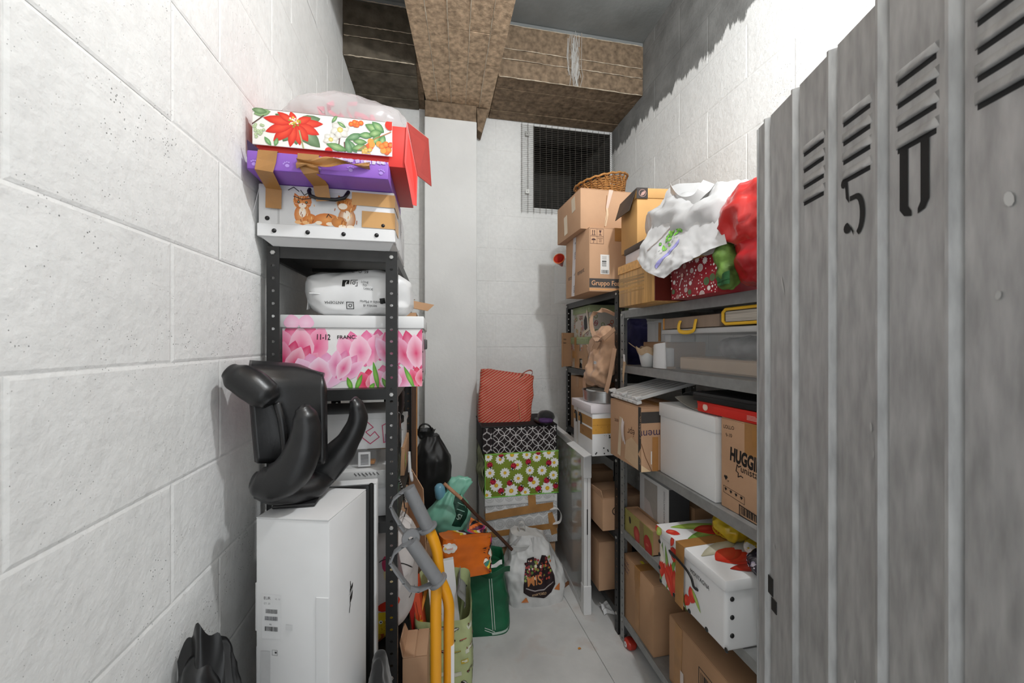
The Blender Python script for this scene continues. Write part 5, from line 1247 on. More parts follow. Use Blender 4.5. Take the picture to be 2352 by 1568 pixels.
# tan album and its yellow-edged companion
t = thing('album_case', 'tan presentation case with yellow handle lying on the clear storage box', 'case', (1.085, 1.285, Z+.168))
w, dd, h = .30, .32, .044
obj('shell', G().bbox(-w/2, w/2, -dd/2, dd/2, .0, h, .004), mat('tan_board', '#8f7c6b', .6, var=.08, stretch=(1, 8, 1)), t)
YEL = mat('yellow_plastic', '#e8b62e', .35, var=.05)
obj('edge_strip', G().bbox(-w/2-.002, w/2, dd/2-.006, dd/2+.003, -.001, h+.001, .002), mat('orange_strip', '#c98a3a', .5), t)
obj('handle', G().tube(spl([(-w/2-.002, .045, .030), (-w/2-.008, .047, .012), (-w/2-.010, .040, -.010), (-w/2-.010, .0, -.016), (-w/2-.010, -.040, -.010), (-w/2-.008, -.047, .012), (-w/2-.002, -.045, .030)], 5), [(.004, .0075)]*31, 8), YEL, t, 60)
t = thing('ring_binder', 'fat yellow edged binder of paper beside the tan case on the grey rack', 'binder', (1.085, .985, Z+.176))
obj('pages', G().bbox(-w/2+.004, w/2, -.12, .118, .006, .040, .001, 1), mat('paper_edges', '#c4beb2', .8, var=.3, vscale=90, stretch=(.05, .05, 3)), t)
loop = [(-w/2-.001, .122*cx_, .023+.024*cz_) for cx_, cz_ in ((.9, 1), (1, .6), (1, -.6), (.9, -1), (-.9, -1), (-1, -.6), (-1, .6), (-.9, 1), (.9, 1))]
obj('yellow_edge', G().tube(loop, .0052, 8), YEL, t, 60); obj('cover', G().bbox(-w/2, w/2, -.121, .1205, .042, .046, .001, 1).bbox(-w/2, w/2, -.121, .1205, 0, .0045, .001, 1), mat('tan_board'), t)
t = carton('small brown carton under the two little grey boxes on the grey rack', (1.125, 1.66, Z), (.20, .20, .115), 0, CARD2, tape=False)
t = thing('small_box', 'little plain grey box without tape on the small brown carton', 'box', (1.09, 1.70, Z+.1155), .05)
obj('body', G().bbox(-.06, .06, -.032, .032, 0, .098, .002), GRYB, t); obj('lid', G().bbox(-.061, .061, -.033, .033, .088, .1, .001, 1), GRYB, t)
t = thing('small_box', 'little pale grey box with brown tape stripe on the small brown carton', 'box', (1.09, 1.60, Z+.1155), .05)
obj('body', G().bbox(-.062, .062, -.058, .058, 0, .100, .002), GRYB, t); obj('lid', G().bbox(-.063, .063, -.059, .059, .09, .102, .001, 1), GRYB, t)
tape_run(t, [(-.0645, .02, .002), (-.0645, .018, .09)], .018, (0, 1, 0))
t = thing('vase', 'white tapered pot wrapped in crumpled brown paper on the grey rack second shelf', 'vase', (.965, 1.615, Z))
obj('pot', G().lathe([(0, 0), (.026, 0), (.030, .004), (.040, .05), (.046, .075), (.043, .075), (.036, .05), (.026, .008), (0, .008)], 32), mat('white_glaze', '#cfcfcd', .3, var=.05, spec=.6), t, 50)
PAP = mat('brown_paper', '#c4a888', .8, var=.12, vscale=15)
rr = random.Random(8)
pts = [(.046+.006*sin(a*9)+rr.uniform(-.002, .002), a) for a in [2*pi*k/40 for k in range(41)]]
obj('paper_collar', G().sheet(lambda a, b: ((.044+.008*b+.005*sin(a*2*pi*9)*b)*cos(a*2*pi), (.044+.008*b+.005*sin(a*2*pi*9)*b)*sin(a*2*pi), .060+.03*b+.006*sin(a*2*pi*5)), 60, 5, .0012), PAP, t, 60)
obj('paper_ear', G().sheet(lambda a, b: (-.048-.02*a, .02+.025*a+.01*b, .085+.022*a+.006*b), 5, 4, .0015), PAP, t, 60)
t = thing('white_card', 'curved white plastic card standing against the clear storage box', 'card', (.955, 1.505, Z))
obj('card', G().sheet(lambda a, b: (-.012*sin(a*pi)-.0, .045-.088*a+.012*(1-b)*(0.5-a), .002+.112*b-.012*(1-a)*b), 12, 10, .003), mat('white_gloss', '#e4e4e4', .3, var=.02), t, 60)
obj('foot', G().bbox(-.004, .05, -.042, .045, .0, .010, .002), CARD2, t)
obj('backing', G().bbox(.006, .045, -.038, .04, .010, .09, .003), mat('white_gloss'), t)
t = thing('paper_tag', 'pale paper tag strip dangling over the second shelf edge of the grey rack', 'tag', (.905, 1.72, Z))
obj('tag_strip', G().ribbon([(.04, 0, .002), (.004, 0, .003), (-.004, .0, .02), (-.006, -.002, .0), (-.010, -.002, -.04), (-.006, .006, -.09)], [.014, .016, .02, .022, .018, .004], (0, 1, 0), .0012), PAP, t)
obj('tag_head', G().ribbon([(-.004, .0, .02), (-.008, -.004, .055)], [.018, .016], (0, 1, 0), .0012), mat('white_gloss'), t)

# ------------------------------------------------------------------ grey rack, third shelf
Z = .9505
w, dd, h = .23, .276, .272
t = carton('battered brown carton with upside down lettering jutting from the grey rack under white slats', (.845+w/2, 1.475+dd/2, Z), (w, dd, h), radians(1.2), CARD)
F = frames(w, dd, h)
d = Draw(dd, h); d.text('épr', .225, .165, .046, '#5a3f30', pi+.05); d.text('ent', .082, .185, .030, '#5a3f30', pi+.05); d.text('Co', .30, .045, .02, '#b08a66', .3)
d.nxt(); d.poly([(.14, .02), (.26, .0), (.27, .10), (.2, .13), (.15, .10)], '#c9ab8a'); d.nxt(); d.rect(.255, 0, dd, h, '#3b3836'); d.nxt(); d.text('Gruppo F', .268, .235, .026, '#a98f78', -pi/2, .01); d.text('ente', .268, .075, .026, '#a98f78', -pi/2, .01)
d.poly([(.255, .07), (.275, .10), (.3, .085), (.3, .06), (.28, .05)], '#c9a07c'); d.build('printed_face', t, F['left'])
d = Draw(w, h); d.rect(0, .205, w, .252, '#45413e'); d.nxt(); d.text('ment', .088, .175, .048, '#4a3a5a', pi, 0); d.poly([(.0, .03), (.045, .0), (.0, .0)], '#d9bd98'); d.rect(.052, .0, .08, .145, '#b07c46'); d.rect(.045, .03, .05, .085, '#e6e2dc')
d.line([(0, .12), (.02, .06), (.05, .0)], .003, '#7a5436'); d.build('printed_face', t, F['front'])
obj('torn_label', G().sheet(lambda a, b: (-w/2-.002-.006*sin(b*pi), .012-.022*a+.01*b, .09+.10*b+.008*sin(a*6)), 6, 10, .001), mat('pale_label', '#dccfcb', .5, var=.06), t, 60)
tape_run(t, [(-w/2-.0014, .05, .02), (-w/2-.0014, .03, .20)], .026, (0, 1, 0), CTAPE)
# bundle of white slats
SL = mat('white_lacquer', '#e2e2e1', .3, var=.03, spec=.5)
t = thing('slatted_rack', 'folded white slatted rack resting on the battered brown carton', 'rack', (.95, 1.62, Z+.2775))
ax = Vector((.975, 0, .22)).normalized(); sd = Vector((-.05, 1, 0)); sd = (sd-ax*sd.dot(ax)).normalized(); upv = ax.cross(sd).normalized()
Mx = Matrix((ax, sd, upv)).transposed().to_4x4(); Mx.translation = (0, 0, .022)
for k in range(7):
    y_ = -.110+k*.0367
    obj('slat', G().bbox(-.10, .27, y_-.0085, y_+.0085, .0182, .034, .002, 1, Mx), SL, t)
obj('end_rail', G().bbox(-.108, -.085, -.125, .125, .0045, .018, .002, 1, Mx), SL, t); obj('end_rail', G().bbox(.22, .243, -.12, .12, .0275, .039, .002, 1, Mx), SL, t)
for y_ in (-.118, .0, .115): obj('end_cap', G().bbox(-.112, -.082, y_-.012, y_+.012, .0285, .042, .003, 1, Mx), SL, t)
for k in range(5): obj('screw', G().lathe([(.004, 0), (.003, .002), (0, .0025)], 8, Mx @ Matrix.Translation((-.1085, -.09+k*.045, .012)) @ Matrix.Rotation(-pi/2, 4, 'Y')), BOLT, t, 60)
# white lidded box
w, dd, h = .33, .325, .293
t = lidbox('plain glossy white lidded box in the middle of the grey rack third shelf', (.932+w/2, 1.14+dd/2, Z), (w, dd, h), .055, 0, m=mat('satin_white_board', '#dededd', .42, var=.02), over=.004)
# nappy carton
w, dd, h = .33, .31, .298
t = carton('brown nappy carton with big black lettering and barcode next to the door edge', (.942+w/2, .815+dd/2, Z), (w, dd, h), 0, CARD)
d = Draw(dd, h); BKI = '#1d1a1a'
d.text('LOLLO', .012, .262, .017, BKI, .06, 0, .9); d.text('9-10', .022, .236, .017, BKI, .1, 0, .9)
d.rect(.10, .20, .155, h, '#a5794a'); d.text('578', .165, .252, .026, BKI); d.line([(.16, .248), (.21, .248)], .0012, BKI); d.line([(.16, .277), (.21, .277)], .0012, BKI); d.nxt()
d.text('HUGGIES', .040, .166, .058, BKI, -.06, .045, .56); d.text('unistar', .085, .140, .030, BKI, -.04, .006, .95)
d.line([(.066, .137), (.070, .158), (.076, .152), (.086, .158)], .003, BKI); d.line([(.066, .137), (.075, .133), (.074, .120), (.086, .127), (.094, .124)], .003, BKI)
d.poly([(.014, .103), (.018, .109), (.022, .106), (.026, .109), (.030, .103), (.022, .092)], BKI); d.text('x4', .028, .09, .008, BKI)
d.line([(.012, .072), (.10, .065), (.10, .042), (.012, .05), (.012, .072)], .0012, BKI)
for k in range(4): x = .022+k*.022; y = .064-.0015*k; d.poly([(x-.005, y), (x-.003, y+.004), (x, y+.002), (x+.003, y+.004), (x+.005, y), (x, y-.007)], BKI)
d.line([(.08, -.0+.034), (.20, .024), (.20, -.0), ], .003, BKI); d.line([(.08, .036), (.08, .003), (.2, -.004)], .003, BKI); d.barcode(.086, .008, .105, .022, BKI, 3); d.text('4x48', .172, .04, .011, BKI)
for k in range(12): d.text(str((k*7) % 10), .084+k*.009, -.002, .006, BKI)
d.build('lettering', t, frames(w, dd, h)['left'])
# flat boxes on top
t = thing('red_flat_box', 'flat red box with round pale badge lying on the white lidded box', 'box', (1.075, 1.055, Z+.2995), radians(4))
w, dd, h = .27, .36, .036
obj('body', G().bbox(-w/2, w/2, -dd/2, dd/2, .0, h, .002), mat('bright_red_board', '#cf2f26', .4, var=.05), t)
obj('lid', G().bbox(-w/2-.001, w/2+.001, -dd/2-.001, dd/2+.001, h-.008, h+.001, .001, 1), mat('bright_red_board'), t)
d = Draw(dd, h); d.disc(.038, .019, .012, '#d8b9a8', 16, cc='#e4cdbf')
for k in range(4): d.line([(.21, .022-k*.004), (.21+.03+.012*k, .022-k*.004)], .0016, '#e9b9ae')
d.build('badge', t, frames(w, dd, h)['left'])
t = thing('black_flat_case', 'flat black case on top of the red flat box', 'case', (1.075, 1.06, Z+.338), radians(7))
obj('shell', G().bbox(-.14, .13, -.19, .19, 0, .032, .006), mat('matt_black_case', '#1f1f20', .45, var=.1), t); obj('lip', G().bbox(-.1405, .1305, -.1905, .1905, .018, .022, .001, 1), BLACKP, t)
t = thing('grey_brochure', 'curling grey brochure with orange corner poking out beside the flat red box', 'brochure', (.985, 1.30, Z+.2945))
obj('pages', G().sheet(lambda a, b: (-.045+.12*b, .075-.15*a, .003+.030*(1-a)**2+.004*sin(b*4)), 12, 8, .004), mat('grey_paper'), t, 60)
obj('orange_corner', G().bbox(-.04, .01, -.075, -.03, .0005, .008, .001, 1), mat('orange_card', '#c9622a', .6), t)
t = thing('black_garment', 'dark crumpled garment in the gap behind the brown lettered carton', 'clothing', (1.10, 1.50, Z+.2945))
obj('bundle', G().blob((.08, .06, .017), .8, .8, .006, 14, (1, 1, 1), 71, 44, 30, None, (.04, -.03, .018), -.016), mat('black_fabric'), t, 60)

# ------------------------------------------------------------------ grey rack, fourth shelf
Z = .5655
w, dd, h = .10, .245, .285
t = thing('tilting_book_box', 'tall white boxed book with grey end and vertical lettering under the third shelf', 'box', (1.0+w/2, 1.505+dd/2, Z))
obj('slipcase', G().bbox(-w/2, w/2, -dd/2+.002, dd/2, .0, h, .002), WHITEB, t); obj('grey_end', G().bbox(-w/2, w/2, -dd/2-.001, -dd/2+.0018, .0, h, .0008, 1), mat('charcoal_board', '#4b4b4c', .6, var=.1), t)
d = Draw(dd, h); d.rect(.045, .02, .155, .27, '#a7a29c'); d.nxt(); d.poly([(.045, .02), (.155, .02), (.155, .06), (.09, .17), (.045, .18)], '#c3bab6'); d.text('DISTILLANE CON ANCI', .205, .265, .016, '#8f8c8c', -pi/2)
d.build('cover_print', t, frames(w, dd, h)['left']); d = Draw(w, h); d.barcode(.02, .06, .02, .09, '#1c1c1c', 4); d.build('barcode', t, frames(w, dd, h)['front'])
t = carton('dark carton behind the tall white boxed book', (1.20, 1.62, Z), (.17, .26, .20), 0, CARD2, tape=False)
w, dd, h = .072, .250, .108
t = thing('fruit_tray_box', 'olive green fruit box with red apple print at the far end of the fourth shelf', 'box', (.925, 1.638, Z))
t.location.x = .925+w/2-.075
OL = mat('olive_printed_board', '#9b9254', .6, var=.1, vscale=10)
g = G(); th = .004
for a in ((-w/2+.003, w/2, -dd/2, -dd/2+th, 0, h), (-w/2+.003, w/2, dd/2-th, dd/2, 0, h), (w/2-th, w/2, -dd/2+th, dd/2-th, 0, h), (-w/2, w/2, -dd/2, dd/2, 0, th)): g.box(*a)
t.location.x = .962
obj('tray', g, CARD2, t, 0); obj('front_board', G().bbox(-w/2-.001, -w/2+.003, -dd/2, dd/2, .0, h, .001, 1), OL, t)
obj('brown_liner', G().bbox(-w/2+.010, w/2-.008, -dd/2+.01, dd/2-.01, .0045, h-.006, .003), CARD, t)
d = Draw(dd, h); d.disc(.12, .03, .028, '#9b2d28', 20, .038, .3, cc='#c8564a'); d.disc(.215, .028, .032, '#9b2420', 22, .045, .3, cc='#b3362c'); d.nxt(); d.disc(.055, .07, .009, '#2a1c14', 10, .017, .2); d.text('on', .20, .025, .02, '#d98a7a'); d.rect(.145, 0, .18, h, '#86704a')
d.build('printed_front', t, ((-w/2-.001, dd/2, 0), (0, -1, 0), (0, 0, 1), (-1, 0, 0)))
# tulip box jutting out
w, dd, h = .36, .352, .222
t = thing('red_tulip_box', 'white lidded storage box with red tulip print, studs and tape jutting from the grey rack', 'box', (.853+w/2, 1.0+dd/2, Z))
studs = [((-w/2, dd/2-.015-.085*k, .012), (-1, 0, 0)) for k in range(5)]+[((-w/2, dd/2-.008, z_), (-1, 0, 0)) for z_ in (.06, .11, .16)]+[((-w/2+.022, -dd/2, z_), (0, -1, 0)) for z_ in (.05, .105, .16)]
g = G().bbox(-w/2, w/2, -dd/2, dd/2, .0005, h-.006, .012, 4); obj('body', g, WHITEB, t, 60)
ld = obj('lid', G().bbox(-w/2-.008, w/2+.008, -dd/2-.008, dd/2+.008, h-.036, h, .006), WHITEB, t)
for p, n in studs:
    M = Matrix.Translation(p) @ Vector(n).to_track_quat('Z', 'Y').to_matrix().to_4x4(); obj('stud', G().lathe([(0, .004), (.0045, .0036), (.007, .0018), (.0075, 0)], 12, M), BLACKP, t, 60)
def rtul(d, x, y, L, W_, a, n=4):
    d.nxt()
    for k in range(n): d.petal(x, y, L*(1-.05*k), W_*.6, a+(k-(n-1)/2)*.16, '#c22a22' if k % 2 else '#d8382c', '#ea6a50' if k % 2 else '#e2533f')
d = Draw(dd, h-.036)
for x, a_ in ((.015, 1.5), (.05, 1.2), (.075, 1.75), (.12, 1.4), (.17, 2.0)): d.petal(x, 0, .17, .022, a_, '#5f8a3a', '#a9c46a')
d.petal(.04, .03, .13, .035, 1.75, '#d8d2c2', '#efeadf'); rtul(d, .02, .03, .07, .035, 1.5); rtul(d, .09, .0, .12, .05, 1.9); rtul(d, .10, .02, .1, .05, 1.3); rtul(d, .10, .13, .06, .04, 1.7); rtul(d, .19, .10, .055, .04, -1.2); rtul(d, .165, .02, .05, .03, 1.2); d.petal(.20, .10, .07, .016, -.9, '#8fae4a', '#bcd07a')
d.nxt(); d.text('MONTAGNA', .192, .150, .020, '#1a1a1a', -.06, 0, .8); d.build('tulip_print', t, frames(w, dd, h)['left'], GLOSSINK)
d = Draw(w+.016, dd+.016)
d.petal(.04, .33, .22, .05, -.12, '#86a83c', '#c9dc7a'); d.petal(.05, .24, .2, .045, .25, '#5f8a3a', '#a9c46a'); rtul(d, .11, .29, .13, .07, -.1); d.petal(.06, .225, .18, .03, .02, '#4a7a3a', '#8fb05a'); rtul(d, .0, .30, .05, .05, -.3)
d.petal(.02, .13, .22, .05, .35, '#b5b095', '#e4e0cf'); rtul(d, .05, .10, .16, .085, .12, 5); d.petal(.06, .05, .12, .04, -.1, '#a8281f', '#d8503f'); rtul(d, .24, .18, .12, .06, -.3)
d.build('tulip_print', ld, ((-w/2-.008, -dd/2-.008, h), (1, 0, 0), (0, 1, 0), (0, 0, 1)), GLOSSINK)
d = Draw(dd+.016, .036); rtul(d, .02, .0, .05, .05, 1.5); d.petal(.01, .0, .05, .03, .9, '#a8c04a', '#d4e08a'); d.petal(.10, .0, .05, .02, 1.2, '#c22a22', '#e2533f'); d.build('tulip_print', ld, ((-w/2-.008, dd/2+.008, h-.036), (0, -1, 0), (0, 0, 1), (-1, 0, 0)), GLOSSINK)
tape_run(t, [(-w/2-.0095, .035, .002), (-w/2-.0095, .03, h-.03), (-w/2-.0105, .028, h+.001), (.04, .04, h+.0012), (w/2, .05, h+.0012)], .046, (0, 1, 0))
obj('handle', G().tube(spl([(-w/2-.002, .075, .150), (-w/2-.014, .076, .165), (-w/2-.020, .066, .175), (-w/2-.020, -.01, .165), (-w/2-.020, -.045, .150), (-w/2-.016, -.052, .125), (-w/2-.002, -.050, .112)], 6), [(.004, .007)]*37, 10), BLACKP, t, 60)
YB_ = mat('yellow_foil', '#d9b92a', .28, var=.15, vscale=20, spec=.6)
t = thing('snack_bag', 'crumpled yellow snack packet with red lettering on the red tulip box', 'bag', (1.06, 1.16, Z+.2225))
g = G().blob((.045, .055, .035), .8, .75, .010, 20, (1, 1, 1), 81, 56, 34, None, (-.01, .05, .036), -.034); obj('pouch', g, YB_, t, 60)
d = Draw(.12, .07); d.text('Smazze', .02, .02, .022, '#a82a22', -.5, .01); d.build('lettering', t, ((-.05, .11, .015), (0, -1, 0), (0, 0, 1), (-1, 0, 0)), bvh=g.bvh(), maxlen=.01)
t = thing('snack_bag', 'yellow and white snack packet lying flat nearer the door on the red tulip box', 'bag', (1.06, 1.075, Z+.2225))
g = G().blob((.05, .06, .022), .8, .75, .008, 18, (1, 1, 1), 84, 56, 34, None, (0, -.005, .023), -.022); obj('pouch', g, YB_, t, 60)
d = Draw(.12, .05); d.poly([(.02, 0), (.07, 0), (.08, .05), (.03, .05)], '#d8d8d4'); d.nxt(); d.text('Mw', .075, .012, .022, '#a82a22', -.3, .01); d.build('lettering', t, ((-.06, .06, 0), (0, -1, 0), (0, 0, 1), (-1, 0, 0)), bvh=g.bvh(), maxlen=.01)
t = thing('dark_patterned_pouch', 'shiny dark patterned packet at the near corner of the red tulip box', 'bag', (.995, .985, Z+.2225))
g = G().blob((.055, .042, .034), .8, .8, .012, 18, (1, 1, 1), 88, 56, 34, None, (0, .0, .035), -.033); obj('pouch', g, mat('dark_foil', '#2a2530', .25, var=.5, vscale=30, spec=.7), t, 60)
d = Draw(.1, .07); rr = random.Random(12)
for k in range(26): d.disc(rr.uniform(0, .1), rr.uniform(0, .07), rr.uniform(.002, .006), rr.choice(['#6a5a78', '#a59ab0', '#b9713a', '#3a3040', '#c9c2cc']), 7)
d.build('spots', t, ((-.055, .05, 0), (0, -1, 0), (0, 0, 1), (-1, 0, 0)), bvh=g.bvh(), maxlen=.01)

# ------------------------------------------------------------------ grey rack, bottom shelf, and bits below
Z = .1305
w, dd, h = .30, .27, .31
t = carton('brown taped carton with purple handwriting at the far end of the lowest grey shelf', (.925+w/2, 1.505+dd/2, Z), (w, dd, h), 0, CARD2)
d = Draw(dd, h)
for i, s_ in enumerate(('CUSC.', 'BIANC.', 'PIUM.')): d.text(s_, .012, h-.030-.022*i, .018, '#3a2f50', -.25)
d.build('handwriting', t, frames(w, dd, h)['left']); tape_run(t, [(-w/2-.0012, -.0, .03), (-w/2-.0012, .0, h-.002)], .036, (0, 1, 0))
obj('yellow_note', G().bbox(-w/2+.04, -w/2+.055, .02, .05, h, h+.001, .0004, 1), mat('yellow_note', '#d8c83a', .6), t)
w, dd, h = .33, .60, .265
t = carton('long brown carton with outlined barcode strip on the lowest grey shelf by the door', (.93+w/2, .80+dd/2, Z), (w, dd, h), 0, CARD2)
d = Draw(dd, h); d.line([(.18, .20), (.33, .20), (.33, .13), (.18, .13), (.18, .20)], .003, '#1d1a1a'); d.barcode(.19, .138, .13, .05, '#1d1a1a', 8); d.rect(.075, .03, .095, .10, '#cfc2bb'); d.build('barcode_print', t, frames(w, dd, h)['left'])
tape_run(t, [(-w/2-.0012, .245, .002), (-w/2-.0012, .235, h-.002)], .045, (0, 1, 0))
t = thing('paper_scrap', 'crumpled white paper scrap on the floor at the foot of the grey rack', 'paper', (pix(1396, 1404, h=0).x, pix(1396, 1404, h=0).y, 0))
obj('scrap', G().sheet(lambda a, b: (-.035+.07*a, -.03+.06*b+.01*sin(a*5), .006+.03*abs(sin(a*4+b*2))*b+.01*sin(b*7)**2), 14, 12, .0012), mat('white_gloss'), t, 30)
p = pix(1448, 1478, h=.02)
t = thing('candy_packet', 'small red packet with white swirl on the floor under the lowest grey shelf', 'packet', (p.x, p.y, 0))
obj('packet', G().blob((.026, .03, .020), .7, .7, .003, 20, (1, 1, 1), 91, 32, 20, None, (0, 0, .021), -.020), mat('red_foil'), t, 60)
obj('swirl', G().lathe([(.004, .0), (.012, .0), (.012, .002), (.004, .002)], 14, Matrix.Translation((-.026, 0, .022)) @ Matrix.Rotation(-pi/2, 4, 'Y')), mat('white_gloss'), t, 40)
p = pix(1715, 1510, h=.45)
# ------------------------------------------------------------------ stack of boxes against the back wall
t = carton('brown carton at the very bottom of the back wall box stack', (.545, 2.565, 0), (.43, .38, .214), 0, CARD2)
w, dd, h = .465, .37, .314
t = thing('mandala_box', 'white box with grey circle pattern wrapped in brown tape, near the bottom of the stack', 'box', (.537, 2.545, .2150))
obj('body', G().bbox(-w/2, w/2, -dd/2, dd/2, .0005, h-.006, .003), WHITEB, t); ld = obj('lid', G().bbox(-w/2-.005, w/2-.02, -dd/2-.006, dd/2+.004, h-.05, h, .003), WHITEB, t)
def mandala(d, x, y, r):
    for q in (1, .82, .6, .42, .2): d.ring(x, y, r*q, r*.06, '#9a9998', 22)
    for k in range(12): a = pi*k/6; d.line([(x+r*.42*cos(a), y+r*.42*sin(a)), (x+r*.6*cos(a), y+r*.6*sin(a))], r*.05, '#9a9998')
d = Draw(w, h-.05)
for j in range(6):
    for i in range(9): mandala(d, .03+i*.062+(.031 if j % 2 else 0), .02+j*.062, .029)
d.build('circle_print', t, frames(w, dd, h)['front'])
d = Draw(w-.015, .05)
for i in range(9): mandala(d, .03+i*.062, .05, .029)
d.build('circle_print', ld, ((-w/2-.005, -dd/2-.006, h-.05), (1, 0, 0), (0, 0, 1), (0, -1, 0)))
y0 = -dd/2
tape_run(t, [(-w/2-.003, y0+.05, .205), (-w/2-.002, y0-.0085, .20), (-.08, y0-.0085, .215), (.05, y0-.0085, .225), (w/2-.03, y0-.0085, .235)], [.04, .045, .05, .05, .048], (0, 0, 1))
tape_run(t, [(.06, y0+.10, h+.001), (.06, y0-.0075, h+.001), (.065, y0-.0095, .235)], .05, (1, 0, 0))
tape_run(t, [(-w/2+.02, y0-.002, .085), (.06, y0-.002, .098), (w/2+.0015, y0-.002, .105), (w/2+.0015, y0+.06, .108)], .036, (0, 0, 1))
tape_run(t, [(w/2-.05, y0-.0032, .19), (w/2-.035, y0-.0036, .12), (w/2-.02, y0-.0036, .05)], [.03, .045, .04], (1, 0, 0))
obj('handle_loop', G().ribbon(spl([(w/2-.05, y0-.006, .215), (w/2-.01, y0-.03, .225), (w/2+.012, y0-.04, .19), (w/2+.006, y0-.03, .14), (w/2-.03, y0-.005, .12)], 6), .022, (0, 1, .1), .0015), POLY, t, 60)
# daisy box
w, dd, h = .475, .38, .272
GRN = mat('green_piping', '#7fd05a', .5)
t = thing('daisy_box', 'green fabric box printed with daisies and ladybirds, in the middle of the stack', 'box', (.5385, 2.545, .5300))
FABD = mat('olive_green_fabric', '#7d8f2e', .75, var=.06, vscale=20)
obj('body', G().bbox(-w/2, w/2, -dd/2, dd/2, .0005, h, .006, 2), FABD, t)
pts = [(-w/2, -dd/2, .003), (w/2, -dd/2, .003), (w/2, -dd/2, h-.003), (-w/2, -dd/2, h-.003), (-w/2, -dd/2, .003)]
obj('piping', G().tube(pts, .0032, 6), GRN, t, 60)
def daisy(d, x, y, r, n=12):
    for k in range(n): d.petal(x, y, r, r*.46, 2*pi*k/n+.1, '#e9e9e6', '#f6f6f2', .7, False)
    d.disc(x, y, r*.3, '#d9a327', 14, cc='#f0cf3a')
def ladybird(d, x, y, s, a):
    def T(p, q): return (x+(p*cos(a)-q*sin(a))*s, y+(p*sin(a)+q*cos(a))*s)
    for p in (-.8, 0, .8): d.line([T(-1.25, p*.8+.2), T(1.25, p*.8-.1)], s*.12, '#1a1416')
    d.disc(*T(0, 0), s, '#c8143a', 18, s*1.05, a); d.disc(*T(0, -.95), s*.5, '#1a1416', 12)
    for q in (-.35, .35): d.disc(*T(q, -1.15), s*.2, '#f0f0ee', 8); d.line([T(q*.6, -1.3), T(q*1.6, -1.75)], s*.1, '#1a1416')
    d.line([T(0, -.8), T(0, 1)], s*.07, '#5a0a1c')
    for p, q in ((-.5, .4), (.5, .4), (-.5, -.3), (.5, -.3), (0, .75)): d.disc(*T(p, q), s*.2, '#1a1416', 8)
def daisies(w, h, k=1):
    d = Draw(w, h); P = [(.02, .255, .03), (.095, .235, .032), (.17, .26, .045), (.265, .255, .032), (.33, .235, .032), (.41, .262, .045), (.03, .155, .034), (.125, .15, .034), (.205, .195, .034), (.285, .155, .03), (.365, .15, .034), (.445, .195, .034), (.07, .075, .042), (.21, .11, .034), (.31, .078, .042), (.44, .115, .032), (.01, .02, .034), (.165, .035, .048), (.255, .02, .034), (.40, .035, .046)]
    for x, y, r in P: daisy(d, x, y, r)
    for x, y, s, a in ((.03, .205, .021, .3), (.18, .19, .022, -.4), (.275, .21, .021, .2), (.41, .195, .022, -.3), (.05, .1, .022, 2.8), (.155, .085, .021, 2.4), (.29, .1, .021, 3.0), (.395, .085, .022, 2.5), (.1, .04, .022, .4), (.225, .045, .022, 2.7), (.34, .035, .022, .3), (.455, .045, .02, 2.9), (.1, .262, .018, .2), (.34, .265, .018, 2.9)): ladybird(d, x, y, s*.82, a)
    return d
daisies(w, h).build('daisy_print', t, frames(w, dd, h)['front'])
daisies(dd, h).build('daisy_print', t, frames(w, dd, h)['right'])
obj('slack_side', G().sheet(lambda a, b: (-w/2-.006-.024*sin(a*pi)*sin(b*pi)-.006*sin(b*14+a*3), -dd/2+.02+.3*a, .012+.25*b), 16, 22, .003), mat('faded_green_fabric', '#9aa07a', .8, var=.3, vscale=30), t, 60)
# black lattice box
w, dd, h = .478, .36, .168
t = thing('lattice_box', 'black fabric box with white interlaced circles under the red striped bag', 'box', (.525, 2.54, .8025))
BLKF = mat('black_brown_fabric', '#231a1c', .8, var=.1, vscale=20)
obj('body', G().bbox(-w/2, w/2, -dd/2, dd/2, .0005, h, .008, 2), BLKF, t); PIP = mat('black_piping', '#0d0d0d', .6)
obj('piping', G().tube([(-w/2, -dd/2, h-.004), (w/2, -dd/2, h-.004), (w/2, dd/2, h-.004), (-w/2, dd/2, h-.004), (-w/2, -dd/2, h-.004)], .0055, 8), PIP, t, 60)
for x in (-w/2+.064, w/2-.001, -w/2): obj('seam', G().tube([(x, -dd/2-.001, .004), (x, -dd/2-.001, h-.004)], .003, 6), PIP, t, 60)
def lattice(W, H):
    d = Draw(W, H); p = .073; r = p/sqrt(2)
    for j in range(-1, 4):
        for i in range(-1, 9):
            for ox in (0, p/2): d.ring(i*p+ox, j*p+ox, r*.70, .0036, '#c9c5c4', 32)
    return d
lattice(w-.064, h).build('lattice_print', t, ((-w/2+.064, -dd/2, 0), (1, 0, 0), (0, 0, 1), (0, -1, 0)))
d = Draw(.06, h); p = .05
for j in range(-1, 4):
    for i in range(-1, 3):
        for ox in (0, p/2): d.ring(i*p+ox, (j*.073+ox*1.46), .025, .0032, '#bdb9b8', 24)
d.build('lattice_print', t, ((-w/2+.002, -dd/2, 0), (1, 0, 0), (0, 0, 1), (0, -1, 0)))
lattice(dd, h).build('lattice_print', t, frames(w, dd, h)['right'])
t = thing('slipper', 'black slipper with purple lining on the right end of the lattice box', 'slipper', (.69, 2.41, .971))
obj('sole', G().blob((.055, .10, .012), .9, .8, .0, c=(0, 0, .0125), nu=40, nv=16), BLACKP, t, 60)
obj('upper', G().blob((.052, .05, .034), .9, .8, .004, 20, c=(.01, -.03, .048), nu=40, nv=24), mat('black_fabric'), t, 60); obj('lining', G().blob((.045, .035, .016), .9, .8, .003, 40, c=(-.004, -.072, .030), nu=36, nv=16), mat('purple_lining', '#4a2f5c', .8, var=.2, vscale=60), t, 60)
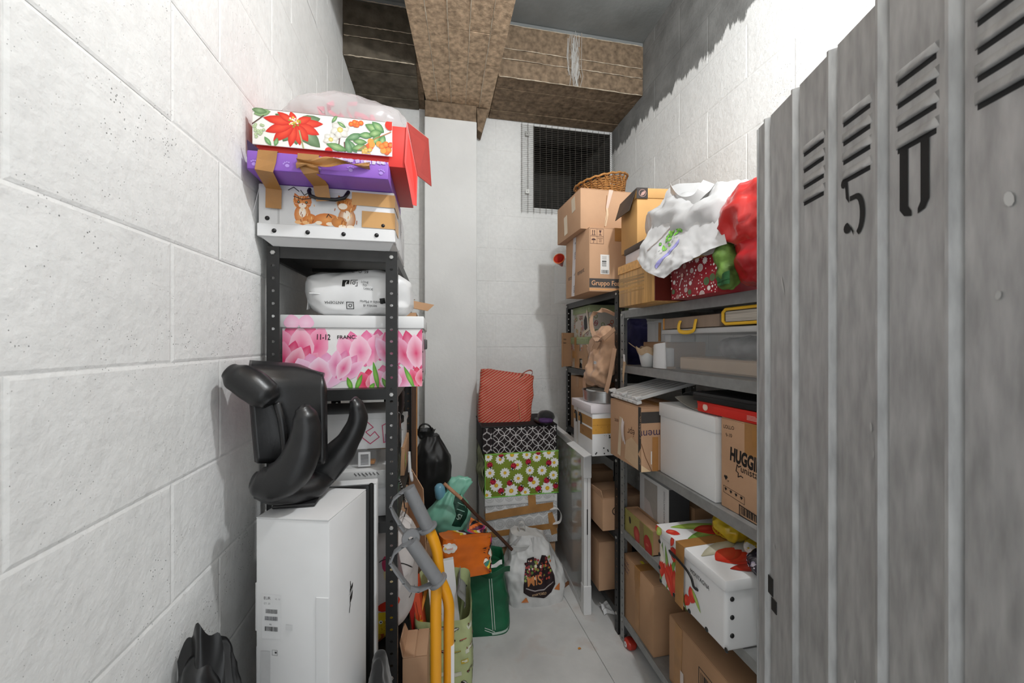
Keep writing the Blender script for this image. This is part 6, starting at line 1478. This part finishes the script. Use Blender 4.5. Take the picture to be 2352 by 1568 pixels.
# red striped bag
def stripe_mat():
    m = mat('red_striped_paper', '#a8624a', .6, var=0); nt = m.node_tree; N = nt.nodes; L = nt.links; b = N['Principled BSDF']
    tc = N.new('ShaderNodeTexCoord'); mp = N.new('ShaderNodeMapping'); mp.inputs['Rotation'].default_value = (0, radians(-57), 0); mp.inputs['Scale'].default_value = (1, 0, 1)
    wv = N.new('ShaderNodeTexWave'); wv.bands_direction = 'X'; wv.inputs['Scale'].default_value = 21; wv.inputs['Distortion'].default_value = .5; wv.inputs['Detail'].default_value = 1
    rp = N.new('ShaderNodeValToRGB'); e = rp.color_ramp.elements; e[0].position = .38; e[0].color = (*hx('#bd8468'), 1); e[1].position = .56; e[1].color = (*hx('#b5281f'), 1)
    L.new(tc.outputs['Object'], mp.inputs['Vector']); L.new(mp.outputs[0], wv.inputs['Vector']); L.new(wv.outputs['Fac'], rp.inputs[0]); L.new(rp.outputs[0], b.inputs['Base Color']); return m
t = thing('striped_bag', 'red diagonal striped paper bag standing on the black lattice box', 'bag', (.455, 2.555, .971), radians(-3))
BR_ = mat('red_brown_paper', '#9a4a38', .65, var=.08, vscale=10)
obj('bag', G().bag(.345, .16, .335, lambda s: (1-.04*s+.03*sin(s*3), 1-.25*s), .28, .010, 7, (1, 1, .7), 43, 110, 50, lambda p, s: (p[0]+.018*s+(.022*s*(p[0] > .1)), p[1]+.03*s, p[2]*(1-.13*max(0, p[0]+.10)/.28*s)), True, .35), stripe_mat(), t, 45)
obj('handle', G().ribbon(spl([(.10, -.035, .285), (.125, -.04, .315), (.165, -.04, .335), (.190, -.03, .325), (.185, -.015, .295), (.165, -.01, .265)], 8), .022, (.2, 1, .2), .0025), BR_, t, 60)
obj('fold_line', G().tube([(.098, -.088, .02), (.094, -.088, .08), (.088, -.082, .13), (.090, -.078, .16)], .0015, 5), mat('tan_thread', '#c99a70', .7), t, 60)

# ------------------------------------------------------------------ bags heaped on the floor
t = carton('brown carton under the black drawstring bag, behind the left rack', (-.02, 2.475, 0), (.24, .24, .41), 0, CARD2)
t = thing('drawstring_bag', 'black drawstring sack with cord loop standing behind the left rack by the pilaster', 'bag', (-.025, 2.46, .4105))
BF = mat('black_nylon', '#161616', .5, var=.2, vscale=10, sheen=.1)
obj('sack', G().bag(.235, .20, .50, lambda s: ((.95+.12*sin(s*pi))*(1-.55*max(0, s-.72)/.28)*(1-.15*s), (.95+.12*sin(s*pi))*(1-.55*max(0, s-.72)/.28)), .8, .014, 9, (1, 1, .35), 47, 80, 56, None, False), BF, t, 60)
obj('gathered_top', G().bag(.07, .06, .05, lambda s: (1+.5*s, 1+.5*s), .8, .012, 24, (1, 1, .4), 49, 48, 10, lambda p, s: (p[0]-.035, p[1], p[2]+.485), True, .5), BF, t, 60)
obj('cord_loop', G().tube(spl([(-.075, -.02, .53), (-.068, -.03, .565), (-.04, -.03, .580), (-.010, -.03, .565), (.005, -.02, .525), (-.02, -.03, .515), (-.075, -.02, .53)], 6), .0055, 8), BLACKP, t, 60)
t = thing('wooden_board', 'brown wooden board with pale edge standing behind the far post of the left rack', 'panel', (-.125, 2.20, 0))
obj('board', G().bbox(-.06, .020, -.010, .010, 0, 1.325, .001, 1), mat('dark_brown_wood', '#5a4334', .6, var=.2, stretch=(20, 20, 1)), t); obj('edge', G().bbox(.0202, .0265, -.011, .011, .0, 1.325, .001, 1), mat('pale_wood_edge', '#c98e58', .6, var=.15), t)
t = thing('leaning_cardboard', 'tan cardboard panel leaning out between the left rack and the teal bag', 'cardboard', (-.06, 2.0, 0))
o_ = Vector(t.location); q = [pix(940, 1068, v=2.02), pix(972, 1122, v=1.93), pix(980, 1172, v=1.90), pix(905, 1200, v=1.95)]
q2 = [Vector((q[0].x-.0, 2.02, .42)), Vector((q[2].x+.0, 1.90, .42))]
obj('upper_panel', G().sheet(lambda a, b: ((q[0]*(1-a)+q[1]*a)*(1-b)+Vector((q[0].x*(1-a)+q[2].x*a, 2.02*(1-a)+1.90*a, .43))*b)-o_, 4, 6, .004), CARD, t, 0)
obj('lower_panel', G().hexa([(q[0].x-o_.x, .02, 0), (q[2].x-o_.x, -.10, 0), (q[2].x-o_.x+.003, -.097, 0), (q[0].x-o_.x+.003, .023, 0), (q[0].x-o_.x, .02, .43), (q[2].x-o_.x, -.10, .43), (q[2].x-o_.x+.003, -.097, .43), (q[0].x-o_.x+.003, .023, .43)]), CARD, t, 0)
# green bag
t = thing('green_bag', 'dark green woven bag with double white stitching on the floor under the orange bag', 'bag', (.25, 2.06, 0), radians(-6))
GB = mat('dark_green_polypropylene', '#17603f', .5, var=.2, vscale=9, spec=.4, bump=.1, bscale=180)
g = G().bag(.27, .23, .325, lambda s: (1.02-.05*s+.04*sin(s*6), 1.0-.08*s+.04*sin(s*5+1)), .42, .012, 8, (1, 1, .8), 63, 100, 48, lambda p, s: (p[0]-.02*s, p[1]+.02*s, p[2]), True, .15)
obj('bag', g, GB, t, 60); bv = g.bvh()
d = Draw(.28, .40)
for x_ in (.178, .190): d.line([(x_-.012, .37), (x_, .20), (x_+.012, .03)], .0028, '#cfd6cf')
d.line([(.15, .040), (.20, .020)], .0028, '#cfd6cf'); d.line([(.15, .030), (.20, .010)], .0028, '#cfd6cf'); d.line([(.19, .012), (.28, .016)], .012, '#b9c9bf')
d.build('white_stitching', t, ((-.14, -.13, 0), (1, 0, 0), (0, 0, 1), (0, -1, 0)), bvh=bv, maxlen=.015, lift=.0016)
obj('rim_flap', G().sheet(lambda a, b: (-.11+.25*a, -.10+.02*sin(a*7)-.016*b, .300+.035*b+.012*sin(a*9)), 24, 5, .003), GB, t, 60)
obj('white_lining', G().sheet(lambda a, b: (-.02+.12*a, -.085+.02*b, .330+.012*sin(a*8)+.012*b), 14, 5, .002), POLY, t, 60)
# carton that carries the teal bag
t = carton('brown carton hidden under the teal bag behind the orange bag', (.022, 2.20, 0), (.14, .20, .42), 0, CARD2, tape=False)
t = thing('orange_bag', 'crumpled orange bag with colourful wavy side panel lying on the green bag', 'bag', (.135, 1.955, .338), rot=(radians(-6), radians(7), radians(16)))
ORG = mat('orange_woven_plastic', '#e0701f', .38, var=.12, vscale=12, spec=.5)
g = G().bag(.27, .15, .175, lambda s: (1.0-.08*s, 1.0-.22*s), .3, .014, 10, (1, 1, 1), 67, 100, 36, None, False)
obj('bag', g, ORG, t, 60); bv = g.bvh()
d = Draw(.16, .20); cols = ['#e8d23a', '#d8348a', '#1d1a28', '#efe9dc', '#e8732a', '#3a8a7a', '#5a2a4a']
rr = random.Random(3)
for k in range(15):
    x0 = -.03+k*.014; d.line([(x0+.018*sin(q*.9+k*.4)+q*.004, -.01+q*.024) for q in range(10)], .015, cols[k % 7]); d.line([(x0+.007+.018*sin(q*.9+k*.4)+q*.004, -.01+q*.024) for q in range(10)], .0022, '#141018')
d.build('wavy_print', t, ((.11, -.08, -.002), (.0, 1, 0), (0, 0, 1), (1, 0, 0)), bvh=bv, maxlen=.012, lift=.0012)
d = Draw(.30, .16)
for k in range(18):
    x0 = k*.014; d.line([(.11+x0+.012*sin(q*1.1+k*.5), q*.02) for q in range(9)], .014, cols[(k*3) % 7])
d.build('wavy_print', t, ((-.14, -.02, 0), (1, 0, 0), (0, 1, 0), (0, 0, 1)), bvh=bv, maxlen=.012, lift=.0012)
d = Draw(.27, .18); x_, y_ = .035, .140
for a in range(7): d.disc(x_+.022*cos(a*.9), y_+.010*sin(a*.9), .014, '#eeeae6', 12)
d.text('conad', x_-.018, y_-.006, .013, '#d8552a', .05, .01); d.disc(x_-.024, y_, .005, '#e8c23a', 8)
d.build('logo_patch', t, ((-.135, -.09, 0), (1, 0, 0), (0, 0, 1), (0, -1, 0)), bvh=bv, maxlen=.012, lift=.0014)
d = Draw(.27, .18); rr = random.Random(9)
for k in range(60): d.disc(rr.uniform(0, .06), rr.uniform(0, .09), rr.uniform(.003, .008), rr.choice(['#5a1a2a', '#8a2a3a', '#2a1418', '#a83a4a', '#c9b0a0']), 7)
d.build('dark_print', t, ((-.14, -.075, -.003), (0, 1, 0), (0, 0, 1), (-1, 0, 0)), bvh=bv, maxlen=.012, lift=.0014)
t0 = t; o_ = Vector(t.location); Mi = (Matrix.Translation(o_) @ Euler(t.rotation_euler).to_matrix().to_4x4()).inverted()
Q = [Mi @ pix(1066, 1262, v=1.93), Mi @ pix(1128, 1312, v=1.90), Mi @ pix(1116, 1212, v=2.05), Mi @ pix(1082, 1192, v=2.07)]
gp = G().sheet(lambda a, b: (Q[0]*(1-a)+Q[1]*a)*(1-b)+(Q[3]*(1-a)+Q[2]*a)*b+Vector((0, -.02*sin(a*pi)*sin(b*pi)-.006*sin(a*9+b*5), .008*sin(b*8))), 16, 20, .003)
obj('side_gusset', gp, ORG, t, 60); gb = gp.bvh(); eu = (Q[1]-Q[0]).normalized(); nn = eu.cross((Q[3]-Q[0])).normalized(); nn = nn if (Mi.to_3x3() @ Vector((0, -1, 0))).dot(nn) > 0 else -nn; ev = nn.cross(eu).normalized(); ev = ev if ev.dot(Q[3]-Q[0]) > 0 else -ev
d = Draw(.22, .24)
for k in range(17):
    x0 = -.04+k*.014; L = [(x0+.018*sin(q*.8+k*.5)+q*.005, -.01+q*.024) for q in range(11)]
    d.line(L, .016, cols[(k*2) % 7]); d.line([(x+.008, y) for x, y in L], .0026, '#141018')
d.build('wavy_print', t, (Q[0]-eu*.03-ev*.01, eu, ev, nn), bvh=gb, maxlen=.012, lift=.0014)
# teal bag with a bottle in it
t = thing('teal_bag', 'pale teal plastic bag with dark green patch and a bottle, on top of the heap', 'bag', (.085, 2.155, .4405))
TEAL = mat('pale_teal_film', '#7fbfa8', .34, var=.1, vscale=8, spec=.5)
g = G().blob((.115, .075, .115), .75, .8, .015, 11, (1, 1, .6), 73, 90, 54, lambda p: (p[0]*(1-.5*max(0, p[2])/.115)+.2*max(0, p[2]), p[1]*(1-.3*max(0, p[2])/.115), p[2]), (0, 0, .116), -.114)
g.v = [v+Vector((-.015, 0, .0)) for v in g.v]
obj('bag', g, TEAL, t, 60); bv = g.bvh()
obj('knotted_top', G().blob((.05, .025, .075), .8, .8, .014, 20, (1, 1, .4), 77, 48, 40, lambda p: (p[0]*(1+.5*p[2]/.075)+.3*p[2], p[1], p[2]), (.035, .01, .225)), TEAL, t, 60)
obj('bottle_cap', G().lathe([(.0, .0), (.026, .0), (.030, .01), (.030, .05), (.026, .066), (.014, .078), (0, .080)], 24, Matrix.Translation((-.055, .0, .195)) @ Matrix.Rotation(radians(-8), 4, 'Y')), mat('blue_plastic', '#6fa3b9', .3, spec=.5), t, 50)
d = Draw(.14, .22)
d.poly([(.02, .03), (.07, .01), (.10, .05), (.12, .12), (.09, .19), (.05, .20), (.03, .14), (.045, .08)], '#123c2e'); d.nxt(); d.text('SI', .045, .06, .04, '#b9d8cc', -.4, .01); d.line([(.05, .11), (.09, .09)], .004, '#8fbfae'); d.line([(.055, .14), (.09, .12)], .003, '#8fbfae')
d.build('dark_patch', t, ((-.02, -.09, .045), (1, 0, 0), (0, 0, 1), (0, -1, 0)), bvh=bv, maxlen=.012, lift=.0014)
# wooden stick
t = thing('wooden_stick', 'dark brown wooden stick with peeled tip leaning across the teal bag', 'stick', tuple(pix(1172, 1258, v=2.03)))
o_ = Vector(t.location); P = [pix(1176, 1262, v=2.03)-o_, pix(1130, 1215, v=2.02)-o_, pix(1092, 1180, v=2.015)-o_, pix(1060, 1145, v=2.01)-o_]
obj('shaft', G().tube(spl(P, 4), .0085, 10), mat('dark_bark', '#4a2f22', .45, var=.25, vscale=40, spec=.4), t, 60); obj('tip', G().tube([P[-1], pix(1040, 1128, v=2.01)-o_, pix(1020, 1110, v=2.01)-o_], [.0088, .010, .0085], 10), mat('peeled_wood', '#b98a6a', .7, var=.15, vscale=60), t, 60)
# white grocery bag with dark fruit print
t = thing('grocery_bag', 'white plastic grocery bag with dark fruit print and mercato lettering on the floor', 'bag', (.575, 2.205, 0))
WP = mat('crinkled_white_film', '#cfcfce', .3, var=.14, vscale=12, spec=.6)
g = G().bag(.315, .21, .37, lambda s: ((1.03+.05*sin(s*4))*(1-.42*max(0, s-.45)/.55), (1.03)*(1-.5*max(0, s-.4)/.6)), .55, .017, 10, (1, 1, .55), 83, 120, 64, lambda p, s: (p[0]-.035*s*s, p[1]+.02*s, p[2]*(1-.12*max(0, p[0])/.15)), False)
obj('bag', g, WP, t, 60); bv = g.bvh()
d = Draw(.34, .38); rr = random.Random(21)
base = [(.085, .09), (.12, .065), (.20, .05), (.25, .07), (.275, .11), (.27, .16), (.245, .22), (.225, .265), (.20, .27), (.175, .23), (.15, .27), (.115, .26), (.095, .20), (.085, .14)]
d.poly(base, '#231418'); d.nxt()
for k in range(90):
    x, y = rr.uniform(.095, .255), rr.uniform(.15, .255); d.disc(x, y, rr.uniform(.003, .009), rr.choice(['#7a2a2e', '#b0483a', '#5f7a34', '#8a9a4a', '#c9693a', '#3a1a20', '#d8c9b8', '#96333a']), 8)
d.nxt()
d.text('MIS', .108, .125, .072, '#c9824a', .05, .012, .85); d.line([(.10, .115), (.15, .095), (.20, .098), (.26, .125)], .006, '#a8a0a0'); d.text('mercato', .135, .066, .026, '#d8b48a', .10, .0, .95)
for k in range(7): d.line([(.10, .06), (.075+.006*k, .035)], .004, '#c9763a'); d.line([(.27, .085), (.30, .075+.006*k)], .004, '#c9763a')
d.build('fruit_print', t, ((-.175, -.12, 0), (1, 0, 0), (0, 0, 1), (0, -1, 0)), bvh=bv, maxlen=.012, lift=.0018)
obj('handle', G().ribbon(spl([(-.06, -.02, .355), (-.10, -.05, .370), (-.15, -.08, .355), (-.16, -.085, .345), (-.11, -.075, .325), (-.05, -.065, .320), (-.035, -.05, .345)], 7), .022, (0, -.4, 1), .002), WP, t, 60)
obj('handle', G().ribbon(spl([(-.07, .03, .34), (-.09, .02, .41), (-.075, .01, .43), (-.055, .015, .41), (-.045, .03, .35)], 7), .026, (.3, 1, 0), .002), WP, t, 60)
obj('gathered_folds', G().sheet(lambda a, b: (-.05+.05*a, -.075+.05*b*.5+.012*sin(a*9), .17+.19*b+.01*sin(a*7+b*4)), 12, 16, .0015), WP, t, 60)
# glazed white frame leaning upright beside the racking
t = thing('framed_mirror', 'tall white framed mirror wrapped in film standing on edge before the black rack', 'mirror', (.83, 2.31, 0), radians(-2.0))
L_, H_ = .60, .90
obj('near_rail', G().bbox(-.020, .020, -L_/2-.030, -L_/2+.012, .0, H_-.13, .002, 1), mat('white_lacquered_wood', '#dcdcdb', .45, var=.03), t)
obj('corner_cap', G().bbox(-.023, .023, -L_/2-.034, -L_/2+.016, H_-.15, H_+.004, .003, 1), mat('white_card_corner', '#e2e2e2', .5), t); obj('corner_cap', G().bbox(-.0225, .0225, -L_/2-.034, -L_/2+.016, -.0, .16, .003, 1), mat('white_card_corner'), t)
obj('groove', G().bbox(-.002, .001, -L_/2-.0312, -L_/2-.0295, .16, H_-.15, .0005, 1), mat('grey_gap', '#8f8f8f', .6), t); obj('slot', G().bbox(-.004, .002, -L_/2-.0318, -L_/2-.0302, .44, .58, .0005, 1), BLACKP, t)
obj('top_rail', G().bbox(-.018, .018, -L_/2+.013, L_/2, H_-.04, H_, .002, 1), mat('white_lacquered_wood'), t); obj('bottom_rail', G().bbox(-.018, .018, -L_/2+.013, L_/2, .0, .035, .002, 1), mat('white_lacquered_wood'), t); obj('far_rail', G().bbox(-.018, .018, L_/2-.035, L_/2+.0, .036, H_-.041, .002, 1), mat('white_lacquered_wood'), t)
MIR = mat('dusty_mirror_glass', '#b9bbba', .10, metal=.85, var=.1, vscale=6)
obj('glass', G().bbox(-.014, -.010, -L_/2+.013, L_/2-.036, .036, H_-.041, .0005, 1), MIR, t)
obj('backing', G().bbox(-.009, .010, -L_/2+.013, L_/2-.036, .036, H_-.041, .001, 1), CARD2, t)
obj('plastic_film', G().sheet(lambda a, b: (-.0195-.004*fold((0, a*.6, b*.9), 9, seed=3), -L_/2+.0+.56*a, .03+.86*b), 30, 40, .0008), mat('thin_wrapping_film', '#e9e9e9', .15, var=0, alpha=.16, spec=.8), t, 60)
# puzzle bag
t = thing('patterned_bag', 'pale green bag printed with little vehicles, holding puzzle boxes, behind the yellow tubes', 'bag', (.035, 1.625, 0), radians(-5))
PG = mat('pale_green_paper', '#b9c48f', .65, var=.08, vscale=12)
g = G().bag(.225, .19, .45, lambda s: (1.0+.02*sin(s*5), 1.0+.04*s), .3, .008, 8, (1, 1, .7), 93, 100, 50, lambda p, s: (p[0], p[1], p[2]*(1+.10*(p[1]/.1)*s)), True, .55)
obj('bag', g, PG, t, 50); bv = g.bvh()
def vehicle(d, x, y, s, a, c):
    def T(p, q): return (x+(p*cos(a)-q*sin(a))*s, y+(p*sin(a)+q*cos(a))*s)
    d.poly([T(*p) for p in ((-1, -.3), (1, -.3), (1, .15), (.6, .2), (.35, .55), (-.55, .55), (-.75, .2), (-1, .15))], '#2a2622'); d.poly([T(*p) for p in ((-.88, -.2), (.88, -.2), (.88, .08), (.5, .12), (.28, .42), (-.45, .42), (-.62, .12), (-.88, .08))], c)
    d.poly([T(*p) for p in ((-.4, .14), (.3, .14), (.2, .36), (-.36, .36))], '#cfd6c9')
    for q in (-.55, .55): d.disc(*T(q, -.3), .22*s, '#1f1c1a', 9); d.disc(*T(q, -.3), .1*s, '#b9b9b0', 7)
rr = random.Random(14); VC = ['#b0413a', '#d08a3a', '#6a7a8a', '#c9b23a', '#7f8f6a', '#8a5a4a', '#d8d8cc']
def vehicles(W, H, seed):
    d = Draw(W, H); r2 = random.Random(seed)
    for j in range(11):
        for i in range(5):
            x, y = .02+i*.052+(.026 if j % 2 else 0)+r2.uniform(-.006, .006), .02+j*.044+r2.uniform(-.006, .006)
            if r2.random() < .62: vehicle(d, x, y, r2.uniform(.011, .017), r2.uniform(-.5, .5), r2.choice(VC))
            elif r2.random() < .5: d.rect(x-.014, y-.008, x+.014, y+.008, r2.choice(VC), .1); d.rect(x-.011, y-.005, x+.011, y+.005, '#d9dcc4', .1)
            else: d.line([(x-.012, y), (x+.012, y+.004)], .003, r2.choice(VC)); d.text(r2.choice(['Bus', 'Taxi', 'RALLY']), x-.014, y-.006, .010, '#2a2622', .2)
    return d
vehicles(.24, .44, 1).build('vehicle_print', t, ((-.12, -.11, 0), (1, 0, 0), (0, 0, 1), (0, -1, 0)), bvh=bv, maxlen=.02, lift=.0012); vehicles(.2, .44, 2).build('vehicle_print', t, ((.115, -.1, 0), (0, 1, 0), (0, 0, 1), (1, 0, 0)), bvh=bv, maxlen=.02, lift=.0012)
obj('grey_lining', G().sheet(lambda a, b: (.085+.010*sin(b*8)-.03*b, -.03+.12*a, .40+.10*b+.012*sin(a*9)), 14, 12, .002), mat('grey_liner', '#8f8f8e', .5, var=.2, vscale=18), t, 60)
t = thing('puzzle_box', 'white thousand piece puzzle box standing in the patterned bag', 'box', (.055, 1.605, .22), rot=(radians(-12), radians(-6), 0))
obj('box', G().bbox(-.055, .055, -.02, .02, .01, .345, .002), WHITEB, t); obj('lid', G().bbox(-.057, .057, -.0215, .016, .012, .347, .001, 1), WHITEB, t)
d = Draw(.11, .335); d.rect(.012, .245, .062, .305, '#c9813a'); d.poly([(.012, .26), (.03, .28), (.045, .265), (.062, .275), (.062, .245), (.012, .245)], '#6a5a8a'); d.disc(.035, .285, .008, '#e8c25a', 10)
d.text('1000', .042, .14, .034, '#4a4a4a', pi/2); d.text('000', .042, .04, .034, '#4a4a4a', pi/2); d.build('puzzle_print', t, ((-.055, -.0215, .01), (1, 0, 0), (0, 0, 1), (0, -1, 0)))
t = thing('game_box', 'narrow red and orange game box tucked left of the white puzzle box', 'box', (-.045, 1.60, .22), rot=(radians(-10), radians(-9), 0))
obj('box', G().bbox(-.022, .022, -.06, .06, .01, .29, .002), mat('red_orange_board', '#d8512a', .45), t); obj('lid', G().bbox(-.0235, -.002, -.061, .061, .009, .291, .001, 1), mat('dark_red_lid', '#b5251f', .45), t)
d = Draw(.022, .27); d.rect(0, .0, .022, .15, '#e09a2a'); d.rect(.0, .03, .022, .09, '#7a7a7c'); d.line([(.006, .22), (.012, .10)], .0015, '#7a2a14'); d.build('label_print', t, ((0, -.0605, .012), (1, 0, 0), (0, 0, 1), (0, -1, 0)))
# brown carton beside the rack foot, cartoon bag on the lowest rack shelf
t = opencarton('worn brown carton on the floor beside the near post of the left rack', (-.067, 1.445, 0), (.085, .13, .40), radians(-3), CARD, .05)
t = thing('picture_bag', 'off white fabric bag with colourful toy print bulging out of the left rack', 'bag', (-.248, 1.56, .4010))
OW = mat('off_white_fabric', '#cdc7c4', .7, var=.1, vscale=8, bump=.1, bscale=150)
def pbw(p):
    x, y, z = p; k = max(0, x-.03)
    return (x+.0, y, z+k*.35 if z < 0 else z-k*.1)
g = G().blob((.175, .15, .215), .55, .6, .013, 7, (1, 1, .5), 97, 100, 60, pbw, (0, 0, .216), -.215); obj('bag', g, OW, t, 60); bv = g.bvh()
d = Draw(.36, .42); rr = random.Random(6)
d.ring(.115, .21, .085, .003, '#1d1d1d', 20, -.8, 1.5); d.poly([(.02, .13), (.12, .11), (.135, .05), (.10, .0), (.02, 0)], '#c9a02a'); d.disc(.085, .085, .045, '#e0c42a', 18, .05); d.disc(.105, .155, .038, '#c9331f', 14, .018, .2); d.disc(.125, .165, .02, '#d8432a', 10)
d.disc(.08, .10, .007, '#f0f0ea', 8); d.disc(.102, .105, .007, '#f0f0ea', 8); d.disc(.081, .10, .003, '#1d1d1d', 6); d.disc(.103, .105, .003, '#1d1d1d', 6); d.poly([(.03, .06), (.09, .05), (.08, .0), (.03, .0)], '#b5622a'); d.disc(.06, .04, .02, '#d8b42a', 12)
d.disc(.11, .26, .02, '#d8c89a', 12, .03, .3); d.disc(.095, .30, .012, '#b5345a', 10, .026); d.ring(.10, .27, .045, .0028, '#1d1d1d', 18, -1.4, 2.2)
d.build('toy_print', t, ((-.02, -.16, .015), (1, 0, 0), (0, 0, 1), (0, -1, 0)), bvh=bv, maxlen=.012, lift=.0014)
obj('folded_rim', G().sheet(lambda a, b: (.02+.135*a, -.10+.10*b, .395+.045*sin(a*pi)*(1-.3*b)+.010*sin(b*9+a*4)), 16, 10, .003), OW, t, 60)
obj('brown_stripe', G().ribbon(spl([(.10, -.142, .40), (.115, -.145, .32), (.13, -.135, .24)], 6), .020, (1, .2, 0), .001), mat('mauve_band', '#8f7a78', .7), t, 60)
t = carton('tan carton on the lowest left rack shelf, seen behind the grey handles', (-.20, 1.92, .4005), (.13, .26, .36), 0, CARD)

# ------------------------------------------------------------------ folding sack truck with yellow tubes and grey handles
t = thing('hand_truck', 'yellow tubular hand truck with two grey guarded grips standing before the left rack', 'hand truck', (.03, 1.24, 0))
o_ = Vector(t.location); YT_ = mat('yellow_painted_tube', '#eda21d', .32, var=.05, spec=.5); GP = mat('grey_grip_plastic', '#7f8082', .45, var=.06, vscale=30)
def PP(L, v): return [pix(x, y, v=v)-o_ for x, y in L]
A = PP([(984, 1212), (996, 1240), (1004, 1268), (1007, 1300), (1012, 1330), (1024, 1360), (1031, 1390), (1031, 1430)], 1.25); A.append(Vector((A[-1].x, A[-1].y, .06)))
Bp = PP([(1003, 1332), (1002, 1360), (1001, 1400)], 1.215); Bp.append(Vector((Bp[-1].x, Bp[-1].y, .06)))
obj('tube', G().tube(spl(A[:-1], 5)+[A[-1]], .0172, 16), YT_, t, 60); obj('tube', G().tube(spl(Bp[:-1], 5)+[Bp[-1]], .0172, 16), YT_, t, 60)
d = Draw(.014, .20); d.rect(0, 0, .014, .2, '#e2e2e0'); 
q = A[-1]; obj('white_label', G().box(q.x+.006, q.x+.0165, -.006, .012, .40, .53), mat('white_gloss'), t, 0)
obj('axle', G().tube([(-.10, 0, .07), (.10, 0, .07)], .009, 10), GP, t, 60); obj('toe_plate', G().bbox(-.10, .10, -.12, .01, .004, .010, .002), YT_, t)
for x in (-.085, .085): obj('wheel', G().lathe([(.02, -.012), (.058, -.014), (.064, -.008), (.064, .008), (.058, .014), (.02, .012)], 28, Matrix.Translation((x+.03*0, .02, .066)) @ Matrix.Rotation(pi/2, 4, 'Y')), mat('black_rubber'), t, 40)
for (g0, g1), guard, v in ((((938, 1120), (983, 1212)), [(940, 1119), (920, 1132), (904, 1146), (898, 1162), (905, 1180), (918, 1203), (929, 1218), (945, 1222), (985, 1211)], 1.25), (((944, 1244), (1006, 1334)), [(945, 1243), (925, 1253), (906, 1268), (897, 1290), (908, 1308), (928, 1335), (942, 1352), (962, 1354), (1007, 1334)], 1.215)):
    a, b = PP([g0, g1], v); gp = obj('grip', G().tube([a, a*.5+b*.5, b], .0205, 18), GP, t, 60)
    ax = (b-a).normalized(); M = Matrix.Translation(b) @ ax.to_track_quat('Z', 'Y').to_matrix().to_4x4()
    obj('flange', G().lathe([(0, -.004), (.030, -.004), (.031, 0), (.030, .004), (0, .004)], 24, M), GP, gp, 50)
    gu = PP(guard, v); gd = obj('guard', G().ribbon(gu, .024, (0, 1, 0), .006), GP, t, 30)
    for i in range(1, len(gu)-1, 2): obj('rib', G().bbox(-.0045, .0045, -.012, .012, -.0015, .0015, .0005, 1, Matrix.Translation(gu[i])), GP, gd, 0)
    br = PP([(g0[0]+2, g0[1]-6)], v)[0]
pl = PP([(944, 1236)], 1.232)[0]
obj('pivot_bracket', G().lathe([(.008, -.010), (.026, -.010), (.028, -.006), (.028, .006), (.026, .010), (.008, .010), (.008, -.010)], 26, Matrix.Translation(pl) @ Matrix.Rotation(radians(80), 4, 'X')), GP, t, 40)
# odds and ends on the floor
p = pix(1305, 1335, h=.01)
t = thing('wood_offcut', 'thin brown wooden offcut lying on the floor beside the white grocery bag', 'wood', (p.x-.02, p.y-.02, 0), radians(35))
obj('strip', G().bbox(-.075, .03, -.008, .008, .0, .014, .002), mat('brown_offcut', '#8a5a3a', .6, var=.15), t); obj('broken_end', G().hexa([(.031, -.008, 0), (.055, -.004, .004), (.055, .006, .004), (.031, .008, 0), (.031, -.008, .013), (.055, -.004, .034), (.055, .006, .034), (.031, .008, .013)]), mat('brown_offcut'), t, 0)
p = pix(1331, 1490, h=0)
tag(obj('leaf_fragment', G().sheet(lambda a, b: (p.x-.007+.014*a, p.y-.005+.01*b, .002+.003*sin(a*3)), 5, 4, .0008), mat('orange_leaf', '#cf8a3a', .7), None), 'tiny orange fragment lying on the bare floor in the aisle', 'litter')
